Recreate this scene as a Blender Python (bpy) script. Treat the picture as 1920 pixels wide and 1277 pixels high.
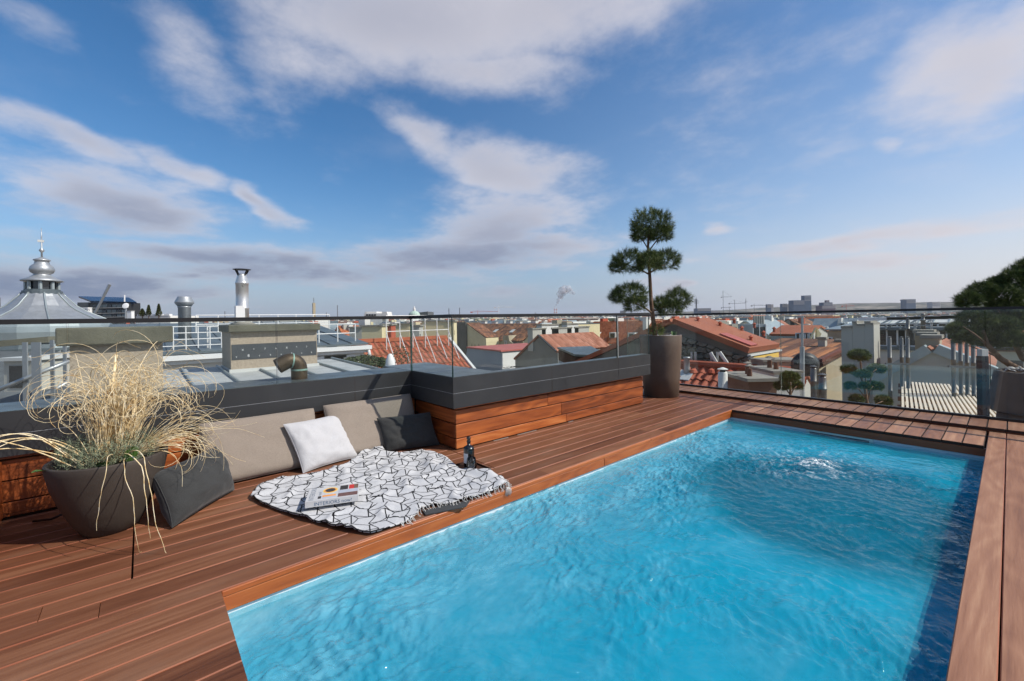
import bpy, bmesh, math, random
import numpy as np
from mathutils import Vector, Matrix, Quaternion, noise as mnoise
from mathutils.geometry import delaunay_2d_cdt
R = math.radians
scene = bpy.context.scene
col = scene.collection
for o in list(bpy.data.objects): bpy.data.objects.remove(o)
random.seed(7); rng = np.random.default_rng(7)

# ------------------------------------------------------------------ camera
FPX, PX, PY = 805.0, 960.0, 598.5          # focal length and principal point for a 1920 x 1277 frame
ROLL, YAW, CAMH = R(1.0), R(49.25), 1.15
FW = Vector((-math.sin(YAW), math.cos(YAW), 0)); RT = Vector((math.cos(YAW), math.sin(YAW), 0)); UP = Vector((0, 0, 1))
CAM = Vector((0, 0, CAMH))
cd = bpy.data.cameras.new('camera'); cam = bpy.data.objects.new('camera', cd); col.objects.link(cam)
cd.sensor_width = 36; cd.sensor_fit = 'HORIZONTAL'; cd.lens = FPX / 1920 * 36
cd.shift_x = 0; cd.shift_y = -(638.5 - PY) / 1920
cd.clip_start = 0.05; cd.clip_end = 40000
_c, _s = math.cos(ROLL), math.sin(ROLL)
_cx = RT * _c - UP * _s; _cy = UP * _c + RT * _s
cam.matrix_world = Matrix((( _cx.x, _cy.x, -FW.x, CAM.x), (_cx.y, _cy.y, -FW.y, CAM.y), (_cx.z, _cy.z, -FW.z, CAM.z), (0, 0, 0, 1)))
scene.camera = cam

# ------------------------------------------------------------------ light
SUN = Vector((0.86, 0.64, 1.0)).normalized()
SUN_EL = math.asin(SUN.z); SUN_AZ = math.atan2(SUN.x, SUN.y)
sl = bpy.data.lights.new('sun', 'SUN'); sl.energy = 3.8; sl.angle = R(0.5); sl.color = (1.0, 0.945, 0.865)
so = bpy.data.objects.new('sun', sl); col.objects.link(so)
so.rotation_euler = SUN.to_track_quat('Z', 'Y').to_euler()

scene.view_settings.view_transform = 'Standard'; scene.view_settings.look = 'None'
scene.view_settings.exposure = 0.36; scene.view_settings.gamma = 1.0; scene.view_settings.use_curve_mapping = False
scene.render.engine = 'CYCLES'
cy = scene.cycles
cy.use_denoising = True
try: cy.denoiser = 'OPENIMAGEDENOISE'
except Exception: pass
cy.use_adaptive_sampling = True; cy.adaptive_threshold = 0.02; cy.max_bounces = 10; cy.transparent_max_bounces = 24; cy.glossy_bounces = 4; cy.diffuse_bounces = 4; cy.transmission_bounces = 6
cy.volume_bounces = 0; cy.sample_clamp_indirect = 6; cy.caustics_reflective = False; cy.caustics_refractive = False

# ------------------------------------------------------------------ node helper
def lin(c):
    c = c / 255.0
    return c / 12.92 if c <= 0.04045 else ((c + 0.055) / 1.055) ** 2.4
def S(r, g, b): return (lin(r), lin(g), lin(b), 1.0)

class NT:
    def __init__(self, tree):
        self.t = tree; self.n = tree.nodes; self.l = tree.links; self.n.clear()
    def new(self, kind): return self.n.new(kind)
    def put(self, sock, v):
        if v is None: return
        if isinstance(v, bpy.types.NodeSocket): self.l.new(v, sock)
        else:
            if sock.type == 'RGBA' and not hasattr(v, '__len__'): v = (v, v, v, 1)
            if sock.type == 'VECTOR' and not hasattr(v, '__len__'): v = (v, v, v)
            sock.default_value = v
    def m(self, op, a, b=None, c=None, clamp=False):
        n = self.new('ShaderNodeMath'); n.operation = op; n.use_clamp = clamp
        self.put(n.inputs[0], a); self.put(n.inputs[1], b)
        if c is not None: self.put(n.inputs[2], c)
        return n.outputs[0]
    def vm(self, op, a, b=None, scale=None):
        n = self.new('ShaderNodeVectorMath'); n.operation = op
        self.put(n.inputs[0], a)
        if b is not None: self.put(n.inputs[1], b)
        if scale is not None: self.put(n.inputs['Scale'], scale)
        return n.outputs['Value'] if op in ('DOT_PRODUCT', 'LENGTH', 'DISTANCE') else n.outputs[0]
    def mapr(self, v, a, b, c=0.0, d=1.0, smooth=False):
        n = self.new('ShaderNodeMapRange'); n.interpolation_type = 'SMOOTHSTEP' if smooth else 'LINEAR'
        self.put(n.inputs[0], v); n.inputs[1].default_value = a; n.inputs[2].default_value = b
        n.inputs[3].default_value = c; n.inputs[4].default_value = d
        return n.outputs[0]
    def noise(self, vec, scale, detail=4, rough=0.55, dist=0.0, col=False, lac=2.0):
        n = self.new('ShaderNodeTexNoise'); n.noise_dimensions = '3D'
        self.put(n.inputs['Vector'], vec); n.inputs['Scale'].default_value = scale
        n.inputs['Detail'].default_value = detail; n.inputs['Roughness'].default_value = rough
        n.inputs['Distortion'].default_value = dist; n.inputs['Lacunarity'].default_value = lac
        return n.outputs['Color' if col else 'Fac']
    def mix(self, f, a, b, blend='MIX'):
        n = self.new('ShaderNodeMix'); n.data_type = 'RGBA'; n.blend_type = blend; n.clamp_factor = True
        self.put(n.inputs[0], f); self.put(n.inputs[6], a); self.put(n.inputs[7], b)
        return n.outputs[2]
    def ramp(self, f, stops):
        n = self.new('ShaderNodeValToRGB'); e = n.color_ramp.elements
        while len(e) < len(stops): e.new(0.5)
        for i, (p, c) in enumerate(stops): e[i].position = p; e[i].color = c
        self.put(n.inputs[0], f)
        return n.outputs[0]
    def sep(self, v):
        n = self.new('ShaderNodeSeparateXYZ'); self.put(n.inputs[0], v); return n.outputs
    def comb(self, x, y, z):
        n = self.new('ShaderNodeCombineXYZ'); self.put(n.inputs[0], x); self.put(n.inputs[1], y); self.put(n.inputs[2], z); return n.outputs[0]
    def coord(self, which='Object'):
        return self.new('ShaderNodeTexCoord').outputs[which]
    def rnd(self):
        return self.new('ShaderNodeObjectInfo').outputs['Random']
    def bump(self, h, strength=0.3, dist=0.01, normal=None):
        n = self.new('ShaderNodeBump'); self.put(n.inputs['Height'], h)
        n.inputs['Strength'].default_value = strength; n.inputs['Distance'].default_value = dist
        if normal is not None: self.put(n.inputs['Normal'], normal)
        return n.outputs[0]

# ------------------------------------------------------------------ sky with clouds (world directions only)
def pix_ray(px, py):
    x = (px - PX) / FPX; y = -(py - PY) / FPX
    return (FW + RT * (_c * x + _s * y) + UP * (-_s * x + _c * y))
def azel(px, py):
    d = pix_ray(px, py).normalized()
    return math.atan2(d.x, d.y), math.asin(d.z)

def build_world():
    w = bpy.data.worlds.new('World'); scene.world = w; w.use_nodes = True
    N = NT(w.node_tree)
    sky = N.new('ShaderNodeTexSky'); sky.sky_type = 'NISHITA'; sky.sun_disc = False
    sky.sun_elevation = SUN_EL; sky.sun_rotation = SUN_AZ; sky.altitude = 200; sky.air_density = 1.0; sky.dust_density = 0.6; sky.ozone_density = 2.2
    d = N.coord('Generated')
    x, y, z = N.sep(d)
    az = N.m('ARCTAN2', x, y)
    zc = N.m('MAXIMUM', z, 0.0)
    el = N.m('ARCSINE', zc)
    # cloud-sheet coordinates, foreshortened towards the horizon
    den = N.m('ADD', zc, 0.16)
    pl = N.comb(N.m('DIVIDE', x, den), N.m('DIVIDE', y, den), 0.0)
    warp = N.noise(pl, 1.5, 2, 0.6, col=True)
    wx, wy, wz = N.sep(warp)
    waz = N.m('ADD', az, N.m('MULTIPLY', N.m('SUBTRACT', wx, 0.5), 0.28))
    wel = N.m('ADD', el, N.m('MULTIPLY', N.m('SUBTRACT', wy, 0.5), N.m('ADD', 0.02, N.m('MULTIPLY', zc, 0.24))))
    # the cloud groups: (px, py, rx, ry, tilt, amount)
    blobs = [(780, 20, 320, 130, 0.05, 1.05), (1030, 25, 240, 115, 0.10, 1.0), (900, 140, 190, 50, -0.1, .85), (600, 120, 140, 70, 0.2, 0.6),
             (390, 120, 120, 60, -0.5, 0.62), (120, 255, 200, 46, -0.28, 0.95), (310, 305, 120, 34, -0.35, 0.8), (490, 378, 80, 24, -0.45, 0.9),
             (230, 378, 210, 56, -0.12, 1.1), (800, 262, 120, 44, -0.45, 0.85), (960, 315, 150, 52, -0.2, 0.9), (940, 425, 160, 80, 0.25, 1.0),
             (880, 476, 260, 36, 0.05, 1.1), (450, 484, 290, 28, 0, 1.05), (180, 460, 90, 16, 0, 0.7),
             (130, 535, 380, 44, 0.0, 1.15), (560, 505, 330, 34, 0.0, .95), (350, 515, 150, 14, 0, 0.8), (1810, 140, 180, 115, 0.1, 1.0), (1930, 70, 140, 90, 0.0, 0.8), (1640, 265, 45, 18, -0.3, 0.6),
             (1600, 452, 330, 20, 0.05, 0.85), (1620, 494, 130, 18, 0, 0.85), (1360, 418, 36, 18, 0, 0.6), (1250, 540, 50, 20, 0, .8),
             (940, 545, 80, 16, 0, .7), (60, 20, 120, 26, -0.3, 0.45), (1500, 180, 420, 200, .3, .26)]
    D = None; pv = N.comb(waz, wel, 0.0)
    for (bx, by, rx, ry, tilt, amp) in blobs:
        a0, e0 = azel(bx, by); t = (bx - PX) / FPX; k = 1 + t * t
        sa = rx / FPX / k; se = ry / FPX / math.sqrt(k) * math.cos(e0) ** 2
        mp = N.new('ShaderNodeMapping'); mp.vector_type = 'TEXTURE'; N.l.new(pv, mp.inputs['Vector'])
        mp.inputs['Location'].default_value = (a0, e0, 0); mp.inputs['Rotation'].default_value = (0, 0, tilt); mp.inputs['Scale'].default_value = (sa * 1.75, se * 1.75, 1)
        g = N.mapr(N.vm('LENGTH', mp.outputs[0]), 1.0, 0.0, 0.0, amp, True)
        D = g if D is None else N.m('MAXIMUM', D, g)
    # the rest of the sky carries the same broken clouds
    fwd = N.vm('DOT_PRODUCT', d, tuple(FW))
    rest = N.mapr(fwd, 0.45, 0.05, 0, 1, True)
    field = N.mapr(wx, 0.46, 0.68, 0, 0.95)
    D = N.m('MAXIMUM', D, N.m('MULTIPLY', rest, field))
    fb = N.noise(pl, 2.7, 7, 0.64)
    e = N.m('ADD', D, N.m('MULTIPLY', N.m('SUBTRACT', fb, 0.5), 1.45))
    dens = N.mapr(e, 0.06, 1.06, 0, 1, True)
    thin = N.mapr(N.m('ADD', wz, N.m('MULTIPLY', N.m('SUBTRACT', fb, 0.5), 0.5)), 0.48, 0.92, 0, 0.20, True)
    dens = N.m('MAXIMUM', N.m('MULTIPLY', dens, 0.90), thin)
    # cloud shading: thick and low clouds are greyer underneath, thin edges bright
    core = N.mapr(e, 0.55, 1.15, 0, 1, True)
    sh = N.m('ADD', N.m('MULTIPLY', core, 0.55), N.m('MULTIPLY', N.m('SUBTRACT', fb, 0.5), -1.0))
    low = N.mapr(el, 0.05, 0.30, 1, 0, True)
    sh = N.m('ADD', sh, N.m('MULTIPLY', low, 0.50), clamp=True)
    sd = N.vm('DOT_PRODUCT', d, tuple(SUN)); nearsun = N.mapr(sd, -0.15, 0.75, 0, 1, True)
    sh = N.m('MULTIPLY', sh, N.mapr(nearsun, 0, 1, 1.0, 0.45))
    ccol = N.mix(sh, S(198, 196, 203), S(112, 122, 147))
    ccol = N.mix(N.m('MULTIPLY', nearsun, N.mapr(el, 0.0, 0.35, .6, 0.1)), ccol, S(226, 208, 202))
    # clear air: Nishita, deepened the way the photograph is
    hs = N.new('ShaderNodeHueSaturation'); hs.inputs['Saturation'].default_value = 1.30; hs.inputs['Value'].default_value = 1.0
    N.l.new(sky.outputs[0], hs.inputs['Color'])
    base = N.vm('SCALE', hs.outputs[0], scale=0.104)
    # grey-violet band of distant cloud and haze along the horizon
    band = N.m('EXPONENT', N.m('MULTIPLY', N.m('MULTIPLY', el, el), -1 / (R(8.5) ** 2)))
    bcol = N.mix(nearsun, S(132, 146, 174), S(210, 202, 203))
    veil = N.m('MULTIPLY', N.m('MULTIPLY', nearsun, N.m('EXPONENT', N.m('MULTIPLY', N.m('MULTIPLY', el, el), -1 / (R(22.0) ** 2)))), 0.55)
    base = N.mix(veil, base, S(186, 194, 208))
    base = N.mix(N.m('MULTIPLY', band, 0.80), base, bcol)
    out = N.mix(dens, base, ccol)
    bg = N.new('ShaderNodeBackground'); N.l.new(out, bg.inputs[0]); bg.inputs[1].default_value = 1.0
    wo = N.new('ShaderNodeOutputWorld'); N.l.new(bg.outputs[0], wo.inputs[0])
    w.cycles.sampling_method = 'MANUAL'; w.cycles.sample_map_resolution = 256
build_world()

# ------------------------------------------------------------------ mesh helper
class MB:
    def __init__(self): self.v = []; self.f = []; self.mi = []; self.cur = 0
    def mat(self, i): self.cur = i; return self
    def face(self, pts):
        b = len(self.v); self.v += [tuple(p) for p in pts]; self.f.append(tuple(range(b, b + len(pts)))); self.mi.append(self.cur); return self
    def add(self, verts, faces):
        b = len(self.v); self.v += [tuple(p) for p in verts]
        self.f += [tuple(i + b for i in f) for f in faces]; self.mi += [self.cur] * len(faces); return self
    def box(self, x0, x1, y0, y1, z0, z1):
        return self.add([(x0,y0,z0),(x1,y0,z0),(x1,y1,z0),(x0,y1,z0),(x0,y0,z1),(x1,y0,z1),(x1,y1,z1),(x0,y1,z1)],
                        [(0,3,2,1),(4,5,6,7),(0,1,5,4),(1,2,6,5),(2,3,7,6),(3,0,4,7)])
    def obox(self, o, a, b, c):          # corner + three edge vectors
        o, a, b, c = Vector(o), Vector(a), Vector(b), Vector(c)
        P = [o, o+a, o+a+b, o+b, o+c, o+a+c, o+a+b+c, o+b+c]
        fl = [(0,3,2,1),(4,5,6,7),(0,1,5,4),(1,2,6,5),(2,3,7,6),(3,0,4,7)]
        if a.cross(b).dot(c) < 0: fl = [tuple(reversed(f)) for f in fl]
        return self.add(P, fl)
    def bar(self, p, q, w, h=None):      # square bar between two points
        p, q = Vector(p), Vector(q); h = h or w; d = (q - p).normalized()
        u = d.cross(UP); u = u.normalized() if u.length > 1e-4 else Vector((1, 0, 0)); n = u.cross(d)
        return self.obox(p - u*w/2 - n*h/2, u*w, n*h, q - p)
    def tube(self, pts, r, n=8, cap=True):
        pts = [Vector(p) for p in pts]; rr = r if hasattr(r, '__len__') else [r] * len(pts)
        up = Vector((0, 0, 1)); b = len(self.v); prev = None
        for i, p in enumerate(pts):
            d = (pts[min(i+1, len(pts)-1)] - pts[max(i-1, 0)]).normalized()
            if prev is None:
                u = d.cross(up); u = u.normalized() if u.length > 1e-3 else Vector((1, 0, 0))
            else:
                u = prev - d * prev.dot(d); u = u.normalized() if u.length > 1e-6 else prev
            prev = u; w = d.cross(u)
            for k in range(n):
                a = 2 * math.pi * k / n
                self.v.append(tuple(p + (u * math.cos(a) + w * math.sin(a)) * rr[i]))
        for i in range(len(pts) - 1):
            for k in range(n):
                k2 = (k + 1) % n
                self.f.append((b+i*n+k, b+i*n+k2, b+(i+1)*n+k2, b+(i+1)*n+k)); self.mi.append(self.cur)
        if cap:
            self.f.append(tuple(b + k for k in reversed(range(n)))); self.mi.append(self.cur)
            e = b + (len(pts) - 1) * n; self.f.append(tuple(e + k for k in range(n))); self.mi.append(self.cur)
        return self
    def lathe(self, prof, c=(0, 0, 0), n=24, sx=1.0, sy=1.0, capb=True, capt=True, rot=0.0):
        b = len(self.v)
        for (r, z) in prof:
            for k in range(n):
                a = 2 * math.pi * k / n + rot
                self.v.append((c[0] + r * math.cos(a) * sx, c[1] + r * math.sin(a) * sy, c[2] + z))
        for i in range(len(prof) - 1):
            for k in range(n):
                k2 = (k + 1) % n
                self.f.append((b+i*n+k, b+i*n+k2, b+(i+1)*n+k2, b+(i+1)*n+k)); self.mi.append(self.cur)
        if capb: self.f.append(tuple(b + k for k in reversed(range(n)))); self.mi.append(self.cur)
        if capt:
            e = b + (len(prof) - 1) * n; self.f.append(tuple(e + k for k in range(n))); self.mi.append(self.cur)
        return self
    def prism(self, poly, ext):          # planar polygon (3D) extruded along a vector
        poly = [Vector(p) for p in poly]; ext = Vector(ext); n = len(poly); b = len(self.v)
        nrm = Vector((0, 0, 0))
        for i in range(n): nrm += poly[i].cross(poly[(i+1) % n])
        if nrm.dot(ext) > 0: poly = poly[::-1]
        self.v += [tuple(p) for p in poly] + [tuple(p + ext) for p in poly]
        self.f.append(tuple(b + i for i in range(n))); self.mi.append(self.cur)
        self.f.append(tuple(b + n + i for i in reversed(range(n)))); self.mi.append(self.cur)
        for i in range(n):
            j = (i + 1) % n; self.f.append((b+j, b+i, b+n+i, b+n+j)); self.mi.append(self.cur)
        return self
    def mesh(self, name, mats, origin=(0, 0, 0), smooth=False):
        me = bpy.data.meshes.new(name); o = Vector(origin)
        me.from_pydata([(v[0]-o.x, v[1]-o.y, v[2]-o.z) for v in self.v], [], self.f)
        mats = mats if isinstance(mats, (list, tuple)) else [mats]
        for m in mats: me.materials.append(m)
        if len(mats) > 1: me.polygons.foreach_set('material_index', self.mi)
        if smooth: me.polygons.foreach_set('use_smooth', [True] * len(me.polygons))
        me.update(); return me
    def build(self, name, mats, parent=None, smooth=False, origin=None, kind=None):
        org = Vector(origin) if origin is not None else Vector((0, 0, 0))
        o = bpy.data.objects.new(name, self.mesh(name, mats, org, smooth)); col.objects.link(o)
        if parent is not None:
            o.parent = parent; o.location = org - wloc(parent)
        else: o.location = org
        if kind: o['kind'] = kind
        return o
def wloc(o):
    p = Vector(o.location)
    while o.parent is not None: o = o.parent; p += Vector(o.location)
    return p
def tag(o, label, cat, group=None):
    o['label'] = label; o['category'] = cat
    if group: o['group'] = group
    return o
def thing(name, label, cat, loc=(0, 0, 0), group=None):
    o = bpy.data.objects.new(name, None); col.objects.link(o); o.location = loc; o.empty_display_size = 0.1
    return tag(o, label, cat, group)
def struct(o): o['kind'] = 'structure'; return o
def link_copy(src, parent, loc, rot=None):
    c = src.copy(); col.objects.link(c); c.parent = parent; c.location = loc
    if rot is not None: c.rotation_euler = rot
    return c
def shade_smooth_angle(o, ang=40):
    me = o.data
    me.polygons.foreach_set('use_smooth', [True] * len(me.polygons))
    bm = bmesh.new(); bm.from_mesh(me)
    bmesh.ops.remove_doubles(bm, verts=bm.verts, dist=1e-5)
    for e in bm.edges:
        e.smooth = not (len(e.link_faces) == 2 and e.calc_face_angle(0) > R(ang))
    bm.to_mesh(me); bm.free()
    return o
def bevel(o, w, seg=1):
    m = o.modifiers.new('bevel', 'BEVEL'); m.width = w; m.segments = seg; m.limit_method = 'ANGLE'; m.angle_limit = R(40)
    return o

# pixel of the 1920 x 1277 photograph -> point in the place
def at(px, py, d): return CAM + pix_ray(px, py) * d                      # at depth d
def on_z(px, py, z=0.0): r = pix_ray(px, py); return CAM + r * ((z - CAMH) / r.z)
def on_x(px, py, x): r = pix_ray(px, py); return CAM + r * (x / r.x)
def on_y(px, py, y): r = pix_ray(px, py); return CAM + r * (y / r.y)
def on_pl(px, py, o, n): r = pix_ray(px, py); n = Vector(n); return CAM + r * ((Vector(o) - CAM).dot(n) / r.dot(n))

# ------------------------------------------------------------------ materials
MATS = {}
def new_mat(name):
    m = bpy.data.materials.new(name); m.use_nodes = True; MATS[name] = m
    return m, NT(m.node_tree)
def finish(N, shader, disp=None):
    o = N.new('ShaderNodeOutputMaterial'); N.l.new(shader, o.inputs[0]); return o
def princ(N, color, rough=0.6, metal=0.0, normal=None, spec=0.5, **kw):
    p = N.new('ShaderNodeBsdfPrincipled')
    N.put(p.inputs['Base Color'], color); N.put(p.inputs['Roughness'], rough); N.put(p.inputs['Metallic'], metal)
    N.put(p.inputs['Specular IOR Level'], spec)
    if normal is not None: N.l.new(normal, p.inputs['Normal'])
    for k, v in kw.items(): N.put(p.inputs[k], v)
    return p.outputs[0]
def plain(name, color, rough=0.6, metal=0.0, var=0.12, scale=6.0, bumps=0.0, bscale=40.0, spec=0.5, dirt=None, perobj=0.0, coord='Object'):
    """one colour with blotchy variation, fine relief and optional per-object shift"""
    m, N = new_mat(name); c = N.coord(coord)
    f = N.noise(c, scale, 6, 0.6)
    a = tuple(min(1, x * (1 - var)) for x in color[:3]) + (1,); b = tuple(min(1, x * (1 + var)) for x in color[:3]) + (1,)
    cc = N.mix(N.mapr(f, 0.3, 0.7), a, b)
    if dirt is not None:
        cc = N.mix(N.mapr(N.noise(c, scale * 0.45, 7, 0.65, 0.3), 0.5, 0.75, 0, 0.8, True), cc, dirt)
    if perobj:
        cc = N.mix(1.0, cc, N.ramp(N.rnd(), [(0, (1 - perobj,) * 3 + (1,)), (1, (1 + perobj,) * 3 + (1,))]), 'MULTIPLY')
    nm = N.bump(N.noise(c, bscale, 5, 0.6), bumps, 0.01) if bumps else None
    rr = N.mapr(N.noise(c, scale * 2.3, 4), 0.3, 0.7, max(0.02, rough - 0.08), min(1, rough + 0.08))
    finish(N, princ(N, cc, rr, metal, nm, spec)); return m

def wood(name, stops, axis='Y', rough=0.45, fine=1.0, perobj=0.5, wear=None, rings=0.0, spec=0.45):
    """oiled hardwood boards: streaked grain along an axis, every board its own tone"""
    m, N = new_mat(name); c = N.coord('Object'); r = N.rnd()
    off = N.comb(N.m('MULTIPLY', r, 37.0), N.m('MULTIPLY', r, 91.0), N.m('MULTIPLY', r, 53.0))
    st = {'X': (0.7, 14, 14), 'Y': (14, 0.7, 14), 'Z': (14, 14, 0.7)}[axis]
    v = N.vm('ADD', N.vm('MULTIPLY', c, st), off)
    g = N.noise(v, 1.6 * fine, 8, 0.62, 0.6)
    fib = N.noise(N.vm('MULTIPLY', v, (3, 3, 3)), 3.0 * fine, 6, 0.7)
    f = N.m('ADD', N.m('MULTIPLY', g, 0.7), N.m('MULTIPLY', fib, 0.3))
    if rings:
        st2 = {'X': (0.55, 3.2, 3.2), 'Y': (3.2, 0.55, 3.2), 'Z': (3.2, 3.2, 0.55)}[axis]
        v2 = N.vm('ADD', N.vm('MULTIPLY', c, st2), off)
        lvl = N.m('MULTIPLY', N.noise(v2, 0.9, 3, 0.45, 0.3), 13.0)
        ring = N.m('PINGPONG', lvl, 0.5)
        f = N.m('ADD', N.m('MULTIPLY', f, 1 - rings), N.m('MULTIPLY', N.m('MULTIPLY', ring, 2.0), rings))
    f = N.m('ADD', f, N.m('MULTIPLY', N.m('SUBTRACT', r, 0.5), perobj * 0.5))
    cc = N.ramp(N.mapr(f, 0.25, 0.75), stops)
    if wear is not None:
        wv = N.noise(N.vm('ADD', N.vm('MULTIPLY', c, tuple(1.2 + 0.25 * s for s in st)), off), 0.8, 6, 0.65)
        cc = N.mix(N.mapr(wv, 0.48, 0.76, 0, 0.6, True), cc, wear)
    nm = N.bump(N.m('ADD', fib, N.m('MULTIPLY', g, 0.5)), 0.25, 0.004)
    rr = N.mapr(g, 0.3, 0.7, rough - 0.08, rough + 0.12)
    finish(N, princ(N, cc, rr, 0, nm, spec)); return m

wood('deck_wood', [(0, S(78, 45, 29)), (0.35, S(102, 62, 41)), (0.65, S(118, 76, 52)), (1, S(138, 95, 69))], 'Y', 0.55, perobj=0.55, wear=S(124, 95, 76), rings=0.06, spec=0.25)
wood('deck_edge', [(0, S(104, 54, 32)), (0.5, S(134, 74, 46)), (1, S(156, 94, 62))], 'Y', 0.45, perobj=0.4)
wood('coping_wood', [(0, S(112, 74, 54)), (0.4, S(142, 99, 74)), (0.7, S(158, 114, 87)), (1, S(178, 136, 106))], 'Y', 0.5, perobj=0.5, rings=0.12, spec=0.3)
wood('fascia_wood', [(0, S(124, 62, 26)), (0.45, S(160, 84, 36)), (1, S(184, 106, 52))], 'Y', 0.38, perobj=0.2, rings=0.15)
wood('fascia_wood_cross', [(0, S(96, 48, 24)), (0.45, S(130, 66, 34)), (1, S(160, 86, 48))], 'X', 0.38, perobj=0.2)
wood('clad_wood', [(0, S(104, 52, 26)), (0.35, S(142, 74, 36)), (0.65, S(168, 92, 44)), (1, S(192, 118, 66))], 'Y', 0.38, perobj=0.75, rings=0.18)
wood('clad_wood_cross', [(0, S(110, 50, 22)), (0.45, S(150, 74, 32)), (1, S(180, 98, 50))], 'X', 0.38, perobj=0.6, rings=0.25)
plain('sub_dark', S(58, 38, 28), 0.9)
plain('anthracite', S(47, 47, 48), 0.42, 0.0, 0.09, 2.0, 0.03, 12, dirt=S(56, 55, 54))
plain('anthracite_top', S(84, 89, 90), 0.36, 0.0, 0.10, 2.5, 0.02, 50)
plain('rail_metal', S(38, 37, 38), 0.35, 0.3, 0.05, 3)
plain('alu', S(196, 196, 192), 0.35, 0.85, 0.05, 8)
plain('seam', S(150, 152, 155), 0.5, 0.0, 0.05, 8)

def glass_mat(name, tint, edge=False, refl=1.0):
    m, N = new_mat(name)
    t = N.new('ShaderNodeBsdfTransparent'); t.inputs[0].default_value = tint
    g = N.new('ShaderNodeBsdfGlossy'); g.inputs['Roughness'].default_value = 0.02; g.inputs[0].default_value = (0.9, 1, 0.97, 1)
    ge = N.new('ShaderNodeNewGeometry'); cs = N.m('ABSOLUTE', N.vm('DOT_PRODUCT', ge.outputs['Normal'], ge.outputs['Incoming']))
    fr = N.m('ADD', 0.035, N.m('MULTIPLY', N.m('POWER', N.m('SUBTRACT', 1.0, cs, clamp=True), 5.0), 0.9))
    mx = N.new('ShaderNodeMixShader'); N.l.new(N.m('MULTIPLY', fr, refl, clamp=True), mx.inputs[0]); N.l.new(t.outputs[0], mx.inputs[1]); N.l.new(g.outputs[0], mx.inputs[2])
    finish(N, mx.outputs[0]); return m
glass_mat('clear_glass', (0.96, 0.982, 0.976, 1))
plain('glass_edge', S(26, 62, 56), 0.12, 0.0, 0.1, 3, spec=0.8)
plain('glass_edge_light', S(150, 190, 178), 0.15, 0.0, 0.1, 3, spec=0.8)

def fabric(name, a, b, weave=420.0, rough=0.95, wr=0.25):
    m, N = new_mat(name); c = N.coord('Object')
    f = N.noise(c, weave, 2, 0.5); s1 = N.noise(N.vm('MULTIPLY', c, (1, 1, 8)), 60, 3); s2 = N.noise(N.vm('MULTIPLY', c, (8, 8, 1)), 60, 3)
    cc = N.mix(N.mapr(N.m('ADD', N.m('MULTIPLY', f, 0.5), N.m('MULTIPLY', N.m('ADD', s1, s2), 0.25)), 0.35, 0.65), a, b)
    w = N.noise(c, 5.0, 4, 0.5, 1.2)
    nm = N.bump(N.m('ADD', N.m('MULTIPLY', w, 1.0), N.m('MULTIPLY', f, 0.06)), wr, 0.03)
    finish(N, princ(N, cc, rough, 0, nm, 0.15, **{'Sheen Weight': 0.15})); return m
fabric('tan_fabric', S(122, 111, 100), S(152, 140, 128), wr=0.12)
fabric('white_fabric', S(172, 171, 172), S(192, 191, 192), wr=0.35)
fabric('dark_fabric', S(46, 47, 47), S(66, 66, 65), wr=0.3)
plain('pot_clay', S(62, 54, 47), 0.7, 0, 0.14, 5, 0.12, 30, dirt=S(74, 66, 58))
# ================================================================== THE TERRACE
XL, XR, Y0, Y1 = -2.246, -0.145, 0.243, 5.44
PITCH, GAP, TH = 0.1285, 0.0042, 0.026
XB = -2.2395                                     # a board joint at the pool's long edge
YF, YB = 6.12, 6.60                              # front of the step, line of the glass
XW, XCAP = -3.95, -3.90                          # wood base and metal front of the long parapet
XBOX, XBC = -3.20, -3.135                        # wood face and metal front of the raised box
YBOX0, YBC0, YBOX1, YBC1 = 2.085, 2.02, 5.03, 5.12
ZT, ZM, ZBOT = 0.652, 0.516, 0.385

deck = struct(bpy.data.objects.new('deck', None)); col.objects.link(deck)
def board(name, x0, x1, y0, y1, z1, mats=('deck_wood', 'deck_edge'), parent=deck, th=TH, ch=0.0035, dz=0.0):
    """one plank: chamfered top edges, sides in freshly oiled tone"""
    b = MB(); z0 = z1 - th
    xs = [(x0, z0), (x0, z1 - ch), (x0 + ch, z1), (x1 - ch, z1), (x1, z1 - ch), (x1, z0)]
    ring = [[(x, y, z) for (x, z) in xs] for y in (y0, y1)]
    n = 6
    vs = ring[0] + ring[1]
    b.mat(0); b.add(vs, [(2, 3, n+3, n+2)])
    b.mat(1); b.add(vs, [(0, 1, n+1, n), (1, 2, n+2, n+1), (3, 4, n+4, n+3), (4, 5, n+5, n+4), (5, 0, n, n+5), tuple(range(n)), tuple(reversed(range(n, 2*n)))])
    # flip so that normals face outwards
    b.f = [tuple(reversed(f)) if i in () else f for i, f in enumerate(b.f)]
    o = b.build(name, [MATS[m] for m in mats], parent, origin=((x0+x1)/2, (y0+y1)/2, z1))
    bm = bmesh.new(); bm.from_mesh(o.data); bmesh.ops.remove_doubles(bm, verts=bm.verts, dist=1e-6); bmesh.ops.recalc_face_normals(bm, faces=bm.faces); bm.to_mesh(o.data); bm.free()
    o.rotation_euler = (0, random.uniform(-0.004, 0.004), 0)
    return o
rj = random.Random(3)
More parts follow.
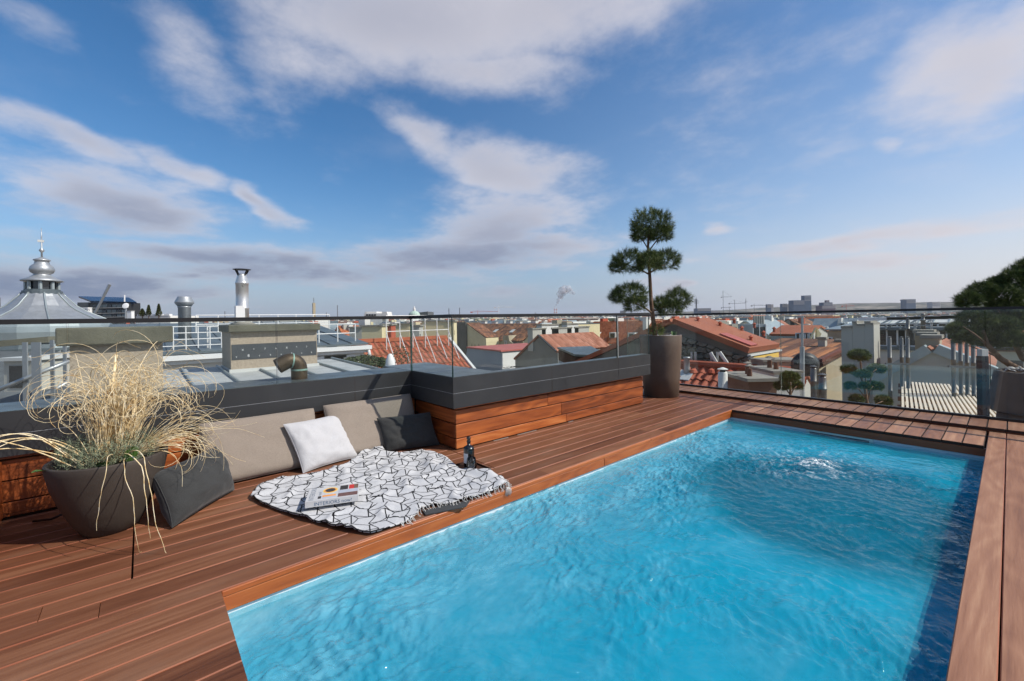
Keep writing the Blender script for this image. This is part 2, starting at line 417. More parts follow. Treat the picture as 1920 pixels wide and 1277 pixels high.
# boards left of the pool
i = 0
x1 = XB
while x1 > XW + 0.02:
    x0 = max(x1 - PITCH, XW + 0.004)
    cuts = [-1.4]
    if -3.60 < (x0 + x1) / 2 < -2.62: cuts += [-0.05, 2.055]
    elif i < 3: cuts += [rj.uniform(-0.9, 0.0), rj.uniform(1.4, 3.0)]
    else: cuts += [rj.uniform(0.6, 1.5), rj.uniform(2.4, 3.2)]
    cuts += [rj.uniform(3.6, 4.6), YF - 0.004]
    for a, c in zip(cuts[:-1], cuts[1:]):
        g = 0.004 if (a in (-0.05, 2.055)) else 0.0012; h = 0.004 if (c in (-0.05, 2.055)) else 0.0012
        if x1 < XBOX - 0.02 and YBOX0 < a and c < YBOX1: continue
        board('deck_board', x0 + GAP / 2, x1 - GAP / 2, a + g, c - h, rj.uniform(-0.0012, 0.0008))
    x1 -= PITCH; i += 1
# boards on the near side of the pool
x0 = XB
while x0 < XR - 0.02:
    x1 = min(x0 + PITCH, XR)
    board('deck_board', x0 + GAP / 2, x1 - GAP / 2, -1.4, Y0, rj.uniform(-0.001, 0.0008)); x0 += PITCH
# broad boards along the pool's other long side
xs = [XR, -0.0365, 0.098, 0.2265, 0.355, 0.4835, 0.612, 0.74]
for a, c in zip(xs[:-1], xs[1:]):
    board('coping_board', a + (0 if a == XR else GAP / 2), c - GAP / 2, -1.4, YF - 0.004, rj.uniform(-0.0005, 0.0008), ('coping_wood', 'deck_edge'))
# short planks across the far end
x0 = XB
while x0 < XR - 0.03:
    x1 = min(x0 + PITCH * 1.012, XR)
    board('coping_plank', x0 + GAP / 2, x1 - GAP / 2, Y1 - 0.012, YF - 0.004, rj.uniform(-0.0008, 0.001), ('coping_wood', 'sub_dark')); x0 += PITCH * 1.012
x0 = -4.4
while x0 < 2.2:
    board('step_plank', x0 + GAP / 2, x0 + PITCH - GAP / 2, YF, YB - 0.02, 0.036 + rj.uniform(-0.0008, 0.001), ('coping_wood', 'sub_dark'), th=0.024); x0 += PITCH
# dark carrier under the planks
b = MB(); b.box(XW - 0.3, XL - 0.034, -1.6, YB + 0.05, -0.30, -0.032); b.box(XL - 0.033, XR + 0.033, -1.6, Y0 - 0.034, -0.30, -0.032); b.box(XL - 0.033, XR + 0.033, Y1 + 0.034, YB + 0.05, -0.30, -0.032)
b.box(XR + 0.034, 2.4, -1.6, YB + 0.05, -0.30, -0.030)
b.build('subframe', MATS['sub_dark'], deck)
b = MB(); b.box(-4.4, 2.2, YF + 0.012, YB - 0.02, -0.029, 0.0115); b.build('riser_board', MATS['fascia_wood_cross'], deck)

# ------------------------------------------------------------------ pool
plain('liner_white', S(214, 222, 226), 0.35, 0, 0.04, 2)
plain('liner_blue', S(20, 140, 184), 0.4, 0, 0.06, 1.5)
ZW = -0.118
pool = struct(bpy.data.objects.new('pool', None)); col.objects.link(pool)
b = MB()
t = 0.03; zb = -1.35
b.mat(0)
b.box(XL - t, XL, Y0 - t, Y1 + t, zb, -0.031); b.box(XR, XR + t, Y0 - t, Y1 + t, zb, -0.031)
b.box(XL, XR, Y0 - t, Y0, zb, -0.031); b.box(XL, XR, Y1, Y1 + t, zb, -0.031)
b.mat(1); b.box(XL - t, XR + t, Y0 - t, Y1 + t, zb - 0.1, zb)
b.build('pool_shell', [MATS['liner_white'], MATS['liner_blue']], pool)
# wooden fascia boards above the liner
def plank(name, mat, parent, x0, x1, y0, y1, z0, z1, bev=0.003):
    o = MB().box(x0, x1, y0, y1, z0, z1).build(name, MATS[mat], parent, origin=((x0+x1)/2, (y0+y1)/2, (z0+z1)/2)); bevel(o, bev); return o
plank('fascia_board', 'fascia_wood', pool, XL - 0.004, XL + 0.018, Y0 + 0.001, 2.91, -0.094, -0.0275)
plank('fascia_board', 'fascia_wood', pool, XL - 0.004, XL + 0.018, 2.913, Y1 - 0.001, -0.094, -0.0275)
plank('edge_board', 'fascia_wood', pool, XB + 0.002, XL + 0.022, Y0 + 0.001, 3.62, -0.0255, -0.0005)
plank('edge_board', 'fascia_wood', pool, XB + 0.002, XL + 0.022, 3.623, Y1 - 0.016, -0.0255, -0.0005)
plank('fascia_board', 'fascia_wood_cross', pool, XL + 0.0185, XR - 0.001, Y1 - 0.012, Y1 + 0.008, -0.094, -0.0275)
plank('fascia_board', 'fascia_wood', pool, XR - 0.002, XR + 0.018, Y0 + 0.001, Y1 - 0.013, -0.094, -0.0275)
# overflow slot: steel frame round a dark slit
b = MB(); x0, x1 = -1.457, -0.895; zs0, zs1 = -0.205, -0.097; yy = Y1 - 0.010
b.box(x0, x0 + 0.03, yy, yy + 0.009, zs0, zs1); b.box(x1 - 0.03, x1, yy, yy + 0.009, zs0, zs1)
b.box(x0 + 0.03, x1 - 0.03, yy, yy + 0.009, zs1 - 0.018, zs1); b.box(x0 + 0.03, x1 - 0.03, yy, yy + 0.009, zs0, zs0 + 0.02)
sk = thing('overflow_slot', 'steel framed black overflow slot in the far pool wall below the planks', 'pool skimmer', (-1.176, yy, zs0))
b.build('slot_frame', MATS['alu'], sk)
MB().box(x0 + 0.03, x1 - 0.03, yy + 0.004, yy + 0.008, zs0 + 0.02, zs1 - 0.018).build('slot', plain('slot_black', S(16, 20, 22), 0.6), sk)

# ------------------------------------------------------------------ water
def waves(X, Y):
    """chop of a running counter-current: many crossing wavelets, steeper round the jet"""
    r2 = np.random.default_rng(11); Z = np.zeros_like(X)
    jx, jy = -1.12, 4.05
    dj = np.hypot((X - jx) * 0.9, (Y - jy) * 0.75)
    wx = X + 0.05 * np.sin(3.1 * Y + 1.3) + 0.035 * np.sin(7.3 * X + 4.1 * Y) + 0.02 * np.sin(13 * Y - 9 * X)
    wy = Y + 0.05 * np.sin(3.7 * X + 0.4) + 0.035 * np.sin(6.1 * Y - 5.2 * X) + 0.02 * np.sin(15 * X + 6 * Y)
    for lam, amp, cnt in ((0.75, .0035, 5), (0.42, .0044, 7), (0.24, .0036, 9), (0.13, .0031, 10), (0.07, .0017, 10), (0.04, .0008, 8), (0.024, .0004, 8)):
        for _ in range(cnt):
            a = r2.uniform(0, 2 * np.pi); k = 2 * np.pi / (lam * r2.uniform(0.75, 1.3)); ph = r2.uniform(0, 6.28)
            s = np.sin(k * (np.cos(a) * wx + np.sin(a) * wy) + ph)
            Z += amp / math.sqrt(cnt) * 1.35 * (1 - 2 * np.abs(s) ** 1.0 + 0.3) * 0.9
    swirl = np.sin(8.0 * dj - 1.3 + 1.6 * np.sin(3 * X - 2 * Y)) * 0.007 * np.exp(-dj / 1.6)
    patch = np.zeros_like(X)
    for q in range(9):
        a = r2.uniform(0, 6.28); k = r2.uniform(2.0, 7.5); patch += np.sin(k * (np.cos(a) * wx + np.sin(a) * wy) + r2.uniform(0, 6.28))
    mod = np.clip(0.62 + 0.21 * patch, 0.18, 1.6) + 0.55 * np.exp(-(dj / 0.7) ** 2)
    calm = np.clip((Y1 - Y) / 0.7, 0.25, 1)
    return (Z * mod + swirl) * calm
nx, ny = 340, 840
gx_ = np.linspace(XL + 0.0005, XR - 0.0005, nx); gy_ = np.linspace(Y0 + 0.0005, Y1 - 0.0005, ny)
GX, GY = np.meshgrid(gx_, gy_); GZ = ZW + waves(GX, GY)
jr = np.random.default_rng(5)
dj = np.hypot(GX + 1.05, (GY - 4.25) * 0.8)
GZ += np.exp(-(dj / 0.13) ** 2) * (np.abs(jr.normal(0, 0.010, GX.shape)) + 0.012)
me = bpy.data.meshes.new('water')
vs = np.stack([GX, GY, GZ], -1).reshape(-1, 3)
idx = np.arange(nx * ny).reshape(ny, nx)
fs = np.stack([idx[:-1, :-1], idx[:-1, 1:], idx[1:, 1:], idx[1:, :-1]], -1).reshape(-1, 4)
me.from_pydata([tuple(v) for v in vs], [], [tuple(f) for f in fs]); me.update()
me.polygons.foreach_set('use_smooth', [True] * len(fs))
def water_mat():
    m, N = new_mat('pool_water'); c = N.coord('Object')
    # streaky veil of air bubbles carried by the current, thicker along the side wall
    v = N.vm('ADD', c, N.vm('SCALE', N.vm('SUBTRACT', N.noise(c, 1.7, 1, 0.6, col=True), (0.5, 0.5, 0.5)), scale=0.55))
    b1 = N.noise(N.vm('MULTIPLY', v, (1.8, 1.1, 1)), 3.4, 5, 0.68)
    x, y, z = N.sep(c)
    side = N.mapr(x, XL, XL + 1.35, 1.0, 0.0, True)
    bub = N.m('ADD', N.mapr(b1, 0.30, 0.85, 0, 0.55, True), N.m('MULTIPLY', side, 0.60))
    bub = N.m('MULTIPLY', bub, N.mapr(y, 4.3, 5.3, 1.0, 0.35, True), clamp=True)
    # uneven patch near the jet where the colour turns deep teal
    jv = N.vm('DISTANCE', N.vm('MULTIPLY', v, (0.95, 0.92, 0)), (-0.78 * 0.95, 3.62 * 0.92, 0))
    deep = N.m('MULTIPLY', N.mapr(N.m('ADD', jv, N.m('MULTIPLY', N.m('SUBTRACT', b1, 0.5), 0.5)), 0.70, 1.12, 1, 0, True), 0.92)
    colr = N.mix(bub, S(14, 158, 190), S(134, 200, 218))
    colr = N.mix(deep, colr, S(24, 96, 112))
    # white foam where the jet breaks the surface, with stray flecks
    jd = N.vm('DISTANCE', N.vm('MULTIPLY', c, (1, 0.8, 0)), (-1.08, 4.25 * 0.8, 0))
    fo = N.noise(v, 18, 4, 0.7)
    ridge = N.m('SUBTRACT', 1.0, N.m('MULTIPLY', N.m('ABSOLUTE', N.m('SUBTRACT', N.noise(v, 5.5, 4, 0.65), 0.5)), 9.0), clamp=True)
    jm = N.mapr(jd, 0.10, 0.80, 0.6, 0.0, True)
    foam = N.m('ADD', N.m('MULTIPLY', N.mapr(fo, 0.42, 0.60, 0, 1), N.mapr(jd, 0.02, 0.19, 1, 0, True)), N.m('MULTIPLY', N.m('MULTIPLY', ridge, jm), N.mapr(fo, 0.45, 0.62)))
    fleck = N.m('MULTIPLY', N.mapr(fo, 0.70, 0.75), N.mapr(b1, 0.45, 0.65))
    foam = N.m('ADD', foam, N.m('MULTIPLY', fleck, 0.6), clamp=True)
    colr = N.mix(foam, colr, S(240, 247, 250))
    ge = N.new('ShaderNodeNewGeometry'); nm = ge.outputs['Normal']
    dif = N.new('ShaderNodeBsdfDiffuse'); N.l.new(colr, dif.inputs[0])
    tr = N.new('ShaderNodeBsdfTransparent'); tr.inputs[0].default_value = (0.80, 0.97, 0.99, 1)
    body = N.new('ShaderNodeMixShader'); N.l.new(N.m('ADD', N.m('ADD', 0.14, N.m('MULTIPLY', bub, 0.42)), foam, clamp=True), body.inputs[0]); N.l.new(tr.outputs[0], body.inputs[1]); N.l.new(dif.outputs[0], body.inputs[2])
    gl = N.new('ShaderNodeBsdfGlossy'); gl.inputs['Roughness'].default_value = 0.05
    cs_ = N.m('ABSOLUTE', N.vm('DOT_PRODUCT', nm, ge.outputs['Incoming']))
    fr = N.m('ADD', 0.02, N.m('MULTIPLY', N.m('POWER', N.m('SUBTRACT', 1.0, cs_, clamp=True), 5.0), 0.95))
    fr = N.m('MULTIPLY', fr, N.m('SUBTRACT', 1.0, ge.outputs['Backfacing']))
    mx = N.new('ShaderNodeMixShader'); N.l.new(fr, mx.inputs[0]); N.l.new(body.outputs[0], mx.inputs[1]); N.l.new(gl.outputs[0], mx.inputs[2])
    finish(N, mx.outputs[0]); return m
def veil_mat(name, color, opac):
    """fine air bubbles at one depth, drawn as a sheet; less opaque near the jet"""
    m, N = new_mat(name); c = N.coord('Object'); n = N.noise(c, 1.6, 1, .6)
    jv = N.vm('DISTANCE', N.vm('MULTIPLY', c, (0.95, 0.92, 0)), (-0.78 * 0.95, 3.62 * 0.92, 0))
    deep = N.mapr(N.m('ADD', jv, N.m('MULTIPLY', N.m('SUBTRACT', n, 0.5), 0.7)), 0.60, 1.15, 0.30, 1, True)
    d = N.new('ShaderNodeBsdfDiffuse'); d.inputs[0].default_value = color; t = N.new('ShaderNodeBsdfTransparent'); t.inputs[0].default_value = (.93, .99, 1, 1)
    mx = N.new('ShaderNodeMixShader'); N.l.new(N.m('MULTIPLY', N.m('MULTIPLY', deep, opac), N.mapr(n, .3, .7, .75, 1.2)), mx.inputs[0]); N.l.new(t.outputs[0], mx.inputs[1]); N.l.new(d.outputs[0], mx.inputs[2]); finish(N, mx.outputs[0]); return m
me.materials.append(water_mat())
wo_ = bpy.data.objects.new('water', me); col.objects.link(wo_); struct(wo_)
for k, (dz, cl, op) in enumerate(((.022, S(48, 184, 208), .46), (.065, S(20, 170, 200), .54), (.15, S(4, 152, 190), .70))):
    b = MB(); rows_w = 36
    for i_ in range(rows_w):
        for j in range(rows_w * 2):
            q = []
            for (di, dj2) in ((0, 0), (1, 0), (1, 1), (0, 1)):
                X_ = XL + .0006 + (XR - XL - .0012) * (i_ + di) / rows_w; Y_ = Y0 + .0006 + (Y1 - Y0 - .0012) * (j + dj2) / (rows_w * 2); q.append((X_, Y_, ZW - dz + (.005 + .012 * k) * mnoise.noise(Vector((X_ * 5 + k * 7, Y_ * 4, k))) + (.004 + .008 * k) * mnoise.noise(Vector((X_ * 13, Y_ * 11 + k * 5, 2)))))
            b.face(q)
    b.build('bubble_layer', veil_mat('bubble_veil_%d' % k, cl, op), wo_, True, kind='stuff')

# ------------------------------------------------------------------ parapets in dark sheet metal on a timber base
def clad_wall(parent, face, fixed, a0, a1, rows, th=0.022, mat='clad_wood', seed=1, outward=1):
    """horizontal planks on a wall, each its own piece; face 'x' = planks run along y"""
    r = random.Random(seed)
    for (z0, z1) in rows:
        cuts = [a0] + ([r.uniform(a0 + 0.35 * (a1 - a0), a0 + 0.65 * (a1 - a0))] if a1 - a0 > 1.6 else []) + [a1]
        for p, q in zip(cuts[:-1], cuts[1:]):
            q2 = q - (0.0015 if q != a1 else 0)
            if face == 'x': plank('cladding_plank', mat, parent, min(fixed, fixed - outward*th), max(fixed, fixed - outward*th), p, q2, z0 + 0.004, z1 - 0.004)
            else: plank('cladding_plank', mat + '_cross', parent, p, q2, min(fixed, fixed - outward*th), max(fixed, fixed - outward*th), z0 + 0.004, z1 - 0.004)
def metal_front(parent, pts, zt=ZT, zm=ZM, zb_=ZBOT, depth=0.05):
    pass
par = thing('parapet', 'long low parapet in dark grey sheet metal over orange timber behind the cushions', 'parapet', (-4.2, 0.3, 0))
XBK = -4.36                                      # back of the parapet
MB().box(XBK, XCAP, -1.6, YBC0 - 0.001, ZM + 0.0015, ZT).build('upper_sheet', MATS['anthracite'], par)
MB().box(XBK, XCAP - 0.0015, -1.6, YBC0 - 0.001, ZBOT, ZM - 0.0015).build('lower_sheet', MATS['anthracite'], par)
MB().box(XCAP - 0.004, XCAP - 0.0005, -1.6, YBC0 - 0.002, ZM - 0.0014, ZM + 0.0014).build('seam', MATS['seam'], par)
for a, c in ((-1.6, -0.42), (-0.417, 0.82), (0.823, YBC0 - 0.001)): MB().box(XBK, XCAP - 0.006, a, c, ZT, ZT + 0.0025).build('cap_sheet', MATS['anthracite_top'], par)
for yj in (-1.02, 0.22, 1.46): MB().box(XCAP - 0.003, XCAP + 0.0006, yj - 0.0008, yj + 0.0008, ZBOT, ZT - 0.001).build('sheet_joint', MATS['sub_dark'], par)
rows = [(0.008, 0.10), (0.10, 0.228), (0.228, 0.356), (0.356, 0.384)]
b = MB(); b.box(-4.3, XW - 0.024, -1.6, YBOX0 + 0.02, -0.03, ZBOT - 0.001); b.build('wall_core', MATS['sub_dark'], par)
clad_wall(par, 'x', XW, -1.6, YBOX0 - 0.001, rows, seed=4)
# raised box
box = thing('raised_box', 'raised terrace box in dark grey sheet metal with orange plank sides beside the pool', 'parapet', (-3.6, 3.5, 0))
YDP = 2.56; XTH = XBC - 0.13                      # the deep corner ends here, the rest is a slim wall
for nm, z0, z1, q in (('upper_sheet', ZM + 0.0015, ZT + 0.0005, 0), ('lower_sheet', ZBOT, ZM - 0.0015, 0.0015)):
    MB().prism([(XBC - q, YBC0 + q, z0), (XBC - q, YBC1 - q, z0), (XTH, YBC1 - q, z0), (XTH, YDP, z0), (-4.55, YDP, z0), (-4.55, YBC0 + q, z0)], (0, 0, z1 - z0)).build(nm, MATS['anthracite'], box)
MB().box(XTH + 0.01, XBC - 0.0006, YBC0 + 0.0006, YBC1 - 0.0006, ZM - 0.0014, ZM + 0.0014).build('seam', MATS['seam'], box)
MB().box(-3.92, XTH + 0.0095, YBC0 + 0.0006, YDP - 0.1, ZM - 0.0014, ZM + 0.0014).build('seam', MATS['seam'], box)
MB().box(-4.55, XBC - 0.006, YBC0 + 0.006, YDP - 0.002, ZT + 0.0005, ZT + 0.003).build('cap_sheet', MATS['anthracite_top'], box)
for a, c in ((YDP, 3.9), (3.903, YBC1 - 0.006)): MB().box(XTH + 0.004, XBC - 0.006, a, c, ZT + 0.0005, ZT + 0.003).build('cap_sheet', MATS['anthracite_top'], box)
MB().box(XTH + 0.006, XBOX - 0.024, YBOX0 + 0.024, YBOX1 - 0.01, -0.03, ZBOT - 0.001).build('wall_core', MATS['sub_dark'], box)
MB().box(-4.3, XTH + 0.005, YBOX0 + 0.024, YDP - 0.01, -0.03, ZBOT - 0.001).build('wall_core', MATS['sub_dark'], box)
clad_wall(box, 'x', XBOX, YBOX0, YBOX1, rows, seed=9)
clad_wall(box, 'y', YBOX0, -3.94, XBOX - 0.0225, rows, seed=12, outward=-1)
clad_wall(box, 'y', YBOX1, XTH + 0.007, XBOX - 0.0225, rows, seed=13, outward=1)
for yj in (3.24, 4.41): MB().box(XBC - 0.003, XBC + 0.0006, yj - 0.0008, yj + 0.0008, ZBOT, ZT - 0.001).build('sheet_joint', MATS['sub_dark'], box)
# bright drip strips showing under the planks
for a, c in ((2.50, 2.68), (2.80, 3.06), (3.55, 3.63)): MB().box(XBOX + 0.0005, XBOX + 0.004, a, c, 0.001, 0.007).build('drip_strip', MATS['alu'], box)
# short timber bench end at the near edge of the parapet
bn = thing('timber_bench', 'plank clad timber bench end beside the grass planter at the edge of view', 'bench', (-3.5, -1.0, 0))
for k, (z0, z1) in enumerate(rows[:3]):
    plank('cladding_plank', 'clad_wood_cross', bn, -3.948, -2.9, -0.667, -0.645, z0 + 0.003, z1 - 0.003)
MB().box(-3.94, -2.9, -1.5, -0.6675, 0.0, 0.350).build('core', MATS['sub_dark'], bn)

# ------------------------------------------------------------------ glass balustrades
ZR = 1.186
def glass_panel(parent, p, q, z0, z1, th=0.014):
    p, q = Vector((p[0], p[1], 0)), Vector((q[0], q[1], 0)); d = (q - p); L = d.length; u = d / L; n = Vector((-u.y, u.x, 0)) * th
    b = MB(); o = p - n / 2 + Vector((0, 0, z0)); a = d; h = Vector((0, 0, z1 - z0))
    P = [o, o+a, o+a+n, o+n, o+h, o+a+h, o+a+n+h, o+n+h]
    b.mat(0).add(P, [(0,1,5,4), (2,3,7,6)]); b.mat(1).add(P, [(0,3,2,1), (4,5,6,7), (1,2,6,5), (3,0,4,7)])
    return b.build('glass_pane', [MATS['clear_glass'], MATS['glass_edge']], parent, origin=(p + q) / 2 + Vector((0, 0, z0)))
def top_rail(parent, p, q, z, w=0.042, h=0.030):
    b = MB(); b.bar((p[0], p[1], z), (q[0], q[1], z), w, h); return b.build('top_rail', MATS['rail_metal'], parent)
gl = thing('glass_balustrade', 'frameless glass balustrade with black top rail above the long grey parapet', 'balustrade', (-3.9, 0.2, ZT))
xg = XCAP - 0.012
ys = [-1.6, -0.36, 0.83, YBC0 + 0.012]
for a, c in zip(ys[:-1], ys[1:]): glass_panel(gl, (xg, a + 0.004), (xg, c - 0.004), ZT + 0.003, ZR - 0.014)
top_rail(gl, (xg, -1.6), (xg, YBC0 + 0.03), ZR)
g2 = thing('glass_balustrade', 'frameless glass balustrade with black top rail round the raised box corner', 'balustrade', (XBC, 3.5, ZT))
yg = YBC0 + 0.012; xg2 = XBC - 0.012
glass_panel(g2, (xg + 0.012, yg), (xg2 - 0.009, yg), ZT + 0.003, ZR - 0.014)
for a, c in ((yg - 0.006, 4.40), (4.425, YBC1 - 0.01)): glass_panel(g2, (xg2, a), (xg2, c), ZT + 0.003, ZR - 0.014)
top_rail(g2, (xg - 0.02, yg), (xg2 + 0.02, yg), ZR); top_rail(g2, (xg2, yg), (xg2, YBC1 - 0.006), ZR - 0.0005)
b = MB(); b.box(xg2 - 0.008, xg2 + 0.008, 4.404, 4.421, ZT + 0.003, ZR - 0.015); b.build('joint_strip', MATS['alu'], g2)
g3 = thing('glass_balustrade', 'frameless glass balustrade with black top rail along the far end of the deck', 'balustrade', (-1.5, YB, 0))
ygr = YB + 0.0
xs = [-4.5, -2.05, -0.19 + 0.02, 1.6]
for a, c in zip(xs[:-1], xs[1:]): glass_panel(g3, (a + 0.004, ygr), (c - 0.004, ygr), 0.06, ZR - 0.024)
top_rail(g3, (-4.5, ygr), (2.2, ygr), ZR - 0.010, 0.042, 0.028)
b = MB(); b.box(-4.5, 2.2, ygr - 0.018, ygr + 0.018, 0.0, 0.0605); b.build('base_channel', MATS['rail_metal'], g3)
b = MB(); b.box(-4.5, 2.2, YB + 0.019, YB + 0.36, -0.30, -0.002); b.build('edge_slab', MATS['anthracite'], deck)
# ================================================================== THINGS ON THE TERRACE
def soft_cushion(name, label, cat, BL, BR, TL, thick, mat, boxy=6.0, pinch=0.0, wr=0.006, seed=0, group=None, n=34, sag=0.0):
    """a stuffed cushion: bottom-left, bottom-right and top-left corners of its front, thickness behind"""
    BL, BR, TL = Vector(BL), Vector(BR), Vector(TL); ex = BR - BL; ez = TL - BL
    W, Hh = ex.length, ez.length; ux, uz = ex / W, ez / Hh; nrm = ux.cross(uz).normalized()
    if nrm.dot(CAM - BL) < 0: nrm = -nrm
    ctr = BL + ex / 2 + ez / 2 - nrm * thick / 2
    b = MB()
    def P(u, v, side):
        pu = 1 - pinch * (1 - v * v); pv = 1 - pinch * (1 - u * u)
        prof = (max(0, 1 - abs(u) ** boxy) ** 0.5) * (max(0, 1 - abs(v) ** boxy) ** 0.5)
        q = Vector((u * 2.1 + seed, v * 2.1, seed * 1.7 + side * 3))
        w = wr * mnoise.fractal(q * 1.6, 0.9, 2.0, 3) + wr * 0.5 * math.sin(9 * u + 5 * v + seed) * (u * u)
        d = side * (thick / 2 * prof + w * prof)
        cu = u * (1 - 0.02 * abs(v) ** 8); cv = v * (1 - 0.02 * abs(u) ** 8)
        p = ctr + ux * (cu * pv * W / 2 if False else u * pu * W / 2) + uz * (v * pv * Hh / 2) + nrm * d
        p -= Vector((0, 0, 1)) * sag * (1 - u * u) * max(0, v)
        return p
    def line(k): t = -1 + 2 * k / n; return math.copysign(1 - (1 - abs(t)) ** 1.6, t)
    for side in (1, -1):
        base = len(b.v)
        for j in range(n + 1):
            for i_ in range(n + 1): b.v.append(tuple(P(line(i_), line(j), side)))
        for j in range(n):
            for i_ in range(n):
                q = [base + j*(n+1)+i_, base + j*(n+1)+i_+1, base + (j+1)*(n+1)+i_+1, base + (j+1)*(n+1)+i_]
                b.f.append(tuple(q if side > 0 else reversed(q))); b.mi.append(0)
    o = b.build(name, MATS[mat], None, True, origin=BL + ex / 2)
    bm = bmesh.new(); bm.from_mesh(o.data); bmesh.ops.remove_doubles(bm, verts=bm.verts, dist=2e-4); bmesh.ops.recalc_face_normals(bm, faces=bm.faces); bm.to_mesh(o.data); bm.free()
    o.data.polygons.foreach_set('use_smooth', [True] * len(o.data.polygons))
    zmin = min((o.location + v.co).z for v in o.data.vertices); o.location.z += 0.0035 - zmin
    tag(o, label, cat, group)
    # piped seam round the edge
    if pinch < 0.2:
        pts = []
        for k in range(64):
            a = 4 * k / 64; s = a % 1 * 2 - 1
            u, v = ((s, -1), (1, s), (-s, 1), (-1, -s))[int(a) % 4]
            pts.append(P(u * 0.995, v * 0.995, 1) + Vector((0, 0, 0.0035 - zmin)))
        pts.append(pts[0])
        MB().tube(pts, 0.0028, 5, False).build('piping', MATS[mat], o, True)
    return o
GC = 'back cushions along the parapet'
soft_cushion('back_cushion', 'long taupe back cushion leaning on the parapet beside the grass planter', 'cushion', (-3.60, 0.30, 0), (-3.60, 1.09, 0), (-3.80, 0.30, 0.415), 0.13, 'tan_fabric', 9, 0.015, 0.005, 1.0, GC)
soft_cushion('back_cushion', 'taupe back cushion in the corner against the raised box', 'cushion', (-3.60, 1.165, 0), (-3.60, 1.985, 0), (-3.80, 1.165, 0.425), 0.13, 'tan_fabric', 9, 0.015, 0.006, 2.3, GC)
soft_cushion('throw_pillow', 'white square pillow leaning between the two taupe cushions', 'pillow', (-3.475, 0.925, 0.0), (-3.565, 1.385, 0), (-3.66, 0.835, 0.355), 0.135, 'white_fabric', 3.2, 0.06, 0.010, 3.1)
GP = 'charcoal scatter pillows'
soft_cushion('scatter_pillow', 'charcoal pillow leaning on the taupe cushion in the box corner', 'pillow', (-3.515, 1.58, 0), (-3.395, 2.05, 0), (-3.635, 1.555, 0.285), 0.13, 'dark_fabric', 3.2, 0.05, 0.012, 4.2, GP)
soft_cushion('scatter_pillow', 'charcoal pillow tilted on the deck against the grass planter', 'pillow', (-3.02, 0.19, 0), (-3.43, 0.545, 0.0), (-3.16, 0.105, 0.285), 0.24, 'dark_fabric', 2.4, 0.05, 0.014, 5.7, GP)

# ------------------------------------------------------------------ blanket
def blanket_mat():
    m, N = new_mat('blanket_weave'); c = N.coord('Object')
    v = N.vm('MULTIPLY', c, (1, 1, 0))
    def rot(a):
        n = N.new('ShaderNodeVectorRotate'); n.rotation_type = 'Z_AXIS'; N.l.new(v, n.inputs['Vector']); n.inputs['Angle'].default_value = a; return n.outputs[0]
    def course(ang, w_, h_, amp):
        x, y, z = N.sep(rot(ang)); wob = N.m('MULTIPLY', N.m('SUBTRACT', N.noise(c, 7, 2), .5), .03)
        y = N.m('ADD', N.m('ADD', y, wob), N.m('MULTIPLY', N.m('PINGPONG', N.m('ADD', x, 50.0), w_ / 2), amp))
        row = N.m('FLOOR', N.m('DIVIDE', N.m('ADD', y, 50.0), h_)); fy = N.m('FRACT', N.m('DIVIDE', N.m('ADD', y, 50.0), h_))
        ux_ = N.m('ADD', N.m('DIVIDE', N.m('ADD', x, 50.0), w_), N.m('MULTIPLY', N.m('MODULO', row, 2.0), .5)); fx = N.m('FRACT', ux_)
        dy = N.m('MULTIPLY', N.m('MINIMUM', fy, N.m('SUBTRACT', 1.0, fy)), h_); dx = N.m('MULTIPLY', N.m('MINIMUM', fx, N.m('SUBTRACT', 1.0, fx)), w_)
        return N.m('MINIMUM', dx, dy)
    dl = N.m('MINIMUM', course(0.35, 0.170, 0.098, 0.55), course(0.35 + math.pi / 2, 0.190, 0.110, 0.50))
    line = N.mapr(dl, 0.0030, 0.0042, 1, 0)
    cr = N.noise(c, 6, 2)
    w = N.mix(N.mapr(N.noise(c, 240, 2), 0.3, 0.7), S(180, 180, 181), S(206, 206, 205))
    w = N.mix(N.m('MULTIPLY', cr, 0.12), w, S(150, 152, 158))
    cc = N.mix(line, w, S(28, 28, 30))
    nm = N.bump(N.m('ADD', N.noise(c, 300, 2), N.m('MULTIPLY', N.noise(c, 9, 4, 0.5, 1.0), 2.0)), 0.25, 0.01)
    finish(N, princ(N, cc, 0.95, 0, nm, 0.1)); return m
outline_px = [(470, 932), (486, 912), (520, 899), (566, 890), (610, 884), (655, 868), (680, 852), (703, 843), (722, 851), (748, 853), (790, 847), (822, 852), (846, 866),
              (862, 884), (884, 882), (912, 887), (938, 897), (953, 908), (948, 917), (915, 926), (880, 936), (846, 944), (815, 948), (790, 956), (775, 972), (752, 988), (725, 997),
              (695, 1001), (660, 995), (620, 986), (575, 974), (525, 957), (492, 944)]
outl = []
for k, p in enumerate(outline_px):
    q = outline_px[(k + 1) % len(outline_px)]
    for s in range(4):
        w = on_z(p[0] + (q[0]-p[0]) * s / 4, p[1] + (q[1]-p[1]) * s / 4, 0.012); outl.append(Vector((min(w.x, XL - 0.0) if w.y < 1.5 else min(w.x, XL + 0.004), w.y)))
pts2 = list(outl); ne = len(outl); edges = [(k, (k + 1) % ne) for k in range(ne)]
xs_ = [p.x for p in outl]; ys_ = [p.y for p in outl]
h = 0.018; rb = random.Random(8)
yy = min(ys_)
while yy < max(ys_):
    xx = min(xs_)
    while xx < max(xs_): pts2.append(Vector((xx + rb.uniform(-.003, .003), yy + rb.uniform(-.003, .003)))); xx += h
    yy += h
V2, E2, F2, _, _, _ = delaunay_2d_cdt(pts2, edges, [], 1, 1e-5)
bl_c = Vector((-2.85, 1.3, 0.004))
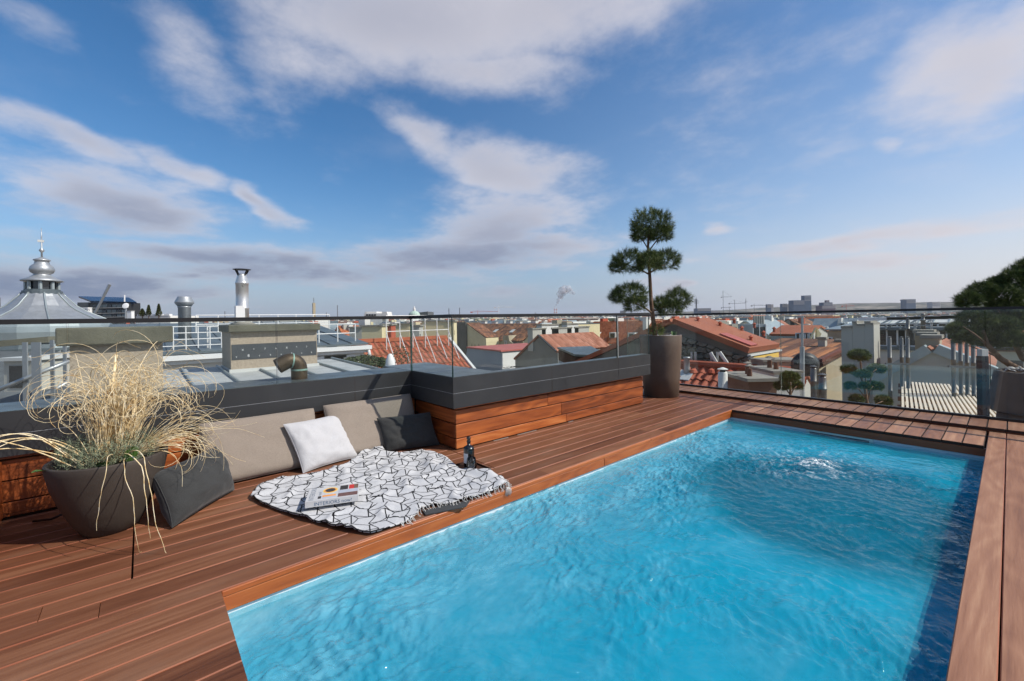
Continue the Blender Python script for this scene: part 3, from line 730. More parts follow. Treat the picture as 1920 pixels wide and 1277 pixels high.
def fold(x, y):
    q = Vector((x * 1.0, y * 1.0, 0.3))
    n1 = mnoise.fractal(q * 4.2, 0.8, 2.0, 3); n2 = abs(mnoise.noise(Vector((x * 2.2 - y * 4.4, x * 5.2 + y * 1.6, 1.0))))
    z = 0.006 + 0.006 * max(0, n1 + .3) + 0.019 * (1 - min(1, n2 * 4.0)) ** 2
    # the bunched far side and the rolled corner near the bottle
    ridge = math.exp(-((y - 1.80 - 0.10 * math.sin(7 * x)) / 0.055) ** 2) * (1 if x > -3.3 else 0.5); z += 0.035 * ridge * (0.6 + 0.6 * mnoise.noise(Vector((x * 9, y * 9, 4))))
    back = math.exp(-((x + 3.55 + 0.5 * (1.6 - y)) / 0.11) ** 2); z += 0.045 * back * (0.5 + 0.8 * abs(mnoise.noise(Vector((x * 8, y * 8, 2)))))
    return max(z, 0.005)
bm = MB(); bm.v = [(p.x, p.y, 0.004 + fold(p.x, p.y)) for p in V2]; bm.f = [tuple(f) for f in F2]; bm.mi = [0] * len(bm.f)
blk = bm.build('blanket', blanket_mat(), None, True, origin=bl_c)
sm = blk.modifiers.new('thick', 'SOLIDIFY'); sm.thickness = 0.006; sm.offset = 1
tag(blk, 'crumpled white blanket with black geometric lines spread on the deck', 'blanket')
# black hem on the near side, fringe on the pool side
def hem_pts(a, c): return [on_z(p[0], p[1], 0.014) + Vector((0, 0, 0.004)) for p in outline_px[a:c]]
hm = [Vector((p.x, p.y, 0.012 + fold(p.x, p.y))) for p in outl[27 * 4 - 4:33 * 4]]
MB().tube(hm, 0.0035, 5).build('hem', plain('hem_black', S(30, 30, 31), 0.9), blk, True)
fr = MB(); rf = random.Random(2)
for k in range(16 * 4 + 2, 25 * 4, 1):
    for rep in range(2):
        p = outl[k] if k < len(outl) else outl[-1]; q = outl[min(k + 1, ne - 1)]; p0 = p.lerp(q, rf.random())
        d = Vector((rf.uniform(0.3, 1), rf.uniform(-0.6, 0.7), 0)).normalized()
        L = rf.uniform(0.015, 0.035); z0 = 0.012 + fold(p0.x, p0.y); path = []
        for s in range(6):
            t = s / 5; w = Vector((p0.x, p0.y, z0)) + d * L * t + Vector((-d.y, d.x, 0)) * 0.008 * math.sin(5 * t + rf.random() * 3)
            zmin = 0.007 if w.x < XL + 0.02 else 0.004 - (w.x - XL - 0.02) * 2
            w.z = max(zmin, z0 * (1 - t) + 0.012 * math.sin(3.1 * t)); path.append(w)
        fr.tube(path, 0.0018, 4)
for s in range(7):      # the tassel that hangs over the edge
    p0 = on_z(947 + s, 914, 0.014); q = [Vector((p0.x, p0.y, 0.015)), Vector((XL + 0.018, p0.y + .006, 0.014)), Vector((XL + 0.030 + .001 * s, p0.y + 0.004 * s - .01, 0.002)), Vector((XL + 0.030, p0.y + 0.006 * s - .02, -0.03 - 0.004 * (s % 3)))]
    fr.tube(q, 0.0020, 4)
fr.build('fringe', plain('fringe_white', S(196, 194, 190), 0.95), blk, True, kind='stuff')
und = MB(); pg = [on_z(x, y, 0.006) for x, y in ((792, 958), (845, 946), (882, 938), (874, 950), (828, 960), (798, 966))]
und.prism([Vector((p.x, p.y, 0.004)) for p in pg], (0, 0, 0.006)); und.build('turned_corner', plain('blanket_back', S(60, 61, 62), 0.95), blk)

# ------------------------------------------------------------------ book
bk0 = on_z(572, 957, 0.03); bk1 = on_z(664, 944, 0.03); bk3 = on_z(598, 921, 0.05)
ux = (bk1 - bk0); ux.z = 0; Lb = 0.30; ux.normalize(); uy = Vector((-ux.y, ux.x, 0)); Wb = 0.215
if uy.dot(bk3 - bk0) < 0: uy = -uy
bx = bk0.copy(); bx.z = 0.042
book = thing('book', 'thick white hardcover book with a photo collage cover lying on the blanket', 'book', bx)
plain('book_white', S(190, 190, 190), 0.35, 0, 0.02); plain('book_pages', S(210, 206, 196), 0.9, 0, 0.08, 90)
plain('ink_slate', S(112, 122, 136), 0.5); plain('ink_blue', S(38, 78, 112), 0.5); plain('ink_black', S(34, 32, 32), 0.4); plain('ink_orange', S(228, 146, 60), 0.4); plain('ink_red', S(190, 40, 36), 0.4)
plain('ink_brown', S(110, 84, 66), 0.4, 0, 0.3, 40); plain('ink_grey', S(170, 176, 188), 0.4); plain('ink_wine', S(104, 72, 66), 0.4, 0, 0.35, 60); plain('ink_yellow', S(226, 200, 90), 0.4)
HB = 0.036; tb = 0.003
b = MB(); b.obox(bx + ux*0.004 + uy*0.004 + UP*tb, ux*(Lb-0.009), uy*(Wb-0.008), UP*(HB-2*tb)); b.build('page_block', MATS['book_pages'], book)
b = MB(); b.obox(bx, ux*Lb, uy*Wb, UP*tb); b.obox(bx + UP*(HB-tb), ux*Lb, uy*Wb, UP*tb); b.obox(bx + UP*tb, ux*Lb, uy*0.0035, UP*(HB-2*tb)); cov = b.build('cover', MATS['book_white'], book)
def ink(mat, u0, u1, v0, v1, lift=0.0006):
    b = MB(); b.obox(bx + ux*(u0*Lb) + uy*(v0*Wb) + UP*HB, ux*((u1-u0)*Lb), uy*((v1-v0)*Wb), UP*lift); return b
for mat, r in (('ink_black', (.62, .78, .60, .93)), ('ink_red', (.80, .90, .60, .93)), ('ink_brown', (.90, .985, .60, .93)), ('ink_grey', (.60, .985, .36, .58)), ('ink_wine', (.60, .98, .08, .34)), ('ink_orange', (.30, .56, .22, .33)), ('ink_grey', (.30, .56, .10, .20)), ('ink_black', (.22, .28, .12, .30))):
    ink(mat, *r).build('cover_picture', MATS[mat], cov)
def disc(mat, u, v, ra, lift):
    c = bx + ux*(u*Lb) + uy*(v*Wb) + UP*HB; b = MB()
    b.prism([c + ux*(ra*math.cos(t)) + uy*(ra*math.sin(t)) for t in [2*math.pi*k/28 for k in range(28)]], UP*lift); b.build('cover_picture', MATS[mat], cov)
disc('ink_yellow', .43, .68, .044, .0005); disc('ink_orange', .43, .68, .038, .0008); disc('ink_black', .43, .68, .030, .0011)
def mesh_text(text, origin, ex, ey, size, mat, parent, name='lettering'):
    cu = bpy.data.curves.new(name, 'FONT'); cu.body = text; cu.size = size; cu.resolution_u = 2
    tmp = bpy.data.objects.new(name + '_tmp', cu); col.objects.link(tmp)
    dg = bpy.context.evaluated_depsgraph_get(); me = bpy.data.meshes.new_from_object(tmp.evaluated_get(dg)); bpy.data.objects.remove(tmp)
    me.materials.clear(); me.materials.append(MATS[mat])
    for v in me.vertices:
        p = Vector(origin) + Vector(ex) * v.co.x + Vector(ey) * v.co.y; v.co = p - wloc(parent)
    o = bpy.data.objects.new(name, me); col.objects.link(o); o.parent = parent; return o
mesh_text('INTERIORS', bx + ux*(.145*Lb) + uy*(.05*Wb) + UP*(HB+.0004), uy, -ux, 0.042, 'ink_slate', cov)
mesh_text('now!', bx + ux*(.27*Lb) + uy*(.36*Wb) + UP*(HB+.0004), uy, -ux, 0.03, 'ink_slate', cov)
mesh_text('INTERIORS now!', bx + ux*(.16*Lb) - uy*0.0004 + UP*0.006, ux, UP, 0.030, 'ink_blue', cov)

# ------------------------------------------------------------------ bottle on a tray with a stemless glass
bc = Vector((-2.72, 1.905, 0.0))
tray = thing('serving_tray', 'small dark wooden tray under the black bottle', 'tray', bc)
plain('tray_wood', S(58, 34, 22), 0.45, 0, 0.2, 12)
b = MB(); b.box(bc.x - .13, bc.x + .13, bc.y - .085, bc.y + .085, 0.003, 0.010); b.build('tray_base', MATS['tray_wood'], tray)
b = MB()
for s in (-1, 1): b.box(bc.x - .13, bc.x + .13, bc.y + s*.085 - .004, bc.y + s*.085 + .004, 0.0031, 0.022); b.box(bc.x + s*.13 - .004, bc.x + s*.13 + .004, bc.y - .081, bc.y + .081, 0.0031, 0.022)
b.build('tray_rim', MATS['tray_wood'], tray)
plain('bottle_black', S(14, 14, 15), 0.08, 0, 0.05, spec=0.8); plain('paper_label', S(206, 206, 208), 0.6, 0, 0.06, 60)
bo = thing('bottle', 'squat black bottle with a pale paper label and round stopper', 'bottle', (bc.x - .03, bc.y + 0.0, 0.0102))
cc_ = (bc.x - .03, bc.y + 0.0, 0.0102); bz = MB()
bz.lathe([(.034, 0), (.040, .004), (.041, .012), (.041, .145), (.039, .156), (.020, .168), (.0135, .172), (.0125, .190)], cc_, 28); bz.build('bottle_body', MATS['bottle_black'], bo, True)
MB().lathe([(.015, .190), (.0165, .197), (.0165, .203), (.012, .208), (.013, .216), (.0165, .222), (.0165, .230), (.011, .236), (.004, .238)], cc_, 20).build('stopper', MATS['bottle_black'], bo, True)
# label wraps the side turned away from the pool
lb = MB(); n_ = 12; a0, a1 = math.atan2(-0.55, 0.25), math.atan2(-0.85, 0.9)
ringp = []
for k in range(n_ + 1):
    a = -1.95 + k * 1.15 / n_; ringp.append((cc_[0] + .0416 * math.cos(a), cc_[1] + .0416 * math.sin(a)))
for k in range(n_):
    (xa, ya), (xb, yb) = ringp[k], ringp[k + 1]; lb.face([(xa, ya, .05), (xb, yb, .05), (xb, yb, .125), (xa, ya, .125)])
lb.build('paper_label', MATS['paper_label'], bo)
gm, N = new_mat('drink_glass'); t_ = N.new('ShaderNodeBsdfTransparent'); t_.inputs[0].default_value = (.9, .92, .93, 1); g_ = N.new('ShaderNodeBsdfGlossy'); g_.inputs['Roughness'].default_value = .03
lw = N.new('ShaderNodeLayerWeight'); lw.inputs[0].default_value = .35; mx = N.new('ShaderNodeMixShader'); N.l.new(lw.outputs['Fresnel'], mx.inputs[0]); N.l.new(t_.outputs[0], mx.inputs[1]); N.l.new(g_.outputs[0], mx.inputs[2]); finish(N, mx.outputs[0])
gc = (bc.x + .052, bc.y - .035, 0.0102)
gz_ = MB().lathe([(.020, 0.0), (.030, .008), (.039, .03), (.040, .045), (.034, .085), (.031, .100), (.0298, .100), (.0328, .085), (.0387, .045), (.0377, .031), (.029, .010), (.010, .005)], gc, 28).build('tumbler', gm, None, True, origin=gc)
tag(gz_, 'empty stemless glass on the tray in front of the black bottle', 'glass')

# ------------------------------------------------------------------ grass planter
pc = Vector((-3.36, -0.15, 0.0))
pl_ = thing('grass_planter', 'dark clay planter with dry curling straw grass and grey green herbs', 'planter', pc)
prof = [(.108, 0.0), (.120, .006), (.160, .08), (.202, .18), (.234, .28), (.252, .37), (.256, .408), (.254, .414), (.240, .414), (.236, .40), (.224, .36)]
po = MB().lathe(prof, pc, 48, 1.0, 1.02, True, False).build('pot', MATS['pot_clay'], pl_, True)
plain('soil', S(52, 40, 32), 0.95, 0, 0.3, 20, 0.5, 60)
MB().lathe([(.226, .372), (.12, .384), (.001, .388)], pc, 32, capb=False, capt=False).build('soil', MATS['soil'], pl_, True)
def straw_mat():
    m, N = new_mat('straw'); c = N.coord('Object'); r = N.noise(c, 9, 3)
    cc = N.ramp(N.mapr(N.noise(c, 23, 4, .6), .3, .7), [(0, S(176, 134, 82)), (.3, S(218, 190, 138)), (.65, S(236, 218, 178)), (1, S(242, 232, 208))])
    finish(N, princ(N, cc, .55, 0, None, .35)); return m
straw_mat()
gb = MB(); rg = random.Random(21)
def blade(p, d, L, curl, droop, r0, segs=15, wob=0.0, axis=None):
    pts, rad = [], []; d = d.normalized(); axis = axis or Vector((rg.uniform(-1, 1), rg.uniform(-1, 1), rg.uniform(-.3, .3))).normalized()
    for s in range(segs + 1):
        t = s / segs; pts.append(p.copy()); rad.append(r0 * (1 - 0.75 * t ** 1.5) + 0.0004)
        d = (d + Vector((0, 0, -1)) * droop * t).normalized()
        d = Quaternion(axis, curl * (2.6 * t * t) / segs) @ d
        if wob: d = (d + Vector((rg.gauss(0, wob), rg.gauss(0, wob), rg.gauss(0, wob)))).normalized()
        p = p + d * (L / segs)
        if p.z < 0.01: p.z = 0.01
    gb.tube(pts, rad, 3, False)
for k in range(290):
    a = rg.uniform(0, 6.283); rr = rg.uniform(0, .10)
    p = pc + Vector((rr * math.cos(a), rr * math.sin(a) + .01, .385))
    out = Vector((math.cos(a), math.sin(a), 0)); lean = Vector((-.05, .42, 0))
    d = UP * rg.uniform(1.8, 2.9) + out * rg.uniform(.0, .5) + lean * rg.uniform(-.4, 1.7) + Vector((rg.gauss(0, .2), rg.gauss(0, .28), 0))
    q = rg.random()
    if q < .35: blade(p, d, rg.uniform(.22, .42), rg.uniform(-1, 1) * 1.6, rg.uniform(.0, .10), rg.uniform(.0012, .0028), 12)
    else: blade(p, d, rg.uniform(.55, .98), rg.choice((-1, 1)) * rg.uniform(3.0, 8.0), rg.uniform(.0, .06), rg.uniform(.0011, .0023), 28, .012)
for k in range(60):     # drooping tangle on the cushion side
    a = rg.uniform(.6, 2.4); p = pc + Vector((.10 * math.cos(a), .12 * math.sin(a), .39))
    blade(p, UP * rg.uniform(.3, 1.0) + Vector((rg.gauss(0, .3), rg.uniform(.6, 1.2), 0)), rg.uniform(.4, .75), rg.choice((-1, 1)) * rg.uniform(2, 7), rg.uniform(.12, .4), rg.uniform(.001, .0018), 22, .04)
for (px_, L, c_) in ((0, .85, 2.2), (1, 1.0, -2.6), (2, .9, 3.4), (3, 1.05, 2.0), (4, .75, -3.0), (5, .8, 3.2), (6, .95, -1.8)):      # long strands trailing towards the bench and the pool
    p = pc + Vector((.02 * px_, -.06 - .01 * px_, .40)); blade(p, Vector((.10 + .13 * (px_ % 4), -.75, .75 + .12 * (px_ % 3))), L, c_ * .55, .30 + .05 * (px_ % 3), .0030, 30, .045)
for k in range(4):
    p = pc + Vector((.10, .02 + .02 * k, .40)); blade(p, Vector((.9, -.05 + .07 * k, .45)), .60 + .09 * k, rg.uniform(-1.2, 1.2), .62, .0028, 24, .09)
for (dy, dx, L) in ((-.01, -.02, .60), (.07, .03, .30)):   # two stout dry stalks
    p = pc + Vector((dx, dy, .385)); gb.tube([p, p + Vector((.0, .015, L * .5)), p + Vector((.01, .045, L))], [.011, .010, .006], 7)
o = gb.build('straw_blades', MATS['straw'], pl_, True, kind='stuff')
hb = MB(); rh = random.Random(4)
plain('herb_green', S(118, 126, 100), .8, 0, .35, 30); plain('leaf_green', S(74, 106, 44), .5, 0, .25, 20)
for k in range(230):
    a = rh.uniform(-2.6, 1.7); rr = rh.uniform(.10, .215); p = pc + Vector((rr * math.cos(a), rr * math.sin(a), .385)); top = p + Vector((rh.gauss(.03, .03), rh.gauss(0, .03), rh.uniform(.09, .19)))
    for s in range(16):
        q = p.lerp(top, s / 16); d = Vector((rh.gauss(0, 1), rh.gauss(0, 1), rh.uniform(.2, 1.2))).normalized() * rh.uniform(.018, .034); w = d.cross(Vector((rh.gauss(0, 1), rh.gauss(0, 1), rh.gauss(0, 1)))).normalized() * .0016
        hb.face([q - w, q + w, q + d])
hb.build('herb_tufts', MATS['herb_green'], pl_, kind='stuff')
def leaf(parent, p, d, L, W, up=UP):
    d = d.normalized(); s = d.cross(UP).normalized(); n = s.cross(d); b = MB(); k = 8; row = []
    for i_ in range(k + 1):
        t = i_ / k; w = W * math.sin(math.pi * min(1, t * .93 + .05)) ** .8; c = p + d * (L * t) - UP * (.25 * L * t * t); row.append((c - s*w + n*w*.3, c, c + s*w + n*w*.3))
    for i_ in range(k):
        for j in (0, 1): b.face([row[i_][j], row[i_][j+1], row[i_+1][j+1], row[i_+1][j]])
    return b.build('leaf', MATS['leaf_green'], parent, True)
for (dx, dy, L, W, dd) in ((.17, .09, .15, .032, (.35, .12, 1)), (.18, -.02, .09, .026, (.6, 0, .8)), (.06, -.22, .10, .028, (.5, -.6, .5)), (.19, .01, .07, .02, (.7, .5, .6))):
    leaf(pl_, pc + Vector((dx, dy, .385)), Vector(dd), L, W)
# drip hose behind the pot
MB().tube([(-3.62, -.33, .07), (-3.70, -.42, .02), (-3.76, -.50, .012)], .007, 8).build('hose', MATS['rail_metal'], pl_, True)

# ------------------------------------------------------------------ pines
plain('bark', S(112, 86, 66), .9, 0, .35, 14, .8, 45, dirt=S(152, 128, 104))
def needle_mat(name, a, b_, c_):
    m, N = new_mat(name); c = N.coord('Object')
    cc = N.ramp(N.mapr(N.noise(c, 13, 4, .6), .3, .7), [(0, a), (.55, b_), (1, c_)])
    finish(N, princ(N, cc, .6, 0, None, .3)); return m
needle_mat('pine_needles', S(46, 58, 30), S(82, 96, 48), S(126, 134, 70))
needle_mat('pine_needles_light', S(58, 72, 32), S(94, 108, 52), S(140, 146, 78))
def needle_pad(c, rx, ry, rz, tufts, L, seed, up=.55, per=15, wid=.0016):
    """one clipped pad of needles: tufts spread through an uneven ellipsoid"""
    b = MB(); r = random.Random(seed); c = Vector(c)
    for k in range(tufts):
        th = r.uniform(0, 6.283); u = r.uniform(-.75, 1); s = math.sqrt(max(0, 1 - u * u)); dirn = Vector((s * math.cos(th), s * math.sin(th), u))
        lump = 1 + .22 * mnoise.noise(dirn * 2.3 + Vector((seed * 3.1, 0, 0))) + .10 * mnoise.noise(dirn * 6 + Vector((0, seed, 0)))
        rad = (r.uniform(.35, 1.0) ** .45) * lump
        p = c + Vector((dirn.x * rx, dirn.y * ry, dirn.z * rz)) * rad
        ax = (Vector((dirn.x / rx, dirn.y / ry, dirn.z / rz)).normalized() * .7 + UP * up + Vector((r.gauss(0, .35), r.gauss(0, .35), r.gauss(0, .25)))).normalized()
        for q in range(per):
            d = (ax + Vector((r.gauss(0, .5), r.gauss(0, .5), r.gauss(0, .5)))).normalized() * L * r.uniform(.65, 1.15)
            w = d.cross(Vector((r.gauss(0, 1), r.gauss(0, 1), r.gauss(0, 1)))); w = w.normalized() * wid
            o = p + ax * (L * r.uniform(-.35, .35)); b.face([o - w, o + w, o + d])
    return b
def limb(pts, r0, r1, n=8):
    rr = [r0 + (r1 - r0) * k / (len(pts) - 1) for k in range(len(pts))]; return MB().tube(pts, rr, n)
tp = Vector((-3.34, 5.73, 0)); D6 = 6.24
tree = thing('topiary_pine', 'tall cloud pruned pine in a high brown planter at the end of the raised box', 'tree', tp)
plain('pot_brown', S(88, 71, 58), .6, 0, .22, 3, .15, 25, dirt=S(108, 96, 84))
MB().lathe([(.232, 0), (.240, .006), (.262, .30), (.284, .62), (.295, .875), (.293, .885), (.278, .885), (.272, .86), (.268, .82)], tp, 48, capt=False).build('pot', MATS['pot_brown'], tree, True)
MB().lathe([(.271, .835), (.1, .845), (.001, .85)], tp, 24, capb=False, capt=False).build('soil', MATS['soil'], tree)
plain('pebble', S(150, 150, 150), .6, 0, .2, 10, perobj=.45)
pm = MB().lathe([(.010, -.006), (.016, 0), (.012, .008), (.003, .011)], (0, 0, 0), 7, 1.25, .9).mesh('pebble', MATS['pebble'], smooth=True)
rp = random.Random(9)
for k in range(150):
    a = rp.uniform(0, 6.283); rr = .262 * math.sqrt(rp.random()); o = bpy.data.objects.new('pebble', pm); col.objects.link(o); o.parent = tree
    o.location = (rr * math.cos(a), rr * math.sin(a), .848 + rp.uniform(0, .02)); o.rotation_euler = (rp.uniform(-.5, .5), rp.uniform(-.5, .5), rp.uniform(0, 6)); s = rp.uniform(.7, 1.5); o.scale = (s, s, s)
def T(px, py, dd=0.0): return at(px, py, D6 + dd)
limb([T(1229, 640), T(1226, 610), T(1221, 570), T(1219, 530), T(1217, 495), T(1215, 460), T(1217, 430)], .036, .012, 10).build('trunk', MATS['bark'], tree, True)
for pts, r0 in (([T(1224, 588), T(1205, 574, -.1), T(1185, 566, -.18)], .016), ([T(1223, 584), T(1240, 577, .1), T(1262, 572, .16)], .015), ([T(1218, 515), T(1200, 505, -.06), T(1178, 497, -.12)], .014), ([T(1218, 512), T(1232, 503, .05), T(1250, 495, .1)], .013), ([T(1217, 470), T(1205, 450, .05), T(1195, 440, .1)], .009), ([T(1217, 470), T(1232, 450, -.05), T(1243, 438, -.1)], .009), ([T(1218, 512), T(1216, 500, -.2), T(1214, 492, -.3)], .010)):
    limb(pts, r0, .006).build('branch', MATS['bark'], tree, True)
kx = 1 / 129.0
pads = [(1221, 424, 40, 25, 0, 560), (1205, 441, 22, 15, .1, 200), (1240, 440, 20, 14, -.1, 190), (1178, 493, 33, 18, -.10, 360), (1158, 503, 14, 10, -.1, 90), (1248, 490, 28, 17, .1, 300), (1218, 492, 24, 16, -.22, 230), (1218, 490, 22, 14, .25, 200),
        (1180, 553, 35, 16, -.15, 360), (1192, 572, 22, 11, -.1, 150), (1157, 556, 13, 9, -.1, 80), (1270, 562, 25, 17, .15, 300), (1254, 578, 25, 12, .05, 220), (1238, 570, 14, 10, .2, 120)]
for k, (x_, y_, w_, h_, dd, nt) in enumerate(pads):
    needle_pad(T(x_, y_, dd), w_ * kx * .92, w_ * kx * .92, h_ * kx * 1.22, int(nt * 1.0), .080, 30 + k, up=.35, per=16, wid=.0019).build('needle_pad', MATS['pine_needles'], tree)
o = needle_pad(tp + Vector((.0, -.12, .95)), .10, .10, .08, 60, .07, 77).build('needle_tuft', MATS['pine_needles_light'], tree)
for k in range(3): leaf(tree, tp + Vector((.12 + .03 * k, .14 - .02 * k, .85)), Vector((.2 * (k - 1), .1, 1)), .12, .018)

# pine beyond the far glass, in a fluted dark planter
plain('pot_fluted', S(70, 68, 64), .65, 0, .12, 4, .1, 30)
p2 = Vector((0.30, 7.86, -0.04))
t2 = thing('old_pine', 'broad old pine with two leaning stems in a fluted dark planter behind the far glass', 'tree', p2)
MB().lathe([(.50, 0), (.51, .01), (.445, .46), (.44, .475), (.41, .475), (.40, .44)], p2, 10, capt=False).build('pot', MATS['pot_fluted'], t2)
MB().lathe([(.405, .44), (.2, .46), (.001, .47)], p2, 20, capb=False, capt=False).build('soil', MATS['soil'], t2)
rp = random.Random(19)
for k in range(70):
    a = rp.uniform(0, 6.283); rr = .39 * math.sqrt(rp.random()); o = bpy.data.objects.new('pebble', pm); col.objects.link(o); o.parent = t2
    o.location = (rr * math.cos(a), rr * math.sin(a), .465 + rp.uniform(0, .03)); o.rotation_euler = (rp.uniform(-.5, .5), rp.uniform(-.5, .5), rp.uniform(0, 6)); s = rp.uniform(1.3, 2.8); o.scale = (s, s, s * .6)
def Q(px, py, dd=0.0): return at(px, py, 5.0 + dd)
limb([p2 + Vector((.03, 0, .46)), Q(1945, 708, .3), Q(1905, 690, .3), Q(1875, 672, .25), Q(1850, 645, .2), Q(1842, 620, .2)], .050, .020, 10).build('stem', MATS['bark'], t2, True)
limb([p2 + Vector((.06, .02, .46)), Q(1950, 690, .45), Q(1918, 672, .5), Q(1900, 640, .55), Q(1885, 600, .55), Q(1900, 560, .6)], .046, .018, 10).build('stem', MATS['bark'], t2, True)
for pts, r0 in (([Q(1850, 645, .2), Q(1825, 625, .1), Q(1805, 612, .1)], .014), ([Q(1875, 672, .25), Q(1850, 660, .4), Q(1815, 648, .45)], .012), ([Q(1900, 640, .55), Q(1930, 600, .5), Q(1945, 560, .5)], .014), ([Q(1885, 600, .55), Q(1865, 570, .6), Q(1850, 545, .6)], .012)):
    limb(pts, r0, .005).build('branch', MATS['bark'], t2, True)
kq = 1 / 160.0
pads = [(1840, 548, 34, 24, .5), (1815, 565, 26, 20, .4), (1880, 560, 46, 30, .45), (1900, 525, 34, 24, .5), (1925, 505, 30, 22, .5), (1950, 540, 50, 40, .5), (1830, 600, 42, 24, .3), (1870, 615, 50, 26, .3), (1920, 600, 50, 34, .4),
        (1812, 632, 30, 16, .3), (1845, 640, 34, 14, .5), (1900, 640, 36, 16, .2), (1960, 600, 56, 44, .4), (1790, 618, 14, 10, .2), (1880, 580, 40, 24, .7), (1955, 500, 40, 30, .6), (1870, 535, 24, 16, .6), (2010, 560, 60, 50, .4)]
for k, (x_, y_, w_, h_, dd) in enumerate(pads):
    needle_pad(Q(x_, y_, dd), w_ * kq * .62, w_ * kq * .75, h_ * kq * .80, int(w_ * 10), .072, 130 + k, up=.4, per=14, wid=.0023).build('needle_pad', MATS['pine_needles'], t2)
sl2 = MB().box(-.12, 3.0, YB + .365, 9.6, -.35, -.045).build('stand_slab', MATS['anthracite'], t2)
MB().tube([Q(1880, 795, .2), Q(1900, 788, .15), Q(1925, 785, .1)], .006, 6).build('hose', MATS['rail_metal'], t2, True)

# ------------------------------------------------------------------ brass vent elbow on the parapet
vp = Vector((-4.12, 1.05, ZT + .003))
plain('brass', S(86, 70, 54), .5, .6, .25, 9, .05, 30); plain('verdigris', S(140, 170, 158), .7, .2, .25, 30)
ve = thing('vent_elbow', 'brown brass vent pipe elbow standing on the grey parapet cap', 'vent pipe', vp)
pts = [vp, vp + Vector((0, 0, .09))] + [vp + Vector((0, -.075 + .075 * math.cos(a), .09 + .075 * math.sin(a))) for a in [R(18 * k) for k in range(1, 8)]] 
d_ = (pts[-1] - pts[-2]).normalized(); pts.append(pts[-1] + d_ * .06)
MB().tube(pts, .066, 24, False).build('elbow', MATS['brass'], ve, True)
MB().tube([pts[-1] + d_ * .001, pts[-1] - d_ * .04], [.061, .06], 24, True).build('bore', MATS['sub_dark'], ve)
MB().tube([vp + Vector((0, 0, .075)), vp + Vector((0, 0, .09))], .0675, 24, False).build('band', MATS['verdigris'], ve, True)
MB().tube([pts[5], pts[5] + (pts[6] - pts[5]).normalized() * .012], .0678, 24, False).build('band', MATS['verdigris'], ve, True)
# ================================================================== THE CITY BELOW
ZG = -19.0                                        # street level, some twenty metres under the deck
plain('ground_mix', S(120, 112, 104), .95, 0, .25, .02)
b = MB(); n = 64; Rr = [30, 400, 2500, 9000]
g_ = MB(); prev = None
for k in range(n):
    a0, a1 = 2 * math.pi * k / n, 2 * math.pi * (k + 1) / n
    g_.face([(0, 0, ZG), (12000 * math.cos(a0), 12000 * math.sin(a0), ZG), (12000 * math.cos(a1), 12000 * math.sin(a1), ZG)])
struct(g_.build('ground', MATS['ground_mix']))
# low hills ring the city, higher towards the south-west side of the view
hl = MB(); A0, A1 = -110, 25; K = 150
def hill_h(az, lay):
    u = math.degrees(az)
    base = 62 + 95 * math.exp(-((u + 8) / 17.0) ** 2) + 28 * math.exp(-((u + 62) / 25.0) ** 2)
    return base * (.75 + .25 * lay) + 16 * mnoise.noise(Vector((u * .11, lay * 3, 0))) + 7 * mnoise.noise(Vector((u * .5, lay, 4)))
for lay, (d0, d1) in enumerate(((5200, 6600), (7200, 9400))):
    for k in range(K):
        q = []
        for kk in (k, k + 1):
            az = R(A0 + (A1 - A0) * kk / K); s_, c_ = math.sin(az), math.cos(az); hh = hill_h(az, lay)
            q.append([(d0 * s_, d0 * c_, ZG), ((d0 * .5 + d1 * .5) * s_, (d0 * .5 + d1 * .5) * c_, hh * .75), (d1 * s_, d1 * c_, hh)])
        for j in (0, 1): hl.face([q[0][j], q[1][j], q[1][j + 1], q[0][j + 1]])
m_, N = new_mat('hill_woods'); c = N.coord('Object')
finish(N, princ(N, N.ramp(N.noise(c, .006, 8, .65), [(.3, S(58, 62, 60)), (.5, S(92, 92, 84)), (.62, S(136, 128, 116)), (.75, S(160, 150, 138))]), .95, 0, None, .1))
struct(hl.build('hills', m_))

# ------------------------------------------------------------------ city materials
plain('stucco_cream', S(214, 200, 160), .9, 0, .08, .35, .1, 8, dirt=S(186, 170, 132)); plain('stucco_grey', S(134, 132, 124), .9, 0, .14, .4, .2, 8, dirt=S(96, 94, 86))
plain('stucco_bluegrey', S(150, 158, 164), .9, 0, .05, .3, .1, 8); plain('stucco_white', S(214, 212, 206), .9, 0, .05, .3, .05, 8, dirt=S(188, 184, 176)); plain('stucco_beige', S(168, 156, 132), .9, 0, .14, .45, .2, 8, dirt=S(138, 126, 102))
plain('stucco_yellow', S(214, 176, 86), .85, 0, .05, .5); plain('stucco_dark', S(98, 94, 86), .9, 0, .2, .4, .2, 8, dirt=S(70, 66, 60)); plain('stucco_pale', S(176, 174, 164), .9, 0, .08, .4, .1, 8, dirt=S(150, 146, 134))
plain('roof_slate', S(84, 88, 90), .8, 0, .2, 1.2); plain('zinc', S(150, 160, 162), .45, .35, .12, .9); plain('zinc_dark', S(96, 106, 110), .45, .35, .15, .9); plain('zinc_white', S(196, 197, 193), .6, 0, .07, .8)
plain('galvanised', S(164, 168, 170), .45, .55, .12, 3); plain('white_paint', S(222, 222, 220), .5, 0, .03, 2); plain('window_dark', S(38, 44, 50), .12, 0, .2, 1, spec=.8); plain('stainless', S(112, 111, 108), .45, .55, .12, 5)
plain('concrete', S(138, 134, 124), .95, 0, .15, 2.2, .35, 40, dirt=S(92, 90, 80)); plain('concrete_moss', S(96, 94, 80), .95, 0, .3, 3, .5, 30, dirt=S(58, 60, 48)); plain('render_sand', S(166, 152, 134), .95, 0, .16, 34, .5, 160)
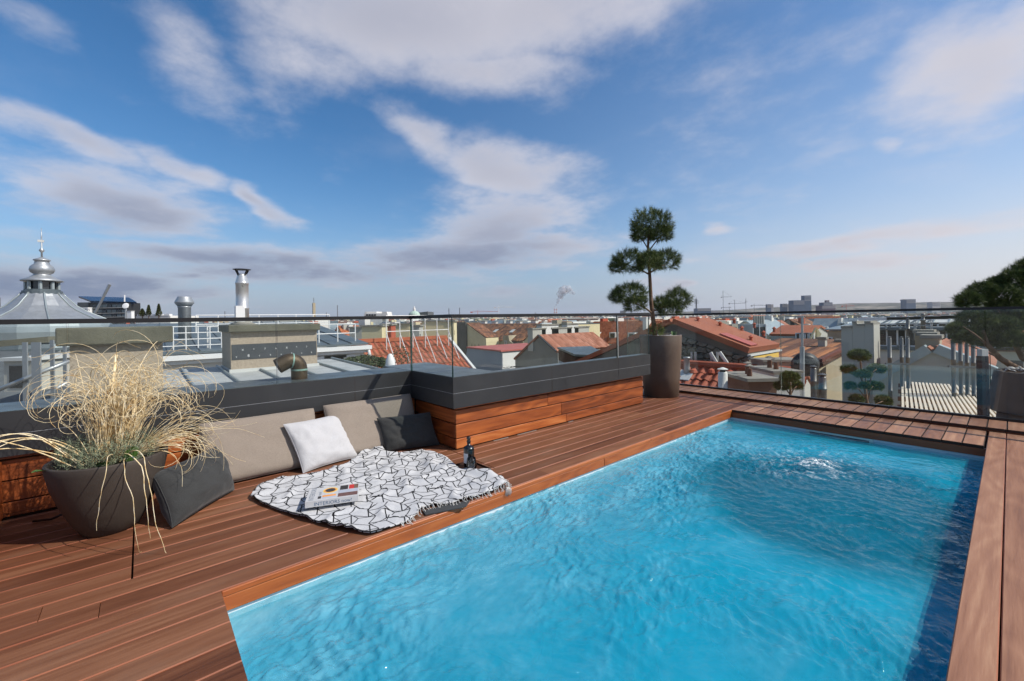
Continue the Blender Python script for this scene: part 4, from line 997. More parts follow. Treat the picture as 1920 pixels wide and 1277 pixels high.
plain('brick_red', S(170, 82, 58), .85, 0, .15, 1.5); plain('red_sheet', S(176, 92, 80), .55, .1, .15, .8); plain('brown_wood', S(106, 76, 60), .7, 0, .2, 3); plain('blackish', S(44, 46, 48), .5, 0, .1, 2); plain('conifer', S(62, 68, 34), .8, 0, .4, 3); plain('hedge_green', S(58, 70, 38), .8, 0, .35, 6)
def tile_mat(name, cols, sx, sz, axis='X'):
    """small roof tiles seen from afar: courses and columns as relief and tone"""
    m, N = new_mat(name); c = N.coord('Object'); x, y, z = N.sep(c)
    u = N.m('MULTIPLY', x if axis == 'X' else y, sx); v = N.m('MULTIPLY', z, sz)
    fu = N.m('PINGPONG', u, .5); fv = N.m('FRACT', v)
    cell = N.new('ShaderNodeTexWhiteNoise'); cell.noise_dimensions = '2D'; N.l.new(N.comb(N.m('FLOOR', u), N.m('FLOOR', v), 0), cell.inputs['Vector'])
    f = N.m('ADD', N.m('MULTIPLY', cell.outputs['Value'], .75), N.m('MULTIPLY', N.noise(c, .5, 3, .6), .6))
    cc = N.ramp(N.mapr(f, .25, 1.0), cols)
    nm = N.bump(N.m('ADD', fu, N.m('MULTIPLY', fv, .6)), .8, .05)
    finish(N, princ(N, cc, .8, 0, nm, .25)); return m
tile_mat('tiles_orange_y', [(0, S(136, 72, 46)), (.5, S(160, 88, 56)), (1, S(180, 110, 74))], 4.4, 4.5, 'Y'); tile_mat('tiles_orange_x', [(0, S(136, 72, 46)), (.5, S(160, 88, 56)), (1, S(180, 110, 74))], 4.4, 4.5, 'X')
tile_mat('tiles_terra_y', [(0, S(130, 82, 64)), (.5, S(152, 98, 76)), (1, S(170, 116, 94))], 3.2, 3.6, 'Y'); tile_mat('tiles_terra_x', [(0, S(130, 82, 64)), (.5, S(152, 98, 76)), (1, S(170, 116, 94))], 3.2, 3.6, 'X')
tile_mat('tiles_brown_x', [(0, S(70, 48, 40)), (.4, S(102, 70, 56)), (.75, S(136, 94, 68)), (1, S(176, 118, 78))], 3.6, 3.8, 'X'); tile_mat('tiles_brown_y', [(0, S(70, 48, 40)), (.4, S(102, 70, 56)), (.75, S(130, 88, 66)), (1, S(160, 108, 76))], 3.6, 3.8, 'Y')
plain('tiles_smooth_orange', S(152, 86, 57), .75, 0, .10, .7)
def facade_mat(name, wall, pitch=2.6, storey=3.4, glass=S(52, 58, 64)):
    """storeys of windows too far off to tell apart singly"""
    m, N = new_mat(name); c = N.coord('Object'); x, y, z = N.sep(c)
    u = N.m('FRACT', N.m('DIVIDE', N.m('ADD', x, y), pitch)); v = N.m('FRACT', N.m('DIVIDE', N.m('SUBTRACT', z, .4), storey))
    w = N.m('MULTIPLY', N.m('MULTIPLY', N.m('GREATER_THAN', u, .3), N.m('LESS_THAN', u, .68)), N.m('MULTIPLY', N.m('GREATER_THAN', v, .28), N.m('LESS_THAN', v, .78)))
    gn = N.new('ShaderNodeNewGeometry'); nz = N.m('ABSOLUTE', N.sep(gn.outputs['Normal'])[2]); w = N.m('MULTIPLY', w, N.m('LESS_THAN', nz, .3))
    cc = N.mix(N.mapr(N.noise(c, .25, 5, .6), .3, .7), tuple(k * .88 for k in wall[:3]) + (1,), wall)
    cc = N.mix(w, cc, glass); finish(N, princ(N, cc, N.mapr(w, 0, 1, .9, .3), 0, None, .3)); return m
FAC = [facade_mat('facade_' + n_, w_) for n_, w_ in (('cream', S(206, 192, 154)), ('white', S(204, 202, 194)), ('grey', S(160, 158, 150)), ('ochre', S(196, 164, 106)), ('pale', S(188, 182, 166)))]

# ------------------------------------------------------------------ building helpers
def slab(name, mat, parent, pts, th=.16):
    """a roof slope: outline with real thickness"""
    p = [Vector(q) for q in pts]; nrm = (p[1] - p[0]).cross(p[2] - p[0]).normalized()
    if nrm.z < 0: nrm = -nrm
    c = sum(p, Vector()) / len(p)
    return MB().prism([q + nrm * .02 for q in p], nrm * th).build(name, MATS[mat] if isinstance(mat, str) else mat, parent, origin=c)
def house_y(name, label, prof, y0, y1, wall, roofs, over=.15, cat='house', zb=ZG, group=None, th=.16):
    """fire wall profile (x, z from one side to the other) on the plane y0, extruded to y1; one roof slope per profile segment"""
    xc = sum(p[0] for p in prof) / len(prof); h = thing(name, label, cat, (xc, (y0 + y1) / 2, zb), group)
    poly = [(prof[0][0], y0, zb)] + [(x, y0, z) for x, z in prof] + [(prof[-1][0], y0, zb)]
    MB().prism(poly, (0, y1 - y0, 0)).build('wall', MATS[wall], h, origin=(xc, (y0 + y1) / 2, 0))
    s = 1 if y1 > y0 else -1
    for (a, c_), rm in zip(zip(prof[:-1], prof[1:]), roofs):
        if rm is None: continue
        slab('roof', rm, h, [(a[0], y0 - s * over, a[1]), (c_[0], y0 - s * over, c_[1]), (c_[0], y1 + s * over, c_[1]), (a[0], y1 + s * over, a[1])], th)
    return h
def house_x(name, label, prof, x0, x1, wall, roofs, over=.15, cat='house', zb=ZG, group=None, th=.16):
    yc = sum(p[0] for p in prof) / len(prof); h = thing(name, label, cat, ((x0 + x1) / 2, yc, zb), group)
    poly = [(x0, prof[0][0], zb)] + [(x0, y, z) for y, z in prof] + [(x0, prof[-1][0], zb)]
    MB().prism(poly, (x1 - x0, 0, 0)).build('wall', MATS[wall], h, origin=((x0 + x1) / 2, yc, 0))
    s = 1 if x1 > x0 else -1
    for (a, c_), rm in zip(zip(prof[:-1], prof[1:]), roofs):
        if rm is None: continue
        slab('roof', rm, h, [(x0 - s * over, a[0], a[1]), (x0 - s * over, c_[0], c_[1]), (x1 + s * over, c_[0], c_[1]), (x1 + s * over, a[0], a[1])], th)
    return h
def window_y(h, x, y, z, w, hh, frame='white_paint', mull=True, sgn=-1, dep=.06):
    """a window in a wall that faces -y (or +y)"""
    f = MB(); t = min(.08, w * .12); a, c_ = (y + sgn * dep, y + .005 * -sgn)
    y0, y1 = min(a, c_), max(a, c_)
    f.box(x - w/2, x - w/2 + t, y0, y1, z, z + hh); f.box(x + w/2 - t, x + w/2, y0, y1, z, z + hh); f.box(x - w/2 + t, x + w/2 - t, y0, y1, z, z + t); f.box(x - w/2 + t, x + w/2 - t, y0, y1, z + hh - t, z + hh)
    if mull: f.box(x - t*.4, x + t*.4, y0 + .01, y1, z + t, z + hh - t)
    o = f.build('window', MATS[frame], h, origin=(x, y, z)); MB().box(x - w/2 + t, x + w/2 - t, y + sgn * .022, y + sgn * .014, z + t, z + hh - t).build('pane', MATS['window_dark'], o)
    return o
def window_x(h, x, y, z, w, hh, frame='white_paint', mull=True, dep=.06):
    f = MB(); t = min(.08, w * .12); x0, x1 = x - .005, x + dep
    f.box(x0, x1, y - w/2, y - w/2 + t, z, z + hh); f.box(x0, x1, y + w/2 - t, y + w/2, z, z + hh); f.box(x0, x1, y - w/2 + t, y + w/2 - t, z, z + t); f.box(x0, x1, y - w/2 + t, y + w/2 - t, z + hh - t, z + hh)
    if mull: f.box(x0, x1 - .01, y - t*.4, y + t*.4, z + t, z + hh - t)
    o = f.build('window', MATS[frame], h, origin=(x, y, z)); MB().box(x + .014, x + .022, y - w/2 + t, y + w/2 - t, z + t, z + hh - t).build('pane', MATS['window_dark'], o)
    return o
def chimney(h, x, y, z0, z1, wx, wy, mat='stucco_pale', cap='concrete', pots=0):
    c = MB().box(x - wx/2, x + wx/2, y - wy/2, y + wy/2, z0, z1).build('chimney', MATS[mat], h, origin=(x, y, z0))
    MB().box(x - wx/2 - .06, x + wx/2 + .06, y - wy/2 - .06, y + wy/2 + .06, z1, z1 + .12).build('cap', MATS[cap], c)
    for k in range(pots):
        px_ = x + (k - (pots - 1) / 2) * wx / max(pots, 1) if wx > wy else x; py_ = y if wx > wy else y + (k - (pots - 1) / 2) * wy / max(pots, 1)
        MB().lathe([(.11, .12), (.10, .55), (.13, .58), (.13, .64)], (px_, py_, z1), 8).build('chimney_pot', MATS['brick_red'], c)
    return c
def xz(px, py, y): p = on_y(px, py, y); return (p.x, p.z)
def yz(px, py, x): p = on_x(px, py, x); return (p.y, p.z)

# ------------------------------------------------------------------ grey gable and its neighbours (centre)
YP = 24.0
pr = [xz(966, 675, YP), xz(1012, 631, YP), xz(1046, 662, YP)]
yend = yz(1109, 625, pr[1][0])[0]
h1 = house_y('gable_house', 'house with bare grey gable wall and terracotta tiled roof below the raised box', pr, YP, yend, 'stucco_grey', ['tiles_terra_y', 'tiles_terra_y'], .12)
slab('verge_strip', 'blackish', h1, [(pr[1][0], YP - .30, pr[1][1] + .1), (pr[2][0], YP - .30, pr[2][1] + .1), (pr[2][0], YP - .14, pr[2][1] + .1), (pr[1][0], YP - .14, pr[1][1] + .1)], .06)
xr = pr[1][0]
for k, t in enumerate((.10, .30, .52, .74, .93)):
    chimney(h1, xr - 1.0, YP + (yend - YP) * t, pr[1][1] - 1.2, pr[1][1] + .55 + .3 * (k % 2), .6, 1.5 + .5 * (k % 3), 'stucco_white' if k % 2 else 'stucco_pale')
# lean-to with glazed roof and timber sides in front of it
dx0 = 21.0
q = [at(1043, 656, 22), at(1112, 656, 25), at(1145, 672, 19), at(1078, 668, 16.5)]
q = [Vector((on_z(p[0], p[1], z).x, on_z(p[0], p[1], z).y, z)) for p, z in (((1045, 655), -.55), ((1108, 653), -.55), ((1146, 672), -.75), ((1078, 669), -.75))]
sh = thing('roof_shed', 'low shed with grey sheet roof and brown timber sides on the terracotta roof', 'roof shed', (q[3].x, q[3].y, ZG))
slab('sheet_roof', 'zinc_dark', sh, q, .10)
inner = [p.lerp(sum(q, Vector()) / 4, .04) - Vector((0, 0, .03)) for p in q]
for k in range(4):
    a, c_ = inner[k], inner[(k + 1) % 4]; b = MB(); dn = Vector((0, 0, -.55)); b.face([a, c_, c_ + dn, a + dn]); b.face([a + dn, c_ + dn, c_, a]); b.build('side_panel', MATS['brown_wood'], sh)
MB().prism([p + Vector((0, 0, -.56)) for p in inner], Vector((0, 0, ZG + 1.5))).build('shed_base', MATS['stucco_bluegrey'], sh)

# blue-grey and white house with red sheet roof
YP = 30.0
cl, cr_ = xz(876, 653, YP), xz(941, 660, YP); yend = yz(985, 650, cr_[0])[0] + 6
b_ = house_y('low_house', 'blue grey house with white street front and red sheet metal roof', [(cl[0] - .9, cl[1] - 3.2), cl, cr_], YP, yend, 'stucco_bluegrey', [None, 'red_sheet'], .12)
MB().box(cr_[0] + .002, cr_[0] + .12, YP - .01, yend, cr_[1] - 1.7, cr_[1] - .06).build('white_band', MATS['stucco_white'], b_)
for py_ in (947.5, 961.0):
    for zt in (669, 678):
        p = on_x(py_, zt, cr_[0]); window_x(b_, cr_[0] + .002, p.y, p.z - (.75 if zt > 670 else .35), 1.0, 1.05 if zt > 670 else .55)
MB().box(cr_[0] - .02, cr_[0] + .2, YP - .3, yend + .1, cr_[1] - .06, cr_[1] + .02).build('gutter', MATS['blackish'], b_)

# courtyard block: dark brown roof between two cream end walls
YR = 62.0
rA, rB = xz(868, 607.5, YR), xz(1018, 609, YR)
zr = (rA[1] + rB[1]) / 2; ye = 56.5; ze = on_y(945, 637, ye).z
h3 = thing('courtyard_house', 'long house with dark brown tiled roof and baroque gable between cream end walls', 'house', ((rA[0] + rB[0]) / 2, YR, ZG))
MB().prism([(rA[0], ye, ZG), (rA[0], ye, ze), (rA[0], YR, zr - .05), (rA[0], YR + 5.5, ze), (rA[0], YR + 5.5, ZG)], (rB[0] - rA[0], 0, 0)).build('wall', MATS['stucco_beige'], h3, origin=(rA[0], YR, 0))
slab('roof', 'tiles_brown_x', h3, [(rA[0], ye - .4, ze - .3), (rB[0], ye - .4, ze - .3), (rB[0], YR, zr), (rA[0], YR, zr)], .2)
slab('roof', 'tiles_brown_x', h3, [(rA[0], YR + 5.9, ze - .3), (rB[0], YR + 5.9, ze - .3), (rB[0], YR, zr), (rA[0], YR, zr)], .2)
bp = [on_y(x, y, ye - .9) for x, y in ((932, 652), (934, 645), (942, 640), (943, 629.5), (953, 629), (955, 639), (963, 645), (965, 652))]
bg_ = MB().prism([Vector((p.x, ye - .9, p.z)) for p in bp] + [Vector((bp[-1].x, ye - .9, ZG)), Vector((bp[0].x, ye - .9, ZG))], (0, 2.2, 0)).build('ornate_gable', MATS['stucco_beige'], h3)
cx_ = (bp[3].x + bp[4].x) / 2
window_y(h3, cx_, ye - .9, bp[3].z - 2.6, .7, 1.6)
MB().box(bp[0].x - .4, bp[-1].x + .4, ye - 1.25, ye - .88, bp[0].z - .5, bp[0].z - .15).build('cornice', MATS['stucco_pale'], h3)
for px_ in (929, 960):
    p = on_y(px_, 627, YR - 3.0); slab('skylight', 'zinc_white', h3, [(p.x - .5, YR - 3.4, zr - (3.4 / (YR - ye)) * (zr - ze) + .22), (p.x + .5, YR - 3.4, zr - (3.4 / (YR - ye)) * (zr - ze) + .22), (p.x + .5, YR - 2.4, zr - (2.4 / (YR - ye)) * (zr - ze) + .22), (p.x - .5, YR - 2.4, zr - (2.4 / (YR - ye)) * (zr - ze) + .22)], .08)
for k, px_ in enumerate((886, 908, 928, 955, 973, 1002)):
    p = on_y(px_, 604, YR + 1.2); chimney(h3, p.x, YR + 1.2, zr - 1.2, zr + .5 + .2 * (k % 2), 1.5, .7, 'stucco_white')
YL = 52.0
h3l = house_y('end_house', 'cream fire wall house with stepped dark flank at the left of the brown roof', [xz(872, 605.5, YL), xz(874, 606, YL), xz(911, 634, YL), xz(911.5, 640, YL)], YL, YL + 3.2, 'stucco_cream', [None, 'tiles_brown_y', None], .1)
p0, p1 = xz(853, 600, YL - .4), xz(873, 604, YL - .4)
MB().box(p0[0], p1[0], YL - .4, YL + 3, ZG, p1[1]).build('dark_flank', MATS['stucco_dark'], h3l)
for px_, py_ in ((885, 650), (891, 650), (898, 649)):
    p = on_y(px_, py_, YL); MB().box(p.x - .06, p.x + .06, YL - .05, YL - .005, p.z - .6, p.z + .5).build('vent_slot', MATS['stucco_dark'], h3l)
YQ = 54.0
h3r = house_y('end_house', 'cream fire wall house with stained chimney blocks at the right of the brown roof', [xz(982, 640, YQ), xz(1010, 609, YQ), xz(1013, 607.5, YQ), xz(1022, 609.5, YQ), xz(1075, 609, YQ)], YQ, YQ + 7, 'stucco_cream', ['tiles_brown_y', None, 'zinc_white', 'roof_slate'], .1)
for px_, t_ in ((1042, 600), (1060, 603), (1072, 606)):
    p = on_y(px_, t_, YQ - .2); MB().box(p.x - .6, p.x + .6, YQ - .5, YQ + .8, ZG, p.z).build('chimney_shaft', MATS['stucco_beige'], h3r)
for px_ in (1005, 1016): p = on_y(px_, 628, YQ); window_y(h3r, p.x, YQ, p.z - .5, .5, 1.3, 'stucco_dark', False)

# ------------------------------------------------------------------ orange pantile roof with white railing, behind the box corner
xr = at(850, 638, 19).x; zr = on_x(850, 638, xr).z; yA = on_x(668, 650, xr).y; yBq = on_x(838, 637, xr).y
xe = xr + 5.0; zeav = zr - 3.3
oh = house_y('pantile_house', 'house with bright orange pantile roof and white safety railing behind the raised box', [(xr - 4.5, zeav), (xr, zr), (xe, zeav)], yA, yBq, 'stucco_cream', ['tiles_orange_y', None], .1)
slab('roof', 'brick_red', oh, [(xr, yA, zr), (xe, yA, zeav), (xe, yBq, zeav), (xr, yBq, zr)], .06)
# pantile rolls: one piece per column, courses stepped
rl = MB(); ncol = int((yBq - yA) / .21); nrow = 15
m0 = MB(); L_ = math.hypot(xe - xr, zr - zeav); dx_, dz_ = (xe - xr) / L_, (zeav - zr) / L_
for r_ in range(nrow):
    for a in range(5):
        pass
seg = L_ / nrow
def tile_piece():
    b = MB(); k = 6
    for e in (0, 1):
        for i_ in range(k + 1):
            t = i_ / k; wv = .045 * math.sin(math.pi * min(1, t * 1.5)) if t < .667 else -.012 * math.sin(math.pi * (t - .667) * 3)
            s_ = e * (seg + .04); lift = .05 - .045 * (1 - e) if False else (.03 if e else 0.0)
            b.v.append((dx_ * s_ - dz_ * (wv + lift), t * .212, dz_ * s_ + dx_ * (wv + lift)))
    for i_ in range(k): b.f.append((i_, i_ + 1, k + 2 + i_, k + 1 + i_)); b.mi.append(0)
    b.f.append(tuple(k + 1 + i_ for i_ in range(k + 1))); b.mi.append(0)
    return b
plain('clay_tile', S(160, 86, 54), .75, 0, .12, 3, perobj=.22); plain('clay_tile_red', S(160, 82, 56), .75, 0, .14, 6, perobj=.22)
allt = MB(); tp_ = tile_piece()
for c_i in range(ncol):
    for r_ in range(nrow):
        o_ = Vector((xr + dx_ * r_ * seg - dz_ * .07, yA + c_i * .21, zr + dz_ * r_ * seg + dx_ * .07)); allt.add([Vector(v) + o_ for v in tp_.v], tp_.f)
allt.build('pantiles', plain('clay_tile_field', S(150, 90, 62), .75, 0, .3, 2.2), oh, kind='stuff')
MB().bar((xr - .1, yA, zr + .16), (xr - .1, yBq, zr + .16), .22, .14).build('ridge_cap', MATS['clay_tile'], oh)
MB().bar((xr + .02, yBq + .09, zr + .05), (xe, yBq + .09, zeav + .05), .12, .22).build('verge_board', MATS['zinc_white'], oh)
def railing(name, label, pts, zoff, hh, n, mat='white_paint', r=.025, rails=(1.0, .55), brace=None, group=None):
    a, c_ = Vector(pts[0]), Vector(pts[1]); h = thing(name, label, 'railing', a, group)
    for k in range(n + 1):
        p = a.lerp(c_, k / n); MB().tube([p, p + Vector((0, 0, hh))], r, 6).build('post', MATS[mat], h)
        if brace is not None: MB().tube([p + Vector((0, 0, hh * .5)), p + Vector(brace)], r * .8, 5).build('brace', MATS[mat], h)
    for f_ in rails: MB().tube([a + Vector((0, 0, hh * f_)), c_ + Vector((0, 0, hh * f_))], r * .9, 6).build('rail', MATS[mat], h)
    return h
railing('roof_railing', 'white tube railing along the ridge of the orange pantile roof', [(xr + .45, yA + 1.0, zr - .25), (xr + .45, yBq - .2, zr - .25)], 0, 1.35, 5, r=.018, brace=(.9, 0, -.62))
# cream chimney blocks and firewalls behind it
rc = random.Random(12)
for k, (x0_, x1_, yt, yb_, dd, mat) in enumerate(((678, 716, 612, 640, 27, 'stucco_cream'), (716, 733, 610, 640, 30, 'brick_red'), (740, 768, 608, 640, 33, 'stucco_cream'), (771, 786, 612, 636, 27.5, 'stucco_pale'), (790, 846, 602, 640, 34, 'stucco_cream'), (655, 678, 615, 645, 29, 'stucco_pale'), (832, 851, 603, 640, 24, 'stucco_cream'))):
    a = at(x0_, yt, dd); c_ = at(x1_, yt, dd); w_ = (c_ - a).length
    ck = thing('chimney_block', ['broad cream chimney block behind the white railing', 'rust red chimney block beside the broad cream one', 'cream chimney block with shuttered slots behind the orange roof', 'small pale chimney block above the orange roof ridge', 'widest cream fire wall behind the end of the orange roof', 'pale chimney block at the start of the orange roof', 'cream chimney block just left of the glass corner'][k], 'chimney', (a.x, a.y, ZG))
    ax_ = (c_ - a).normalized(); bx_ = Vector((-ax_.y, ax_.x, 0)); 
    if bx_.dot(FW) < 0: bx_ = -bx_
    a.z = min(a.z, c_.z); c_.z = a.z; ax_ = (c_ - a).normalized()
    MB().obox(Vector((a.x, a.y, ZG)), ax_ * w_, bx_ * 1.2, Vector((0, 0, a.z - ZG))).build('shaft', MATS[mat], ck)
    MB().obox(Vector((a.x, a.y, a.z)) - ax_ * .08 - bx_ * .08, ax_ * (w_ + .16), bx_ * 1.36, Vector((0, 0, .10))).build('cap', MATS['concrete'], ck)
    for j in range(max(1, int(w_ / .9))):
        p_ = a + ax_ * (w_ * (j + .5) / max(1, int(w_ / .9))) + bx_ * -.015; MB().obox(p_ + Vector((-.22, 0, -.75)), ax_ * .44, bx_ * .02, Vector((0, 0, .26))).build('vent_slot', MATS['stucco_dark'], ck)

# ------------------------------------------------------------------ attic house with white fascia, hedge and closed parasol (left of the orange roof)
xf = at(640, 655, 12.5).x; pA, pB = on_x(560, 661, xf), on_x(682, 650.5, xf); zf = pB.z
ah = thing('attic_house', 'attic storey with white fascia, sliding windows and grey sheet roof behind the flue chimney', 'house', (xf, pB.y, ZG))
ya, yb_ = pA.y - 4, pB.y
MB().box(xf - 6, xf, ya, yb_, ZG, zf - .16).build('wall', MATS['stucco_white'], ah, origin=(xf, yb_, 0))
MB().box(xf - .05, xf + .26, ya, yb_ + .15, zf - .06, zf + .05).build('fascia', MATS['white_paint'], ah); MB().box(xf - .05, xf + .14, ya, yb_ + .1, zf - .16, zf - .061).build('soffit', MATS['white_paint'], ah)
slab('roof', 'zinc_dark', ah, [(xf + .1, ya, zf + .05), (xf + .1, yb_ + .1, zf + .05), (xf - 6, yb_ + .1, zf + .75), (xf - 6, ya, zf + .75)], .05)
for k in range(10):
    yy = yb_ - .4 - k * .6; MB().bar((xf + .1, yy, zf + .13), (xf - 6, yy, zf + .83), .03, .04).build('standing_seam', MATS['zinc_dark'], ah)
for px_ in (611, 628, 645):
    p = on_x(px_, 675, xf); window_x(ah, xf + .002, p.y, zf - 1.0, .62, .80)
MB().tube([(xf + .2, yb_ + .05, zf), (xf + .2, yb_ + .1, zf - .25), (xf + .05, yb_ - .1, zf - .6), (xf + .05, yb_ - .1, zf - 3)], .05, 8).build('downpipe', MATS['white_paint'], ah, True)
railing('roof_railing', 'white tube railing with cone feet on the grey sheet roof behind the flue chimney', [(xf - .4, ya + 2, zf + .08), (xf - .4, yb_ - .1, zf + .08)], 0, .62, 7, r=.018)
railing('roof_railing', 'second white tube railing further back on the grey sheet roof', [(xf - 3.4, ya + 2, zf + .42), (xf - 3.4, yb_ + .1, zf + .42)], 0, .62, 7, r=.018)
def bush(name, label, cat, c, rx, ry, rz, nleaf, seed, mat='hedge_green', size=.05):
    b = MB(); r = random.Random(seed); c = Vector(c)
    for k in range(nleaf):
        th = r.uniform(0, 6.283); u = r.uniform(-.6, 1); s = math.sqrt(max(0, 1 - u*u)); d = Vector((s * math.cos(th), s * math.sin(th), u)); rad = (r.uniform(.4, 1) ** .4) * (1 + .25 * mnoise.noise(d * 2.5 + Vector((seed, 0, 0))))
        p = c + Vector((d.x * rx, d.y * ry, d.z * rz)) * rad; e1 = Vector((r.gauss(0, 1), r.gauss(0, 1), r.gauss(0, 1))).normalized() * size; e2 = e1.cross(Vector((r.gauss(0, 1), r.gauss(0, 1), r.gauss(0, 1)))).normalized() * size * .5
        b.face([p - e1, p + e2, p + e1, p - e2])
    h = thing(name, label, cat, c - Vector((0, 0, rz)))
    b.build('foliage', MATS[mat], h); MB().tube([c - Vector((0, 0, rz * 2.2)), c], [rx * .12, rx * .05], 6).build('stem', MATS['bark'], h)
    return h
bush('hedge_bush', 'low dark clipped hedge in front of the orange pantile roof', 'hedge', at(682, 682, 9.5), .60, .55, .17, 2600, 3, size=.030)
bush('climbing_shrub', 'thin bare shrub against the orange pantiles beside the white parasol', 'shrub', at(752, 672, 10), .22, .22, .30, 220, 5, 'hedge_green', .025)
pz = at(732, 690, 9.0)
pa = thing('closed_parasol', 'closed white parasol standing in front of the orange pantile roof', 'parasol', pz - Vector((0, 0, 1.2)))
MB().lathe([(.10, 0), (.105, .10), (.09, .22), (.055, .32), (.03, .355), (.01, .36)], pz - Vector((0, 0, .06)), 14, rot=.2).build('cover', MATS['white_paint'], pa, True)
MB().tube([pz - Vector((0, 0, 1.6)), pz], .02, 8).build('pole', MATS['galvanised'], pa)

# ------------------------------------------------------------------ our own sheet-metal roof with the two block chimneys
rf_ = thing('sheet_roof', 'blue grey standing seam sheet roof just outside the long parapet', 'roof', (-6, .8, .2))
MB().prism([(-4.37, -.46, .47), (-4.37, 2.5, .47), (-7.45, 2.5, .54), (-7.45, -.46, .54)], (0, 0, -.06)).build('sheet', plain('zinc_pale', S(170, 172, 170), .6, 0, .16, 3.5, .1, 20, dirt=S(128, 134, 136)), rf_)
for k in range(8):
    yy = -.4 + k * .40; MB().bar((-4.38, yy, .485), (-7.45, yy, .555), .018, .03).build('standing_seam', MATS['zinc'], rf_)
MB().box(-7.4, -4.61, -.45, 2.45, ZG, .38).build('wall', MATS['stucco_pale'], rf_, origin=(-7, .6, 0))
def block_chimney(label, X, px0, px1, pt, pm, pb, dep, ov):
    """rendered block with an oversailing concrete slab; its long face looks towards the terrace"""
    a, c_ = on_x(px0, pm, X), on_x(px1, pm, X); zm = (a.z + c_.z) / 2; zt = on_x((px0 + px1) / 2, pt, X + .06).z; zb_ = on_x((px0 + px1) / 2, pb, X).z
    a.z = c_.z = 0; ax_ = Vector((0, 1, 0)); w = c_.y - a.y; bx_ = Vector((-1, 0, 0))
    t = thing('block_chimney', label, 'chimney', a.lerp(c_, .5) + Vector((0, 0, zb_)))
    MB().obox(a + Vector((0, 0, zb_ - .6)), ax_ * w, bx_ * dep, Vector((0, 0, zm - zb_ + .6))).build('shaft', MATS['render_sand'], t, origin=a + Vector((0, 0, zb_)))
    cp = MB().obox(a - ax_ * ov - bx_ * .07 + Vector((0, 0, zm)), ax_ * (w + 2 * ov), bx_ * (dep + .14), Vector((0, 0, zt - zm))).build('cap_slab', MATS['concrete_moss'], t, origin=a + Vector((0, 0, zm))); bevel(cp, .012, 2)
    MB().obox(a - ax_ * .02 - bx_ * .02 + Vector((0, 0, zb_ - .02)), ax_ * (w + .04), bx_ * (dep + .04), Vector((0, 0, .07))).build('flashing', MATS['zinc_white'], t)
    return t, a, ax_, bx_, w, zm, zt
bc1 = block_chimney('large block chimney with mossy concrete slab behind the grass planter', -5.2, 130, 305, 613, 645, 762, .62, .075)
bc2, a, ax_, bx_, w, zm, zt = block_chimney('block chimney with concrete slab and dark marked band behind the brass elbow', -6.6, 432, 594, 608, 621, 694, .8, .03)
z1_, z0_ = zm - .16, zm - .36
MB().obox(a - bx_ * .006 + ax_ * .01 + Vector((0, 0, z0_)), ax_ * (w - .02), bx_ * .005, Vector((0, 0, z1_ - z0_))).build('dark_band', plain('band_grey', S(62, 66, 70), .5), bc2)
rr_ = random.Random(6); chars = ['v', 'X', '8', '^', 'c', '7', 'k', 'o']
bandp = [o_ for o_ in bc2.children if o_.name.startswith('dark_band')][0]
# chalk-like marks on the dark band
for k in range(15):
    t = .05 + k * .062; s_ = .035 if k != 2 else .05
    mesh_text(chars[k % 8], a - bx_ * .0075 + ax_ * (w * t) + Vector((0, 0, z0_ + .03 + (.085 if k % 2 else 0))), ax_, UP, s_, 'white_paint', bandp, 'chalk_mark')
# stainless flue on the marked chimney
fc = at(455, 600, 6.6); fz0 = zt - .002; ft = thing('steel_flue', 'polished stainless steel flue with black rain cap on the marked block chimney', 'flue', (fc.x, fc.y, fz0))
S_ = 6.6 / FPX
r_ = 10.5 * S_; zc = lambda py: at(455, py, 6.6).z
MB().lathe([(.20, 0), (.10, .05), (r_, .06)], (fc.x, fc.y, fz0), 20).build('collar', MATS['concrete'], ft, True)
fl = MB().lathe([(r_, fz0 + .06), (r_, zc(580)), (r_ * 1.05, zc(579.5)), (r_ * 1.05, zc(576.5)), (r_, zc(576)), (r_, zc(533)), (r_ * 1.06, zc(532.5)), (r_ * 1.06, zc(530)), (r_, zc(529.5)), (r_, zc(528)), (r_ * .72, zc(517)), (r_ * .72, zc(514))], (fc.x, fc.y, 0), 28).build('pipe', plain('stainless_bright', S(200, 200, 198), .34, .6, .06, 5), ft, True)
MB().box(fc.x - r_ * .3, fc.x + r_ * 1.15, fc.y - r_ * 1.18, fc.y + r_ * .2, fz0 + .05, zc(574)).build('white_box', MATS['white_paint'], ft)
for k in range(4):
    an = k * math.pi / 2 + .5; MB().tube([(fc.x + r_ * .66 * math.cos(an), fc.y + r_ * .66 * math.sin(an), zc(517)), (fc.x + r_ * 1.25 * math.cos(an), fc.y + r_ * 1.25 * math.sin(an), zc(506))], .012, 5).build('cap_strut', MATS['blackish'], ft)
MB().lathe([(r_ * .5, zc(507)), (r_ * 1.4, zc(506)), (r_ * 1.4, zc(505)), (r_ * .3, zc(504))], (fc.x, fc.y, 0), 24).build('rain_cap', MATS['blackish'], ft)
# grey vent cowl
vc = at(347, 640, 12.0); sv = 12.0 / FPX; vz = lambda py: at(347, py, 12.0).z
vt = thing('vent_cowl', 'weathered grey round vent cowl behind the glass left of the steel flue', 'vent', (vc.x, vc.y, .3))
MB().lathe([(10 * sv, .2), (10 * sv, vz(577)), (10.6 * sv, vz(576.5)), (10.6 * sv, vz(575)), (9.5 * sv, vz(574))], (vc.x, vc.y, 0), 22).build('pipe', MATS['galvanised'], vt, True)
MB().lathe([(9.6 * sv, vz(576)), (15 * sv, vz(568)), (15.3 * sv, vz(566.5)), (11 * sv, vz(558)), (11 * sv, vz(556.5)), (5 * sv, vz(556.5))], (vc.x, vc.y, 0), 22).build('cowl_head', MATS['galvanised'], vt, True)
